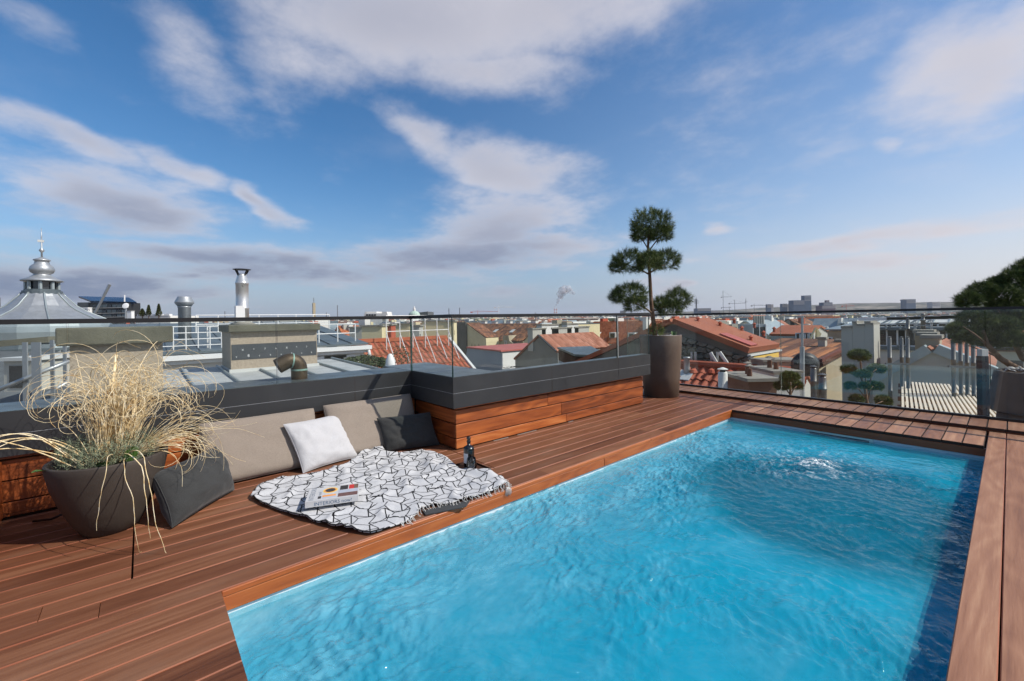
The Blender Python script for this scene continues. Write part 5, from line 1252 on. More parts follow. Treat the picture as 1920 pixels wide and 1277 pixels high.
# white roof terrace with grid railing between the chimneys
xw = at(380, 668, 10.5).x; w0, w1 = on_x(318, 668, xw), on_x(436, 666, xw)
wt = thing('white_terrace', 'white roof terrace edge below a white grid railing between the two block chimneys', 'roof terrace', (xw, w0.y, ZG))
MB().box(xw - 4, xw, w0.y - .5, w1.y + .6, ZG, w0.z - .07).build('wall', MATS['stucco_white'], wt, origin=(xw, w0.y, 0)); MB().box(xw - 4, xw + .1, w0.y - .5, w1.y + .65, w0.z - .068, w0.z + .07).build('fascia', MATS['white_paint'], wt)
railing('grid_railing', 'white grid railing on the terrace between the two block chimneys', [(xw - .1, w0.y - .4, w0.z + .07), (xw - .1, w1.y + .5, w0.z + .07)], 0, .62, 9, r=.014, rails=(1, .75, .5, .25))
# galvanised ladder bars outside the glass at the left
rbz = thing('stair_railing', 'galvanised flat bar stair railing outside the glass left of the large chimney', 'railing', at(70, 750, 4.6))
for px0, px1, yt, yb2, dd in ((41, 50, 642, 757, 4.5), (58, 75, 642, 755, 4.4), (93, 100, 638, 752, 4.6), (117, 123, 643, 735, 4.9)):
    a_, c_ = at(px0, yt, dd), at(px1, yt, dd); zb2 = at(px0, yb2, dd).z - .5; wv = (c_ - a_); wv.z = 0
    MB().obox(Vector((a_.x, a_.y, zb2)), wv, FW * .012, Vector((0, 0, a_.z - zb2))).build('flat_bar', MATS['galvanised'], rbz)
MB().tube([at(-40, 746, 4.4), at(60, 705, 4.5), at(130, 677, 4.7)], .022, 8).build('hand_rail', MATS['galvanised'], rbz, True)
MB().tube([at(30, 768, 4.6), at(90, 738, 4.7), at(128, 716, 4.8)], .02, 8).build('hand_rail', MATS['galvanised'], rbz, True)
cb = thing('concrete_beam', 'weathered concrete beam end left of the large block chimney', 'beam', at(20, 646, 5.2)); p_, q_ = at(-60, 650, 5.0), at(97, 636, 5.3)
MB().bar(p_, q_, .16, .07).build('beam', MATS['concrete_moss'], cb)

# ------------------------------------------------------------------ corner turret with zinc dome
DT = 25.0; tc = at(80.5, 600, DT); st_ = DT / FPX; tz = lambda py: at(80.5, py, DT).z
tu = thing('domed_turret', 'corner turret with bell shaped zinc dome, lantern and onion finial', 'turret', (tc.x, tc.y, ZG))
o8 = dict(n=16, rot=.2)
C0 = (tc.x, tc.y, 0)
MB().lathe([(26 * st_, tz(550)), (30 * st_, tz(556)), (36 * st_, tz(563)), (45 * st_, tz(574)), (58 * st_, tz(584)), (73 * st_, tz(592)), (86 * st_, tz(599)), (94 * st_, tz(604))][::-1], C0, **o8).build('dome', MATS['galvanised'], tu)
for k in range(8):
    an = .2 + k * math.pi / 4; MB().tube([(tc.x + r1 * st_ * math.cos(an), tc.y + r1 * st_ * math.sin(an), tz(py_)) for r1, py_ in ((26.5, 549.5), (30.5, 555.5), (36.5, 562.5), (45.5, 573.5), (58.5, 583.5), (73.5, 591.5), (86.5, 598.5), (94.5, 603.5))], .045, 6).build('rib', MATS['zinc'], tu, True)
MB().lathe([(27 * st_, tz(552)), (27 * st_, tz(546)), (24 * st_, tz(545)), (24 * st_, tz(543))], C0, 16).build('lantern_base', MATS['zinc_dark'], tu)
for k in range(8):
    an = k * math.pi / 4; MB().tube([(tc.x + 21 * st_ * math.cos(an), tc.y + 21 * st_ * math.sin(an), tz(545)), (tc.x + 21 * st_ * math.cos(an), tc.y + 21 * st_ * math.sin(an), tz(529))], .09, 6).build('lantern_post', MATS['zinc'], tu)
MB().lathe([(18 * st_, tz(546)), (18 * st_, tz(528))], C0, 8).build('lantern_glazing', MATS['window_dark'], tu)
MB().lathe([(28 * st_, tz(528)), (28.5 * st_, tz(526)), (20 * st_, tz(522)), (13 * st_, tz(517)), (11 * st_, tz(514.5)), (15.5 * st_, tz(511)), (17.3 * st_, tz(506)), (15.5 * st_, tz(500)), (10.5 * st_, tz(495)), (9.5 * st_, tz(490)), (11.8 * st_, tz(488.5)), (11.5 * st_, tz(487)), (5 * st_, tz(484)), (1.2 * st_, tz(482))], C0, 20).build('onion_finial', MATS['galvanised'], tu, True)
MB().lathe([(1.5 * st_, tz(483)), (1.2 * st_, tz(474)), (4 * st_, tz(470)), (3.2 * st_, tz(468)), (1.2 * st_, tz(465)), (1.0 * st_, tz(445)), (.25 * st_, tz(427))], C0, 10).build('spire', MATS['galvanised'], tu, True)
b = MB(); b.box(tc.x - .04, tc.x + .04, tc.y - .16, tc.y + .10, tz(454), tz(450)); b.build('weather_vane', MATS['zinc_white'], tu)
MB().lathe([(94 * st_, tz(606)), (98 * st_, tz(612)), (99 * st_, tz(622)), (97 * st_, tz(634)), (93 * st_, tz(641))][::-1], C0, 16, rot=.2).build('roll_band', MATS['zinc'], tu)
MB().lathe([(95 * st_, tz(604.5)), (96 * st_, tz(607))][::-1], C0, 16, rot=.2).build('band_edge', MATS['zinc_white'], tu)
MB().lathe([(82 * st_, ZG), (82 * st_, tz(663)), (95 * st_, tz(655)), (95 * st_, tz(650)), (90 * st_, tz(641))], C0, 16, rot=.2).build('drum', MATS['zinc_dark'], tu)
for k in range(40):
    an = k * math.pi / 20; p_ = Vector((tc.x + 87 * st_ * math.cos(an), tc.y + 87 * st_ * math.sin(an), tz(662)))
    if (p_ - CAM).dot(FW) < DT: MB().box(p_.x - .14, p_.x + .14, p_.y - .14, p_.y + .14, p_.z, p_.z + .28).build('bracket', MATS['zinc_white'], tu)
# mansard below with dormer
m0_ = thing('mansard_house', 'slate mansard with pale dormer window below the domed turret', 'house', at(60, 720, 15) * 1.0)
ma, mb_, mc, md = at(-120, 668, 17), at(190, 668, 19), at(200, 790, 14.5), at(-120, 800, 13)
slab('roof', 'roof_slate', m0_, [ma, mb_, mc, md], .2)
MB().prism([Vector((p.x, p.y, min(ma.z, mb_.z) - 3.5)) for p in (ma, mb_, mc, md)], (0, 0, ZG + 4)).build('wall', MATS['stucco_pale'], m0_)
d0 = at(8, 735, 13.2); rx_ = RT
MB().obox(d0, RT * .85, FW * 1.6, UP * .95).build('dormer', MATS['stucco_pale'], m0_); MB().obox(d0 + RT * .18 - FW * .02 + UP * .12, RT * .5, FW * .01, UP * .68).build('dormer_pane', MATS['window_dark'], m0_)
MB().obox(d0 - RT * .1 - FW * .1 + UP * .95, RT * 1.05, FW * 1.8, UP * .1).build('dormer_cap', MATS['zinc_white'], m0_)

# ------------------------------------------------------------------ office with sign, mast, rooftop conifers
DO = 120.0; so_ = DO / FPX
def OB(px, py, dd=0): return at(px, py, DO + dd)
of = thing('office_block', 'dark glazed office block with slanted roof and white sign tower', 'office', Vector((OB(200, 600).x, OB(200, 600).y, ZG)))
def obx(name, mat, px0, px1, py0, py1, dd, dep, parent=of):
    a_ = OB(px0, py0, dd); c_ = OB(px1, py0, dd); zb2 = OB((px0 + px1) / 2, py1, dd).z; wv = c_ - a_; wv.z = 0
    return MB().obox(Vector((a_.x, a_.y, zb2)), wv, FW * dep, Vector((0, 0, (a_.z + c_.z) / 2 - zb2))).build(name, MATS[mat] if isinstance(mat, str) else mat, parent)
obx('body', 'blackish', 168, 240, 568, 640, 0, 4)
for k, (yt, yb2) in enumerate(((571, 576), (581, 586), (589.5, 593.5))):
    for j in range(7): obx('window', 'zinc_dark' if (j + k) % 3 else 'window_dark', 174 + j * 9, 181.6 + j * 9, yt, yb2, -.3, .2)
    obx('ledge', 'zinc_white', 171, 239, yb2 + .8, yb2 + 1.6, -.4, .3)
tw = obx('sign_tower', 'white_paint', 146, 164.5, 576.5, 640, -1.5, 5)
sg = OB(150.5, 584, -1.6); mesh_text('TMW', sg, RT, UP, 1.15, 'ink_blue', tw)
obx('stair_block', 'stucco_grey', 138, 146, 572, 640, 1, 6); obx('top_block', 'roof_slate', 145, 166, 567, 576, .5, 6)
p4 = [OB(148, 558.5, 4), OB(243, 561, 4), OB(257, 569.5, 1), OB(172, 567.5, 0)]
slab('slanted_roof', plain('glass_blue', S(56, 76, 100), .25, .2, .1, .3), of, p4, .5)
dm = thing('satellite_dish', 'white satellite dish on a mast in front of the dark office block', 'antenna', at(236, 600, 60))
MB().tube([at(236, 602, 60), at(236, 575, 60)], .12, 6).build('mast', MATS['galvanised'], dm); MB().tube([at(233.5, 566, 60), at(233.5, 553, 60)], .08, 6).build('aerial', MATS['white_paint'], dm)
dc_ = at(236.5, 574, 60); MB().lathe([(.01, 0), (.28, .05), (.42, .14), (.40, .15)], (0, 0, 0), 16).build('dish', MATS['white_paint'], dm, True, origin=(0, 0, 0))
dd_ = [o_ for o_ in dm.children if o_.name.startswith('dish')][0]; dd_.location = dc_ - wloc(dm); dd_.rotation_euler = (R(70), 0, R(60))
obx2 = thing('antenna_cabinet', 'white antenna cabinet below the satellite dish', 'cabinet', at(242, 597, 60)); a_ = at(238, 597, 60); MB().obox(a_, RT * .62, FW * .5, UP * 1.0).build('cabinet', MATS['white_paint'], obx2); MB().obox(a_ - RT * .05 - FW * .05 + UP * 1.001, RT * .72, FW * .6, UP * .05).build('lid', MATS['zinc_white'], obx2)
lp = tag(MB().tube([at(173, 597, 40), at(206, 533, 40)], [.09, .12], 8).build('leaning_pole', MATS['galvanised'], None), 'leaning grey pole crossing in front of the dark office block', 'pole')
for k, (px_, pt, hw, pb) in enumerate(((279, 572, 5, 592), (298, 570, 5.5, 592), (267, 579, 6, 592))):
    DC = 55.0; b = MB(); r = random.Random(k); c0 = at(px_, pb, DC); hh_ = (pb - pt) * DC / FPX; rw = hw * DC / FPX
    for q_ in range(700):
        t = r.random() ** .8; an = r.uniform(0, 6.283); rad = rw * (1 - t * .85) * r.uniform(.5, 1.05); p_ = c0 + Vector((rad * math.cos(an), rad * math.sin(an), t * hh_)); e1 = Vector((r.gauss(0, 1), r.gauss(0, 1), r.gauss(0, 1))).normalized() * .10; e2 = e1.cross(Vector((r.gauss(0, 1), r.gauss(0, 1), 1))).normalized() * .05; b.face([p_ - e1, p_ + e2, p_ + e1, p_ - e2])
    t_ = thing('rooftop_conifer', ['small cone shaped conifer between two others on the white roof terrace', 'taller cone shaped conifer standing apart on the white roof terrace', 'low spreading conifer next to the office block'][k], 'conifer', c0, 'conifers on the roof terrace'); b.build('crown', MATS['conifer'], t_); MB().tube([c0 - UP * .5, c0 + UP * hh_ * .6], .06, 6).build('trunk', MATS['bark'], t_)
tr_ = thing('terrace_roof', 'long white terrace parapet carrying the small conifers', 'roof terrace', at(290, 600, 56)); a_ = at(255, 593, 55); 
MB().obox(Vector((a_.x, a_.y, ZG)), RT * 4.4, FW * 5, Vector((0, 0, a_.z - ZG))).build('parapet_wall', MATS['stucco_white'], tr_)
for k in range(5): MB().obox(a_ + RT * (.2 + k * .85) - FW * .05 + UP * .002, RT * .7, FW * .5, UP * .22).build('planter_trough', MATS['white_paint'], tr_)
# ------------------------------------------------------------------ right side: stone wall house with orange roof and yellow front
YS = 13.0
e0 = xz(1404, 663, YS); r0 = xz(1262, 607, YS)
ye2 = yz(1456, 650, e0[0])[0]
sw = house_y('yellow_house', 'large house with rough grey fire wall, smooth orange roof and yellow street front', [(r0[0] - 5, r0[1] - 2.0), r0, e0], YS, ye2, 'stucco_dark', ['tiles_smooth_orange', 'tiles_smooth_orange'], .1)
# rubble face of the fire wall: courses of uneven stone
m_, N = new_mat('rubble'); c = N.coord('Object'); v = N.vm('ADD', N.vm('MULTIPLY', c, (1, 1, 1.7)), N.vm('SCALE', N.noise(c, 2.0, 3, col=True), scale=.5))
vo = N.new('ShaderNodeTexVoronoi'); vo.feature = 'DISTANCE_TO_EDGE'; N.l.new(v, vo.inputs['Vector']); vo.inputs['Scale'].default_value = 3.6
ed = N.mapr(vo.outputs['Distance'], 0, .10)
finish(N, princ(N, N.mix(ed, S(78, 76, 68), N.mix(N.noise(c, 3, 5), S(104, 102, 92), S(134, 130, 118))), .95, 0, N.bump(N.m('ADD', ed, N.m('MULTIPLY', N.noise(c, 8, 5), .6)), .8, .12), .15))
MB().prism([(r0[0] - .2, YS - .03, ZG), (r0[0] - .2, YS - .03, r0[1] - .25), (e0[0] - .02, YS - .03, e0[1] - .12), (e0[0] - .02, YS - .03, ZG)], (0, .026, 0)).build('rubble_face', m_, sw)
MB().box(e0[0] + .002, e0[0] + .06, YS + .2, ye2, ZG, e0[1] - .1).build('yellow_front', MATS['stucco_yellow'], sw)
MB().box(e0[0], e0[0] + .09, YS - .1, ye2 + .2, e0[1] - .07, e0[1] - .02).build('eaves', MATS['zinc_white'], sw)
for k in range(5):
    yy = YS + .9 + k * (ye2 - YS - 1.2) / 5; window_x(sw, e0[0] + .06, yy, e0[1] - 1.5, .62, 1.05)
slab('red_sheet_patch', 'red_sheet', sw, [(e0[0] - (e0[0]-r0[0]) * .38, YS + .1, e0[1] + (r0[1]-e0[1]) * .38 + .19), (e0[0], YS + .1, e0[1] + .19), (e0[0], ye2 - 1.6, e0[1] + .19), (e0[0] - (e0[0]-r0[0]) * .38, ye2 - 1.6, e0[1] + (r0[1]-e0[1]) * .38 + .19)], .03)
def roof_z(x): return r0[1] + (e0[1] - r0[1]) * (x - r0[0]) / (e0[0] - r0[0])
for px0, px1, pt, dd, dep, mat in ((1333, 1350, 602, 26, .9, 'brick_red'), (1297, 1313, 606, 24, .8, 'stucco_cream'), (1367, 1376, 608, 25.5, .45, 'brick_red'), (1302, 1308, 613, 20, .35, 'brick_red'), (1350, 1359, 603, 29, .6, 'brick_red'), (1314, 1322, 606, 26, .5, 'stucco_white')):
    dd *= 13 / 19; a_ = at((px0 + px1) / 2, pt, dd); w_ = (px1 - px0) * dd / FPX; chimney(sw, a_.x, a_.y, roof_z(min(a_.x, e0[0])) - .6, a_.z - .12, w_ * .75, dep, mat)
for k in range(8):
    t = .15 + .1 * k; x_ = r0[0] + (e0[0] - r0[0]) * t; yy = YS + 1 + (k * 2.3) % 4; MB().lathe([(.05, 0), (.045, .12), (.08, .14), (.01, .2)], (x_, yy, roof_z(x_) + .15), 8).build('roof_vent', MATS['brick_red'], sw)
# scaffold poles against the rubble wall
for k, (px_, d_y) in enumerate(((1297, .8), (1304, .8), (1334, .8), (1345, .8))):
    p = on_y(px_, 660, YS - .4); tag(MB().tube([(p.x, YS - .4, ZG), (p.x, YS - .4, p.z)], .04, 6).build('scaffold_pole', MATS['galvanised'], None), ['first scaffold pole from the planter against the rubble wall', 'second scaffold pole from the planter against the rubble wall', 'third scaffold pole from the planter against the rubble wall', 'fourth scaffold pole from the planter against the rubble wall'][k], 'pole', 'scaffold poles')
for k, (pa_, pb_) in enumerate((((1332, 661), (1349, 690)), ((1349, 660), (1372, 694)))):
    p, q_ = on_y(*pa_, YS - .5), on_y(*pb_, YS - .5); tag(MB().tube([p, q_ + (q_ - p) * .5], .05, 6).build('sloping_pole', MATS['zinc_white'], None), ['steeper sloping pole leaning on the rubble wall', 'longer sloping pole leaning on the rubble wall'][k], 'pole')

# ------------------------------------------------------------------ near red tile roof, every tile its own piece
YT = 12.2; tA, tB = on_y(1240, 681, YT), on_y(1425, 697, YT); zR = (tA.z + tB.z) / 2
xa, xb = tA.x - 1.5, on_y(1512, 690, YT).x
sl_ = math.tan(R(33)); rows_n, tw_, tl_ = 14, .235, .30
rh_ = thing('tiled_roof_house', 'house with red clay tile roof close below the far glass', 'house', ((xa + xb) / 2, YT, ZG))
MB().prism([(xa, YT - 5, ZG), (xa, YT - 5, zR - 5 * sl_ - .1), (xa, YT, zR - .1), (xa, YT + .5, zR - .5 * sl_ - .1), (xa, YT + .5, ZG)], (xb - xa, 0, 0)).build('wall', MATS['stucco_pale'], rh_, origin=(xa, YT, 0))
slab('roof_boarding', 'brown_wood', rh_, [(xa, YT - 5.2, zR - 5.2 * sl_ - .06), (xb, YT - 5.2, zR - 5.2 * sl_ - .06), (xb, YT, zR - .06), (xa, YT, zR - .06)], .04)
slab('roof', 'tiles_terra_x', rh_, [(xa, YT + .6, zR - .6 * sl_), (xb, YT + .6, zR - .6 * sl_), (xb, YT, zR), (xa, YT, zR)], .05)
cs, sn = math.cos(R(33)), math.sin(R(33))
tb_ = MB(); k_n = 6
for e in (0, 1):
    for i_ in range(k_n + 1):
        t = i_ / k_n; wv = .045 * math.sin(math.pi * min(1.0, t / .62)) if t < .62 else -.014 * math.sin(math.pi * (t - .62) / .38)
        s_ = e * (tl_ + .05); n_l = .028 * e + wv
        tb_.v.append((t * (tw_ + .01), -cs * s_ - sn * n_l * 1.0 * -1 * -1, -sn * s_ + cs * n_l))
for i_ in range(k_n): tb_.f.append((i_, k_n + 1 + i_, k_n + 2 + i_, i_ + 1)); tb_.mi.append(0)
tile_me = tb_.mesh('roof_tile', MATS['clay_tile_red'])
sol = 0
plc = []; rt_ = random.Random(3)
for r_ in range(rows_n):
    c_i = 0; x_ = xa
    while x_ < xb - tw_ * .5:
        plc.append((x_, YT - cs * tl_ * r_, zR - sn * tl_ * r_ + .03)); x_ += tw_
# the ones nearest and in clear view are pieces of their own, the rest of the slope one mass
def in_view(p):
    v = Vector(p) - CAM; d = v.dot(FW); xr_ = v.dot(RT) / d; yr_ = v.z / d
    return 1270 < PX + FPX * xr_ < 1510 and PY - FPX * yr_ - .0175 * FPX * xr_ < 745
vis = [p for p in plc if in_view(p)]; vis = vis[:300]; vs_ = set(vis)
for p in vis:
    o = bpy.data.objects.new('roof_tile', tile_me); col.objects.link(o); o.parent = rh_; o.location = Vector(p) - wloc(rh_); o.rotation_euler = (rt_.gauss(0, .012), rt_.gauss(0, .012), rt_.gauss(0, .012))
rest_ = MB()
for p in plc:
    if p not in vs_: rest_.add([Vector(v) + Vector(p) for v in tb_.v], tb_.f)
if rest_.f: rest_.build('more_tiles', MATS['clay_tile_red'], rh_, kind='stuff')
MB().tube([(xa, YT, zR + .06), (xb, YT, zR + .06)], .11, 8).build('ridge_cap', MATS['clay_tile_red'], rh_)
for px_, py_ in ((1290, 695), (1300, 699), (1334, 699), (1369, 702), (1404, 704)):
    p = on_pl(px_, py_, (0, YT, zR + .05), (0, -sn, cs)); MB().lathe([(.09, 0), (.07, .09), (.02, .12)], p, 8, 1, 1.5).build('vent_tile', MATS['brick_red'], rh_)
p = on_pl(1288, 700, (0, YT, zR + .06), (0, -sn, cs)); vv = MB().lathe([(.10, 0), (.085, .15), (.08, .42), (.10, .43), (.10, .47)], p, 10).build('vent_pipe', MATS['galvanised'], rh_, True); MB().obox(p + Vector((-.2, -.30, -.16)), Vector((.4, 0, 0)), Vector((0, .42 * cs, .42 * sn)), Vector((0, 0, .02))).build('flashing', MATS['zinc_white'], rh_)

# ------------------------------------------------------------------ flues and stacks just outside the far glass
def pipe_thing(name, label, px, pt, pb, hw, d, mat='stainless', cap=True, group=None, rings=3, cat='flue'):
    c0 = at(px, pt, d); zt = c0.z; r = hw * d / FPX; zb2 = at(px, pb, d).z - .8; t = thing(name, label, cat, (c0.x, c0.y, zb2), group)
    prof = [(r, zb2)]
    for k in range(1, rings + 1):
        zz = zb2 + (zt - zb2) * k / (rings + .6); prof += [(r, zz - .012), (r * 1.07, zz - .010), (r * 1.07, zz + .010), (r, zz + .012)]
    prof += [(r, zt - .10 * r * 10 * .3)]; prof.append((r * .85, zt))
    MB().lathe(prof, (c0.x, c0.y, 0), 18).build('pipe', MATS[mat], t, True)
    if cap:
        MB().lathe([(r * .6, zt), (r * .6, zt + r * .5)], (c0.x, c0.y, 0), 12).build('neck', MATS['blackish'], t)
        MB().lathe([(r * 1.1, zt + r * .5), (r * 1.15, zt + r * .62), (r * .2, zt + r * 1.0)], (c0.x, c0.y, 0), 18).build('cap', MATS[mat], t)
    return t
pipe_thing('vent_flue', 'short cream round flue on the red tile roof', 1355, 697, 740, 8.2, 8.5, 'stucco_white', True, None, 1)
pipe_thing('steel_flue', 'thinner tall steel flue against the beige gable wall', 1525, 690, 755, 5.0, 7.6, 'stainless')
pipe_thing('steel_flue', 'stouter lower steel flue against the beige gable wall', 1542, 706, 755, 6.3, 7.2, 'stainless')
GPi = 'steel exhaust pipes over the grey gable'
for k, (px_, pt, hw, dd) in enumerate(((1667.5, 634, 3.2, 12.0), (1690, 634, 2.9, 12.6), (1701.5, 634, 3.0, 12.3), (1787, 637, 3.3, 11.0), (1800.5, 641, 3.0, 11.2), (1812.5, 645, 3.0, 11.2), (1824.5, 645, 3.1, 11.0))):
    pipe_thing('exhaust_pipe', ['leftmost of the three steel pipes over the red tiled slope', 'middle of the three steel pipes over the red tiled slope', 'last of the three steel pipes, in front of the red tiles', 'first of the four steel pipes beside the old pine', 'second of the four steel pipes beside the old pine', 'third of the four steel pipes beside the old pine', 'fourth of the four steel pipes, nearest the dark post'][k], px_, pt, 740, hw, dd, 'stainless', True, GPi, 2)
for k, (pa_, pb_, dd) in enumerate((((1660, 682), (1706, 683), 11.9), ((1778, 687), (1832, 689), 10.9))):
    tag(MB().bar(at(*pa_, dd), at(*pb_, dd), .04, .05).build('pipe_bracket', MATS['zinc_dark'], None), ['bracket bar holding the three steel pipes', 'bracket bar holding the four steel pipes'][k], 'bracket')
ms = thing('antenna_mast', 'thin antenna mast with round dark dish by the concrete chimney wall', 'antenna', at(1504, 750, 9.0))
MB().tube([at(1504, 770, 9), at(1504, 650, 9)], .045, 8).build('lower_tube', MATS['galvanised'], ms); MB().tube([at(1504, 650, 9), at(1504, 592, 9)], .022, 8).build('upper_tube', MATS['galvanised'], ms)
do_ = MB().lathe([(.02, 0), (.20, .05), (.27, .13), (.255, .135)], (0, 0, 0), 20).build('dish', MATS['blackish'], ms, True, origin=(0, 0, 0)); do_.location = at(1513, 687, 9.1) - wloc(ms); do_.rotation_euler = (R(80), 0, R(-150))
def stack(label, px0, px1, pt, pcap, pb, d, dep, mat, capmat='concrete', pots=(), name='chimney_stack'):
    a = at(px0, pcap, d); c_ = at(px1, pcap, d); zc_ = (a.z + c_.z) / 2; zt_ = at((px0 + px1) / 2, pt, d).z; a.z = c_.z = 0; ax_ = Vector((1, 0, 0)); 
    w = (c_ - a).dot(RT); t = thing(name, label, 'chimney', (a.x, a.y, zc_ - 3))
    ax_ = RT; bx_ = FW
    MB().obox(Vector((a.x, a.y, zc_ - 3.0)), ax_ * w, bx_ * dep, Vector((0, 0, 3.0))).build('shaft', MATS[mat], t)
    MB().obox(Vector((a.x, a.y, zc_)) - ax_ * .05 - bx_ * .05, ax_ * (w + .1), bx_ * (dep + .1), Vector((0, 0, max(.05, zt_ - zc_)))).build('cap', MATS[capmat], t)
    for (f_, g_f, hh_) in pots:
        p_ = Vector((a.x, a.y, zt_)) + ax_ * (w * f_) + bx_ * (dep * g_f); MB().lathe([(.05, 0), (.045, hh_)], p_, 10).build('chimney_pot', MATS['brown_wood'], t); MB().lathe([(.085, hh_ + .05), (.09, hh_ + .06), (.02, hh_ + .09)], p_, 4).build('pot_cover', MATS['concrete'], t)
    return t
stack('wide low chimney with flat slab and covered pots on the red tile roof', 1404, 1456, 709, 715, 740, 8.0, 1.0, 'brown_wood', 'concrete', ((.35, .3, .14), (.6, .6, .16)))
stack('white chimney with flat slab and brown pots before the concrete wall', 1452, 1499, 695, 700, 740, 8.6, .9, 'stucco_white', 'concrete', ((.4, .3, .14), (.46, .6, .16)))
stack('grey concrete chimney wall with zinc foot behind the red tiles', 1432, 1503, 675, 678, 700, 11.0, .6, 'concrete', 'concrete')
stack('squat grey chimney at the near end of the concrete wall', 1432, 1450, 676, 678, 700, 10.7, .28, 'stucco_grey', 'concrete')
# brown tile roof house with beige gable end
DB_ = 24.0; pk = at(1618, 643, DB_); xg_ = pk.x; yk = pk.y; zk = pk.z
ev = on_x(1527, 684, xg_); rl_ = on_y(1466, 641.5, yk)
bh = house_x('beige_gable_house', 'house with weathered brown tile roof and broad beige gable end', [(ev.y - .3, ev.z - .2), (yk, zk), (yk + 1.2, zk - .9)], xg_, rl_.x, 'stucco_beige', ['tiles_brown_x', 'tiles_brown_x'], .12)
MB().bar((xg_ + .05, ev.y - .3, ev.z + .02), (xg_ + .05, yk, zk + .2), .10, .22).build('verge_board', plain('verge_red', S(104, 58, 46), .7), bh)
for px_, dd_y, ww_, top in ((1542, 3.2, .32, 636), (1576, 1.2, .36, 640)):
    p = on_y(px_, top, yk - dd_y); chimney(bh, p.x, yk - dd_y, zk - 2.6, p.z, ww_, .4, 'stucco_pale')
# grey gable with red tiles
YG = 20.0; pr = [xz(1636, 719, YG), xz(1749, 657, YG), xz(1858, 702, YG)]
gh = house_y('grey_gable_house', 'plain grey gable with red tiles behind the slatted pergola', pr, YG, YG + 6.5, 'stucco_pale', ['tiles_terra_y', 'tiles_terra_y'], .05)
for a_, c_ in ((pr[0], pr[1]), (pr[1], pr[2])):
    slab('verge_strip', 'zinc', gh, [(a_[0], YG - .12, a_[1] - .08), (c_[0], YG - .12, c_[1] - .08), (c_[0], YG + .35, c_[1] - .08), (a_[0], YG + .35, a_[1] - .08)], .30)
for k, (px0, px1, pt, dd) in enumerate(((1736, 1759, 634, 15.2), (1728, 1751, 629, 16.0), (1722, 1745, 624, 16.8))):
    a_ = at((px0 + px1) / 2, pt, dd); chimney(gh, a_.x, a_.y, pr[1][1] - .8, a_.z, (px1 - px0) * dd / FPX, .75, 'stucco_beige')
pt_ = at(1731, 622, 17.2); fz = at(1731, 624, 17.2).z; ft_ = at(1731, 588, 17.2).z; kk = 17.2 / FPX
bf = thing('caged_flue', 'fat steel flue in a bar cage on the stepped chimney', 'flue', (pt_.x, pt_.y, fz)); MB().lathe([(3.4 * kk, fz - .6), (3.4 * kk, at(1731, 602, 17.2).z), (4.2 * kk, at(1731, 601.5, 17.2).z), (4.2 * kk, at(1731, 600, 17.2).z), (2.7 * kk, at(1731, 599.5, 17.2).z), (2.7 * kk, ft_ - .1), (3.1 * kk, ft_ - .08), (3.1 * kk, ft_)], (pt_.x, pt_.y, 0), 18).build('pipe', MATS['stainless'], bf, True)
for s1 in (-1, 1):
    for s2 in (-1, 1): MB().tube([(pt_.x + .24 * s1, pt_.y + .24 * s2, fz - .3), (pt_.x + .24 * s1, pt_.y + .24 * s2, fz + .52)], .014, 5).build('cage_post', MATS['galvanised'], bf)
for zq in (.3, .52): MB().tube([(pt_.x + .24 * a_, pt_.y + .24 * b2, fz + zq) for a_, b2 in ((-1, -1), (1, -1), (1, 1), (-1, 1), (-1, -1))], .014, 5).build('cage_ring', MATS['galvanised'], bf)
pipe_thing('steel_flue', 'slim steel flue left of the caged one', 1702, 600, 660, 2.9, 17, 'stainless')
# long attic building with pale metal roof
YM = 33.0; ra, rb2 = on_y(1556, 597.5, YM + 3.4), on_y(1860, 597, YM + 3.4); ea = on_y(1640, 615.5, YM)
mh = thing('metal_roof_house', 'long attic building with pale standing seam roof and wide windows', 'house', ((ra.x + rb2.x) / 2, YM, ZG))
x0_, x1_ = on_y(1637, 620, YM).x, rb2.x; zr2 = (ra.z + rb2.z) / 2
MB().box(x0_, x1_, YM, YM + 6, ZG, ea.z).build('wall', MATS['stucco_white'], mh, origin=(x0_, YM, 0)); 
slab('roof', 'zinc_white', mh, [(x0_ - .2, YM - .25, ea.z), (x1_, YM - .25, ea.z), (x1_, YM + 3.4, zr2), (x0_ - .2, YM + 3.4, zr2)], .08)
slab('roof', 'zinc_white', mh, [(x0_ - .2, YM + 7, ea.z), (x1_, YM + 7, ea.z), (x1_, YM + 3.4, zr2), (x0_ - .2, YM + 3.4, zr2)], .08)
k = 0; xx = x0_
while xx < x1_: MB().bar((xx, YM - .25, ea.z + .12), (xx, YM + 3.3, zr2 + .12), .05, .07).build('standing_seam', MATS['zinc'], mh); xx += .62
MB().box(x0_ - .25, x1_, YM - .36, YM - .2, ea.z - .10, ea.z + .04).build('gutter', MATS['zinc_dark'], mh)
for px_ in (1663, 1720, 1775, 1830):
    p = on_y(px_, 632, YM); window_y(mh, p.x, YM, p.z - .55, 1.75, 1.35); MB().box(p.x - 1.25, p.x + 1.25, YM - .35, YM - .002, p.z + .98, p.z + 1.16).build('blind_box', MATS['white_paint'], mh)
MB().box(x0_ - .1, x1_, YM - .25, YM - .002, on_y(1700, 640, YM).z - .5, on_y(1700, 640, YM).z - .3).build('sill_band', MATS['zinc_dark'], mh)
sx0, sx1 = on_y(1546, 618, YM - 1).x, x0_ - .3
h7 = thing('hipped_house', 'grey green zinc hipped roof on the end of the long attic building', 'house', (sx0, YM, ZG)); zE_ = on_y(1560, 620, YM - 1).z; zH = on_y(1590, 598, YM + 2.5).z
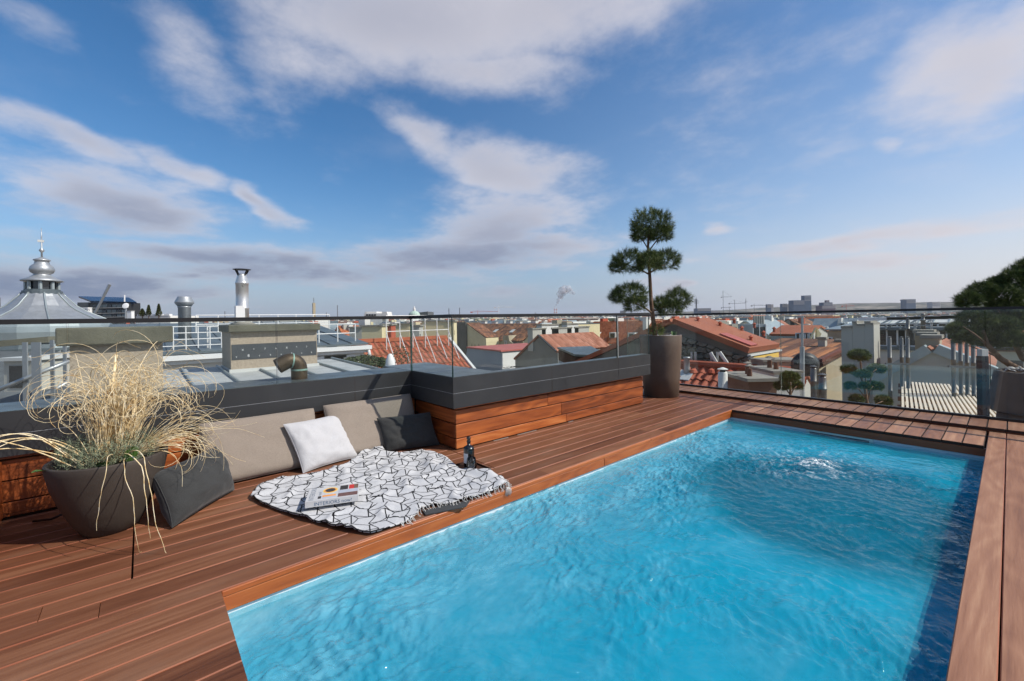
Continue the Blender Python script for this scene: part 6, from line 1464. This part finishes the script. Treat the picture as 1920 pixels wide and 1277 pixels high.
slab('roof', 'zinc', h7, [(sx0, YM - 1, zE_), (sx1, YM - 1, zE_), (sx1, YM + 2.5, zH), (sx0 + 2.0, YM + 2.5, zH)], .08); slab('roof', 'zinc', h7, [(sx0, YM - 1, zE_), (sx0 + 2.0, YM + 2.5, zH), (sx0, YM + 6, zE_)], .08)
MB().box(sx0 + .1, sx1, YM - .8, YM + 6, ZG, zE_ - .02).build('wall', MATS['stucco_beige'], h7, origin=(sx0, YM, 0)); window_y(h7, on_y(1552, 627, YM - .8).x, YM - .8, zE_ - 1.2, .5, .8)
for k in range(6): xx = sx0 + 1 + k * .62; MB().bar((xx + .0, YM - .95, zE_ + .12), (xx + .6, YM + 2.4, zH + .12), .04, .06).build('standing_seam', MATS['zinc_dark'], h7)
YF_ = 21.5
fw_ = thing('fire_wall', 'stepped grey fire wall with notched top in front of the pale metal roof', 'wall', (on_y(1610, 640, YF_).x, YF_, ZG))
for k, (px0, px1, pt) in enumerate(((1577, 1598, 615), (1598, 1607, 606), (1607, 1621, 611), (1621, 1633, 606), (1633, 1638, 609))):
    a_, c_ = on_y(px0, pt, YF_), on_y(px1, pt, YF_); MB().box(a_.x + .001, c_.x - .001, YF_, YF_ + 1.2, ZG, a_.z).build('wall_step', MATS['stucco_pale'], fw_, origin=(a_.x, YF_, 0)); MB().box(a_.x, c_.x, YF_ - .06, YF_ + 1.26, a_.z + .001, a_.z + .08).build('coping', MATS['concrete'], fw_)
wfw = thing('white_fire_wall', 'narrow sunlit white fire wall beside the brown tile roof', 'wall', at(1622, 660, 18)); a_, c_ = at(1618, 640, 18), at(1628, 632, 18.6)
MB().prism([a_, c_, Vector((c_.x, c_.y, ZG)), Vector((a_.x, a_.y, ZG))], (-.25, .1, 0)).build('wall', MATS['stucco_white'], wfw); MB().bar(a_ + UP * .05, c_ + UP * .05, .3, .06).build('coping', MATS['concrete'], wfw)
# orange roof with two cream gable slivers in the middle distance
DO2 = 34.0; YO = at(1490, 625, DO2).y; rA_, rB_ = on_y(1460, 613.5, YO + 3), on_y(1537, 613.5, YO + 3); eA_ = on_y(1445, 630, YO)
h8 = house_x('orange_roof_house', 'small orange roofed house with two bright gable slivers in the middle distance', [(YO, eA_.z), (YO + 3, rA_.z), (YO + 6, eA_.z)], rB_.x, eA_.x, 'stucco_pale', ['tiles_smooth_orange', 'tiles_smooth_orange'], .1)
for px_ in (1500, 1508, 1518): p = on_y(px_, 636, YO); window_y(h8, p.x, YO, p.z - .5, .6, 1.0)
for k, (pp, dd) in enumerate((([(1518, 640), (1531, 614), (1521, 638)], 32), ([(1531, 643), (1533, 616), (1540, 626), (1534, 643)], 32))):
    q_ = [at(x, y, dd) for x, y in pp]; MB().prism(q_, FW * .2).build('bright_gable', MATS['stucco_cream'], h8)
# white glazed stair tower with fluted chimney row
YT2 = 26.0
stt = thing('glazed_tower', 'white framed glazed stair tower below a row of tall grey chimneys', 'tower', at(1423, 640, 30)); a_ = at(1411, 608, 30); a2 = at(1436, 608, 30); wv = (a2 - a_); wv.z = 0
MB().obox(Vector((a_.x, a_.y, ZG)), wv, FW * 2, Vector((0, 0, a_.z - ZG))).build('tower_body', MATS['zinc'], stt)
for f_ in (0, .48, .95): MB().obox(Vector((a_.x, a_.y, a_.z - 2)) + wv * f_ - FW * .04, wv * .05, FW * .03, Vector((0, 0, 2))).build('mullion', MATS['white_paint'], stt)
MB().obox(Vector((a_.x, a_.y, a_.z - 1.8)) + wv * .05 - FW * .02, wv * .4, FW * .01, Vector((0, 0, 1.6))).build('glazing', MATS['window_dark'], stt); MB().obox(Vector((a_.x, a_.y, a_.z - 1.8)) + wv * .55 - FW * .02, wv * .38, FW * .01, Vector((0, 0, 1.6))).build('glazing', MATS['window_dark'], stt)
for k in range(5):
    p_ = at(1414 + k * 4.2, 592, 36); MB().box(p_.x - .07, p_.x + .07, p_.y - .07, p_.y + .07, ZG, p_.z).build('tall_chimney', MATS['stucco_pale'], stt)
# slatted pergola
ZP = -1.05; pn = [on_z(x, y, ZP) for x, y in ((1690, 786), (1868, 796), (1846, 729), (1692, 717))]
pg = thing('slat_pergola', 'pale timber slat pergola over the lower terrace beyond the glass', 'pergola', (pn[3].x, pn[3].y, ZP - 2.2))
vdir = pix_ray(1689, 590); vdir.z = 0; vdir.normalize(); vs2 = Vector((vdir.y, -vdir.x, 0))
o_ = on_z(1692, 717, ZP); 
for k in range(48):
    s0 = o_ + vs2 * (k * .0785); e_ = s0 - vdir * 6.0
    sb = MB(); sb.bar(s0 + vdir * .1, e_, .044, .05); sb.build('slat', plain('slat_pale', S(214, 200, 178), .7, 0, .08, 3) if 'slat_pale' not in MATS else MATS['slat_pale'], pg)
for t in (.0, 1.4, 2.8, 4.2, 5.8): MB().bar(o_ - vdir * t - vs2 * .1 - UP * .10, o_ - vdir * t + vs2 * 3.8 - UP * .10, .07, .12).build('beam', MATS['brown_wood'], pg)
for k in (0, 3.6):
    for t in (0, 5.8): p_ = o_ + vs2 * k - vdir * t; MB().box(p_.x - .06, p_.x + .06, p_.y - .06, p_.y + .06, ZP - 2.5, ZP - .17).build('post', MATS['slat_pale'], pg)
lt = thing('lower_terrace', 'lower terrace with grey parapet under the pergola', 'terrace', (o_.x, o_.y, ZG)); x0_, x1_ = -6.5, 6.0
MB().box(-4.6, 7.0, YB + .40, 15.5, ZG, ZP - 2.5).build('terrace_slab', MATS['stucco_pale'], lt, origin=(0, 9, 0))
# dark post with bright cap and the glass return behind the far balustrade
dp = thing('dark_post', 'dark blue post with pale metal cap outside the far glass', 'post', at(1847.5, 790, 4.75)); a_ = at(1841, 668, 4.75); c_ = at(1854, 668, 4.75); wv = c_ - a_; wv.z = 0; zb2 = at(1847, 800, 4.75).z
MB().obox(Vector((a_.x, a_.y, zb2)), wv, FW * .06, Vector((0, 0, a_.z - zb2))).build('shaft', plain('post_blue', S(34, 44, 54), .3, .1, .1, 4), dp); zc2 = at(1847, 655, 4.75).z
MB().obox(Vector((a_.x, a_.y, a_.z + .001)) + wv * .04, wv * .92, FW * .055, Vector((0, 0, zc2 - a_.z))).build('cap', MATS['zinc_white'], dp)
nr = thing('side_balustrade', 'low dark railed glass of the neighbouring terrace behind the old pine', 'balustrade', at(1880, 690, 6.2)); pA_, pB_ = at(1856, 655, 6.2), at(1990, 652, 6.2)
MB().bar(pA_, pB_, .04, .04).build('top_rail', MATS['rail_metal'], nr); pA2, pB2 = pA_.copy(), pB_.copy(); glass_panel(nr, (pA_.x, pA_.y), (pB_.x, pB_.y), pA_.z - .7, pA_.z - .02)
# small clipped pines showing in the far glass, modelled as trees beyond it
def small_pine(label, d, trunk, pads, per=11):
    base = at(*trunk[0], d) - UP * .5; t = thing('clipped_pine', label, 'tree', base, 'clipped pines behind the far glass'); k = d / FPX
    limb([base] + [at(x, y, d) for x, y in trunk], 3.2 * k, 1.2 * k, 8).build('trunk', MATS['bark'], t, True)
    for j, (x, y, w_, h_) in enumerate(pads):
        needle_pad(at(x, y, d + (j % 3 - 1) * .12), w_ * k * .9, w_ * k * .9, h_ * k, int(w_ * 34), .050, int(x) + j, per=per, wid=.0042).build('needle_pad', MATS['pine_needles_light'], t)
        if j: limb([at(trunk[0][0], (trunk[0][1] + y) / 2 + 6, d), at((trunk[0][0] + x) / 2, y + 6, d), at(x, y, d)], 1.3 * k, .5 * k, 6).build('branch', MATS['bark'], t, True)
    return t
small_pine('small clipped pine in front of the white chimney with brown pots', 7.4, [(1482, 745), (1482, 725), (1481, 712)], [(1481, 708, 17, 9), (1466, 724, 13, 7), (1494, 724, 9, 7)])
small_pine('taller clipped pine with five pads in front of the beige gable', 7.6, [(1627, 765), (1622, 730), (1616, 712), (1614, 685), (1612, 670)], [(1611, 667, 17, 10), (1591, 693, 12, 7), (1644, 692, 14, 7), (1618, 702, 13, 6), (1594, 724, 9, 6), (1637, 724, 16, 7), (1622, 724, 8, 5), (1606, 750, 11, 8), (1656, 752, 13, 9)])
# ------------------------------------------------------------------ rooftops of the city, house by house
rc = random.Random(77)
plain('steel_far', S(110, 112, 116), .6, 0, .05, .1)
def sector(px, d): r = pix_ray(px, 598); r.z = 0; return CAM + r * d
ROOFS = [('zinc', 'zinc grey'), ('tiles_brown_x', 'dark brown'), ('tiles_terra_x', 'terracotta'), ('roof_slate', 'grey slate'), ('tiles_orange_x', 'orange'), ('zinc', 'zinc grey'), ('red_sheet', 'dull red'), ('zinc_dark', 'dark sheet')]
WALLN = ['cream', 'white', 'grey', 'ochre', 'pale']
spots = []
def try_spot(px, d, rad):
    p = sector(px, d)
    for (q, r_) in spots:
        if (p - q).length < (rad + r_) * .82: return None
    spots.append((p, rad)); return p
def skyline_limit(px):          # photograph row of the city skyline, below which the ordinary roofs stay
    return 604 - (px - 0) * .0115
rows_ = [(46, 30, 13), (62, 36, 14), (82, 44, 15), (108, 48, 17), (140, 50, 19), (180, 52, 22), (230, 52, 25)]
made = 0; town = {}
for (d0, cnt, size) in rows_:
    for k in range(cnt):
        px = -80 + (k + rc.uniform(.1, .9)) * 2080 / cnt; d = d0 * rc.uniform(.88, 1.15)
        if d < 75 and (px < 560 or 1110 < px < 1960): continue
        if d < 130 and 775 < px < 1112: continue
        p = try_spot(px, d, size * .5)
        if p is None: continue
        L = size * rc.uniform(.7, 1.1); W = size * rc.uniform(.42, .6); along_x = rc.random() < .55
        ridge_py = skyline_limit(px) + rc.uniform(3, 9) + 620 / d * rc.uniform(.7, 1.5)
        zr_ = at(px, ridge_py, d).z; rise = W * rc.uniform(.28, .42); ze_ = zr_ - rise
        rm, rn = ROOFS[min(7, int(rc.random() * 8))]; wi = rc.randrange(5)
        h = thing('town_house', WALLN[wi] + ' town house with ' + rn + ' roof among the city rooftops', 'house', (p.x, p.y, ZG), WALLN[wi] + ' town houses with ' + rn + ' roofs')
        town.setdefault((WALLN[wi], rn), []).append((px, h))
        flat = rc.random() < .16
        rmx = rm if along_x else rm.replace('_x', '_y') if rm.endswith('_x') else rm
        if along_x:
            prof = [(p.x - L/2, p.y, 0)]; ax, bx2 = Vector((1, 0, 0)), Vector((0, 1, 0))
        else: ax, bx2 = Vector((0, 1, 0)), Vector((1, 0, 0))
        o0 = Vector((p.x, p.y, 0)) - ax * L/2
        if flat:
            MB().obox(o0 - bx2 * W/2 + UP * ZG, ax * L, bx2 * W, UP * (zr_ - 1.0 - ZG)).build('wall', FAC[wi], h, origin=(p.x, p.y, 0)); MB().obox(o0 - bx2 * W/2 * .7 + ax * L * .15 + UP * (zr_ - 1.0), ax * L * .7, bx2 * W * .7, UP * 1.0).build('penthouse', MATS['stucco_white'], h)
        else:
            poly = [o0 - bx2 * W/2 + UP * ZG, o0 - bx2 * W/2 + UP * ze_, o0 + UP * zr_, o0 + bx2 * W/2 + UP * ze_, o0 + bx2 * W/2 + UP * ZG]
            MB().prism(poly, ax * L).build('wall', FAC[wi], h, origin=(p.x, p.y, 0))
            for s_ in (-1, 1):
                slab('roof', rmx, h, [o0 - ax * .15 + bx2 * s_ * (W/2 + .3) + UP * (ze_ - .3 * rise / (W/2)), o0 + ax * (L + .15) + bx2 * s_ * (W/2 + .3) + UP * (ze_ - .3 * rise / (W/2)), o0 + ax * (L + .15) + UP * zr_, o0 - ax * .15 + UP * zr_], .2)
        for j in range(rc.choice((2, 3, 4)) if d < 150 else 2):
            t = rc.uniform(.04, .96); s_ = rc.uniform(-.25, .25); pc_ = o0 + ax * L * t + bx2 * W * s_; top = zr_ + rc.uniform(.1, 1.0); ww = rc.uniform(.8, 2.4)
            MB().obox(pc_ - ax * .35 - bx2 * ww/2 + UP * (zr_ - 2.2), ax * .7, bx2 * ww, UP * (top - zr_ + 2.2)).build('chimney', MATS[rc.choice(('stucco_white', 'stucco_pale', 'stucco_cream', 'brick_red', 'stucco_white'))], h, origin=pc_)
        if not flat and d < 130 and rc.random() < .6:
            for j in range(rc.choice((1, 2, 3))):
                t = .2 + .28 * j; q = o0 + ax * L * t; f_ = .5; s_ = -1 if (bx2.dot(FW) > 0) else 1
                MB().obox(q + bx2 * s_ * W * .42 - ax * .7 + UP * (ze_ + rise * .15), ax * 1.4, bx2 * -s_ * W * .2, UP * 1.3).build('dormer', MATS['stucco_white'], h, origin=q); MB().obox(q + bx2 * s_ * (W * .42 + .03) - ax * .45 + UP * (ze_ + rise * .15 + .25), ax * .9, bx2 * s_ * .02, UP * .85).build('dormer_window', MATS['window_dark'], h, origin=q)
        if d < 140 and rc.random() < .6:
            qa = o0 + ax * L * rc.uniform(.2, .8) + UP * (zr_ - .3); ha = rc.uniform(1.4, 2.6); ab = MB().tube([qa, qa + UP * ha], .03, 4)
            for zq in (.78, .9, .98): ab.tube([qa + UP * ha * zq - RT * .45, qa + UP * ha * zq + RT * .45], .018, 4)
            ab.build('aerial', MATS['steel_far'], h, origin=qa)
        made += 1
ORD = ['leftmost', 'second', 'third', 'fourth', 'fifth', 'sixth', 'seventh', 'eighth', 'ninth', 'tenth', 'eleventh', 'twelfth', 'thirteenth', 'fourteenth', 'fifteenth']
for (wn, rn), lst in town.items():
    lst.sort(key=lambda t: t[0])
    for k, (px, h) in enumerate(lst):
        if len(lst) == 1: h['label'] = 'the one ' + wn + ' town house with ' + rn + ' roof among the city rooftops'
        else: h['label'] = wn + ' town house with ' + rn + ' roof, ' + (ORD[k] if k < 15 else 'rightmost') + (' of its kind' if k == 0 else ' of its kind from the left')
# the far city that reads as one mass
fm = [plain('far_' + n_, c_, .9, 0, .15, .02) for n_, c_ in (('white', S(208, 204, 196)), ('cream', S(196, 182, 150)), ('grey', S(128, 126, 122)), ('brown', S(104, 78, 66)), ('terra', S(160, 96, 70)), ('slate', S(86, 90, 94)), ('green', S(82, 86, 64)))]
fb_ = MB()
for k in range(5200):
    d = 270 * (5200 / 270) ** (rc.random() ** .8); px = rc.uniform(-160, 2080); p = sector(px, d); size = rc.uniform(9, 26)
    lim = skyline_limit(px) + 4 - min(5, 1200 / 900 * 0 + (d - 270) / 1100) + rc.uniform(-1.2, 5) * min(1, 700 / d)
    zr_ = at(px, lim, d).z; L, W = size * rc.uniform(.6, 1.4), size * rc.uniform(.5, .8)
    an = rc.choice((0, math.pi / 2)) + rc.gauss(0, .12); ax = Vector((math.cos(an), math.sin(an), 0)); bx2 = Vector((-ax.y, ax.x, 0)); o0 = Vector((p.x, p.y, 0)) - ax * L/2; ris = W * .32 if rc.random() < .75 else .3; ze_ = zr_ - ris; zb2 = max(ZG, zr_ - 30)
    v = [o0 - bx2*W/2 + UP*zb2, o0 + bx2*W/2 + UP*zb2, o0 - bx2*W/2 + UP*ze_, o0 + bx2*W/2 + UP*ze_, o0 + UP*zr_]; v += [q + ax * L for q in v]
    fb_.mat(rc.choice((0, 0, 1, 2, 0))); fb_.add(v, [(0, 1, 3, 4, 2), (5, 7, 9, 8, 6), (0, 2, 7, 5), (1, 6, 8, 3)])
    fb_.mat(rc.choice((2, 3, 3, 4, 4, 5, 5, 0, 6))); fb_.add(v, [(2, 4, 9, 7), (3, 8, 9, 4)])
    if rc.random() < .5:
        fb_.mat(0); q = o0 + ax * L * rc.random(); fb_.obox(q + UP * (zr_ - 1), ax * .9, bx2 * 2.4, UP * rc.uniform(1.2, 2.4))
fo = fb_.build('distant_rooftops', fm, None, kind='stuff'); fo['label'] = 'mass of far rooftops reaching to the hills'; fo['category'] = 'rooftops'

# ------------------------------------------------------------------ skyline
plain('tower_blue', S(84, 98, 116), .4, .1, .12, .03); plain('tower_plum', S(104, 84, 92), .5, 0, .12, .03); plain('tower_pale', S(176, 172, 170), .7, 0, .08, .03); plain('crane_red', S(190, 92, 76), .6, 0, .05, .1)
def tower(label, blocks, d, mats, name='tower_block', cat='tower'):
    p = sector(blocks[0][0], d); t = thing(name, label, cat, (p.x, p.y, ZG))
    for k, (x0, x1, yt) in enumerate(blocks):
        a_, c_ = at(x0, yt, d + k * d * .004), at(x1, yt, d + k * d * .004); wv = c_ - a_; wv.z = 0; MB().obox(Vector((a_.x, a_.y, ZG)), wv, FW * wv.length * .7, Vector((0, 0, (a_.z + c_.z)/2 - ZG))).build('block', MATS[mats[k % len(mats)]], t)
        for j in range(1, 5):     # storey bands on the front
            zz = ZG + ((a_.z + c_.z)/2 - ZG) * (1 - j * .03 * 2); MB().obox(Vector((a_.x, a_.y, zz)) - FW * d * .0006, wv, FW * d * .0005, Vector((0, 0, d * .0009))).build('storey_band', MATS['tower_pale'], t)
    return t
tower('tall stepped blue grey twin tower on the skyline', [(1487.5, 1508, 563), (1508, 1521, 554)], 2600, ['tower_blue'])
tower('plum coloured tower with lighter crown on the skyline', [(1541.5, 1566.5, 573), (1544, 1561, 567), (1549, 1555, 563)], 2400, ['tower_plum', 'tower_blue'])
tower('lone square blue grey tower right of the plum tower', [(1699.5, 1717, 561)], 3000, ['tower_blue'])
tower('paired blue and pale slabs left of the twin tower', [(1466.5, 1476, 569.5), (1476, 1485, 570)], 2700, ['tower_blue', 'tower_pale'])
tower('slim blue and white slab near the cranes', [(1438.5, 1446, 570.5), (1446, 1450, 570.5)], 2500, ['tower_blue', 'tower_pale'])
tower('low pale drum shaped building near the old pine', [(1748, 1763, 566)], 3000, ['tower_pale'])
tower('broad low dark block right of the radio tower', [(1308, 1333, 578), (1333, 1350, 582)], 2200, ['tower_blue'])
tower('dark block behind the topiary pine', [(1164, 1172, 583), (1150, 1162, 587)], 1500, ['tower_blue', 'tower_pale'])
rd = thing('radio_tower', 'slim radio tower with round platforms on the skyline', 'tower', sector(1306, 2600)); p = sector(1306, 2600); kf = 2600 / FPX; zz = lambda py: at(1306, py, 2600).z
MB().lathe([(1.6 * kf, ZG), (1.3 * kf, zz(565)), (.5 * kf, zz(560)), (.2 * kf, zz(556))], (p.x, p.y, 0), 10).build('shaft', MATS['steel_far'], rd)
for k, (r1, py_) in enumerate(((3.6, 569), (4.4, 566.5), (3.8, 564), (2.6, 561.5))): MB().lathe([(r1 * kf, 0), (r1 * kf, .7 * kf)], (p.x, p.y, zz(py_)), 12).build('platform', MATS['steel_far'], rd)
def crane(label, px, top, jy, x0, x1, d, mat='steel_far', lattice=.35):
    p = sector(px, d); k = d / FPX; t = thing('tower_crane', label, 'crane', (p.x, p.y, ZG), 'building cranes on the skyline'); w = .5 * k
    MB().box(p.x - w/2, p.x + w/2, p.y - w/2, p.y + w/2, ZG, at(px, top, d).z).build('mast', MATS[mat], t)
    a_, c_ = at(x0, jy, d), at(x1, jy - (x1 - x0) * .02, d); MB().bar(a_, c_, .45 * k, .6 * k).build('jib', MATS[mat], t)
    MB().tube([at(x1, jy - .5, d), at(px, top, d), at(x0, jy - .5, d)], .10 * k, 4).build('tie', MATS[mat], t); MB().bar(a_ - UP * .9 * k, a_ + (c_ - a_) * .08 - UP * .9 * k, 1.0 * k, 1.4 * k).build('counterweight', MATS[mat], t)
crane('white and red tower crane above the courtyard house', 935.5, 573, 576.5, 926, 966, 420, 'white_paint')
crane('pinkish low tower crane left of the white one', 896, 582, 585, 882, 934, 900, 'crane_red')
crane('tallest thin crane right of the radio tower', 1356.5, 545, 557, 1352, 1372, 1300); crane('crane with long low jib behind the tallest one', 1378, 562, 569, 1366, 1398, 1700); crane('crane with level jib left of the slim slab', 1414.5, 570, 573, 1408, 1437, 1500)
crane('small crane with short jib below the tallest one', 1368, 575, 577, 1352, 1371, 1500); crane('crane beside the lone square tower', 1694, 561, 562.5, 1688, 1698, 2000); crane('reddish crane far right of the plum tower', 1587, 570, 574, 1578, 1602, 1900, 'crane_red'); crane('luffing crane near the centre of the crane cluster', 1399, 560, 566, 1397, 1401, 1600)
# chimneys with a plume
sk_ = thing('power_station_stack', 'pair of red and white banded power station stacks under the plume', 'chimney', sector(1041, 3200)); kf = 3200 / FPX
for px_, w_ in ((1040, .9), (1043.8, .9)):
    p = sector(px_, 3200); zt_ = at(px_, 577, 3200).z
    for k in range(6):
        z0 = ZG + (zt_ - ZG) * (.4 + .1 * k); MB().lathe([(w_ * kf, z0), (w_ * kf * .97, z0 + (zt_ - ZG) * .1)], (p.x, p.y, 0), 10).build('band', MATS['white_paint' if k % 2 else 'crane_red'], sk_)
    MB().lathe([(w_ * kf * 1.1, ZG), (w_ * kf, ZG + (zt_ - ZG) * .4)], (p.x, p.y, 0), 10).build('lower_shaft', MATS['tower_pale'], sk_)
sm_ = MB(); rs = random.Random(31)
path = [(1042, 576, 1.0), (1043, 572, 1.6), (1045, 567, 2.4), (1046, 562, 3.2), (1048, 556, 4.6), (1051, 550, 6.0), (1055, 546, 7.0), (1060, 543, 7.0), (1066, 543, 6.0), (1071, 546, 4.6), (1075, 550, 3.0), (1052, 557, 4.5), (1058, 551, 5.0), (1064, 549, 4.0)]
for x, y, r_ in path:
    for q in range(1):
        c0 = at(x + rs.uniform(-1.5, 1.5), y + rs.uniform(-1.5, 1.5), 3260 + rs.uniform(-30, 30)); rr = r_ * 3260 / FPX * rs.uniform(.85, 1.2)
        pr_ = [(rr * math.sin(math.pi * t / 8) * (1 + .18 * rs.uniform(-1, 1)), -rr * math.cos(math.pi * t / 8)) for t in range(9)]; sm_.lathe(pr_, c0, 12, capb=False, capt=False)
mv, N = new_mat('plume_white'); df = N.new('ShaderNodeBsdfDiffuse'); df.inputs[0].default_value = S(214, 210, 212); tt = N.new('ShaderNodeBsdfTransparent'); mx = N.new('ShaderNodeMixShader')
N.l.new(N.mapr(N.noise(N.coord('Object'), .03, 3, .6), .3, .7, .05, .45), mx.inputs[0]); N.l.new(tt.outputs[0], mx.inputs[1]); N.l.new(df.outputs[0], mx.inputs[2]); finish(N, mx.outputs[0])
so2 = sm_.build('smoke', mv, None, True); so2['kind'] = 'stuff'; so2['label'] = 'white plume drifting from the power station stacks'; so2['category'] = 'smoke'
# a few landmarks on the left skyline
ob = thing('obelisk_tower', 'slim cream tower with aerial left of centre on the skyline', 'tower', sector(589, 160)); p = sector(589, 160); kf = 160 / FPX; zt_ = at(589, 568, 160).z
MB().box(p.x - 2.2 * kf, p.x + 2.2 * kf, p.y - 2.2 * kf, p.y + 2.2 * kf, ZG, zt_).build('shaft', MATS['stucco_beige'], ob); MB().tube([(p.x, p.y, zt_), (p.x, p.y, at(589, 558, 160).z)], .5 * kf, 6).build('aerial', MATS['steel_far'], ob)
for k in range(5): zz_ = at(589, 571 + k * 4, 160).z; MB().box(p.x - .6 * kf, p.x + .6 * kf, p.y - 2.3 * kf, p.y - 2.21 * kf, zz_ - 1.3 * kf, zz_).build('slot_window', MATS['window_dark'], ob)
for k, (px_, top) in enumerate(((633, 572), (842, 578), (862, 577), (1, 558), (422, 584), (612, 586), (1004, 586))):
    p = sector(px_, 110); tag(MB().tube([(p.x, p.y, at(px_, 606, 110).z - 6), (p.x, p.y, at(px_, top, 110).z)], .10, 5).build('roof_aerial', MATS['steel_far'], None), ['thin aerial right of the cream tower', 'thin aerial left of the glass corner', 'thin aerial right of the glass corner', 'thin aerial at the left picture edge beside the dome', 'short aerial left of the steel flue', 'short aerial between the cream tower and its neighbour', 'thin aerial left of the power station stacks'][k], 'aerial', 'roof aerials')
ww = thing('white_penthouse', 'white terraced penthouse with slanted end on the skyline', 'house', sector(700, 150)); 
for x0, x1, yt, dd in ((682, 716, 588, 152), (684, 706, 584.5, 155)):
    a_, c_ = at(x0, yt, dd), at(x1, yt, dd); wv = c_ - a_; wv.z = 0; MB().obox(Vector((a_.x, a_.y, ZG)), wv, FW * 8, Vector((0, 0, a_.z - ZG))).build('storey', MATS['stucco_white'], ww)
for k in range(4): a_ = at(686 + k * 5, 589.5, 151.8); MB().obox(a_ - UP * .5, RT * .75, FW * .1, UP * .55).build('window', MATS['window_dark'], ww)
MB().prism([at(715, 596, 152), at(716.5, 584.5, 152), at(725, 584.5, 152), at(728.5, 596, 152)], FW * 6).build('slanted_end', MATS['stucco_white'], ww)
cd_ = thing('church_dome', 'pale green church dome with lantern on the left skyline', 'church', sector(777, 520)); p = sector(777, 520); kf = 520 / FPX; zz = lambda py: at(777, py, 520).z
MB().lathe([(11 * kf, ZG), (11 * kf, zz(592)), (10 * kf, zz(588)), (7 * kf, zz(585)), (3 * kf, zz(583))], (p.x, p.y, 0), 16).build('dome', plain('copper_green', S(168, 190, 176), .7, 0, .08, .1), cd_); MB().lathe([(2.6 * kf, zz(584)), (2.6 * kf, zz(580)), (2 * kf, zz(578)), (.3 * kf, zz(574))], (p.x, p.y, 0), 10).build('lantern', MATS['stucco_white'], cd_)
MB().prism([at(778, 596, 530), at(785, 586, 530), at(802, 584, 530), at(803, 596, 530)], FW * 40).build('nave', MATS['roof_slate'], cd_)

# ------------------------------------------------------------------ the air between here and the hills
hz = MB(); hz.box(-12500, 12500, -12500, 12500, ZG - 1.5, 330.0)
mh_ = bpy.data.materials.new('haze_air'); mh_.use_nodes = True; N = NT(mh_.node_tree); pv = N.new('ShaderNodeVolumePrincipled'); pv.inputs['Color'].default_value = (.80, .86, .95, 1); pv.inputs['Density'].default_value = 3.4e-5; pv.inputs['Anisotropy'].default_value = .2
oo = N.new('ShaderNodeOutputMaterial'); N.l.new(pv.outputs[0], oo.inputs['Volume']); ho = hz.build('haze', mh_); ho['kind'] = 'stuff'; ho['label'] = 'thin pale haze over the city'; ho['category'] = 'haze'
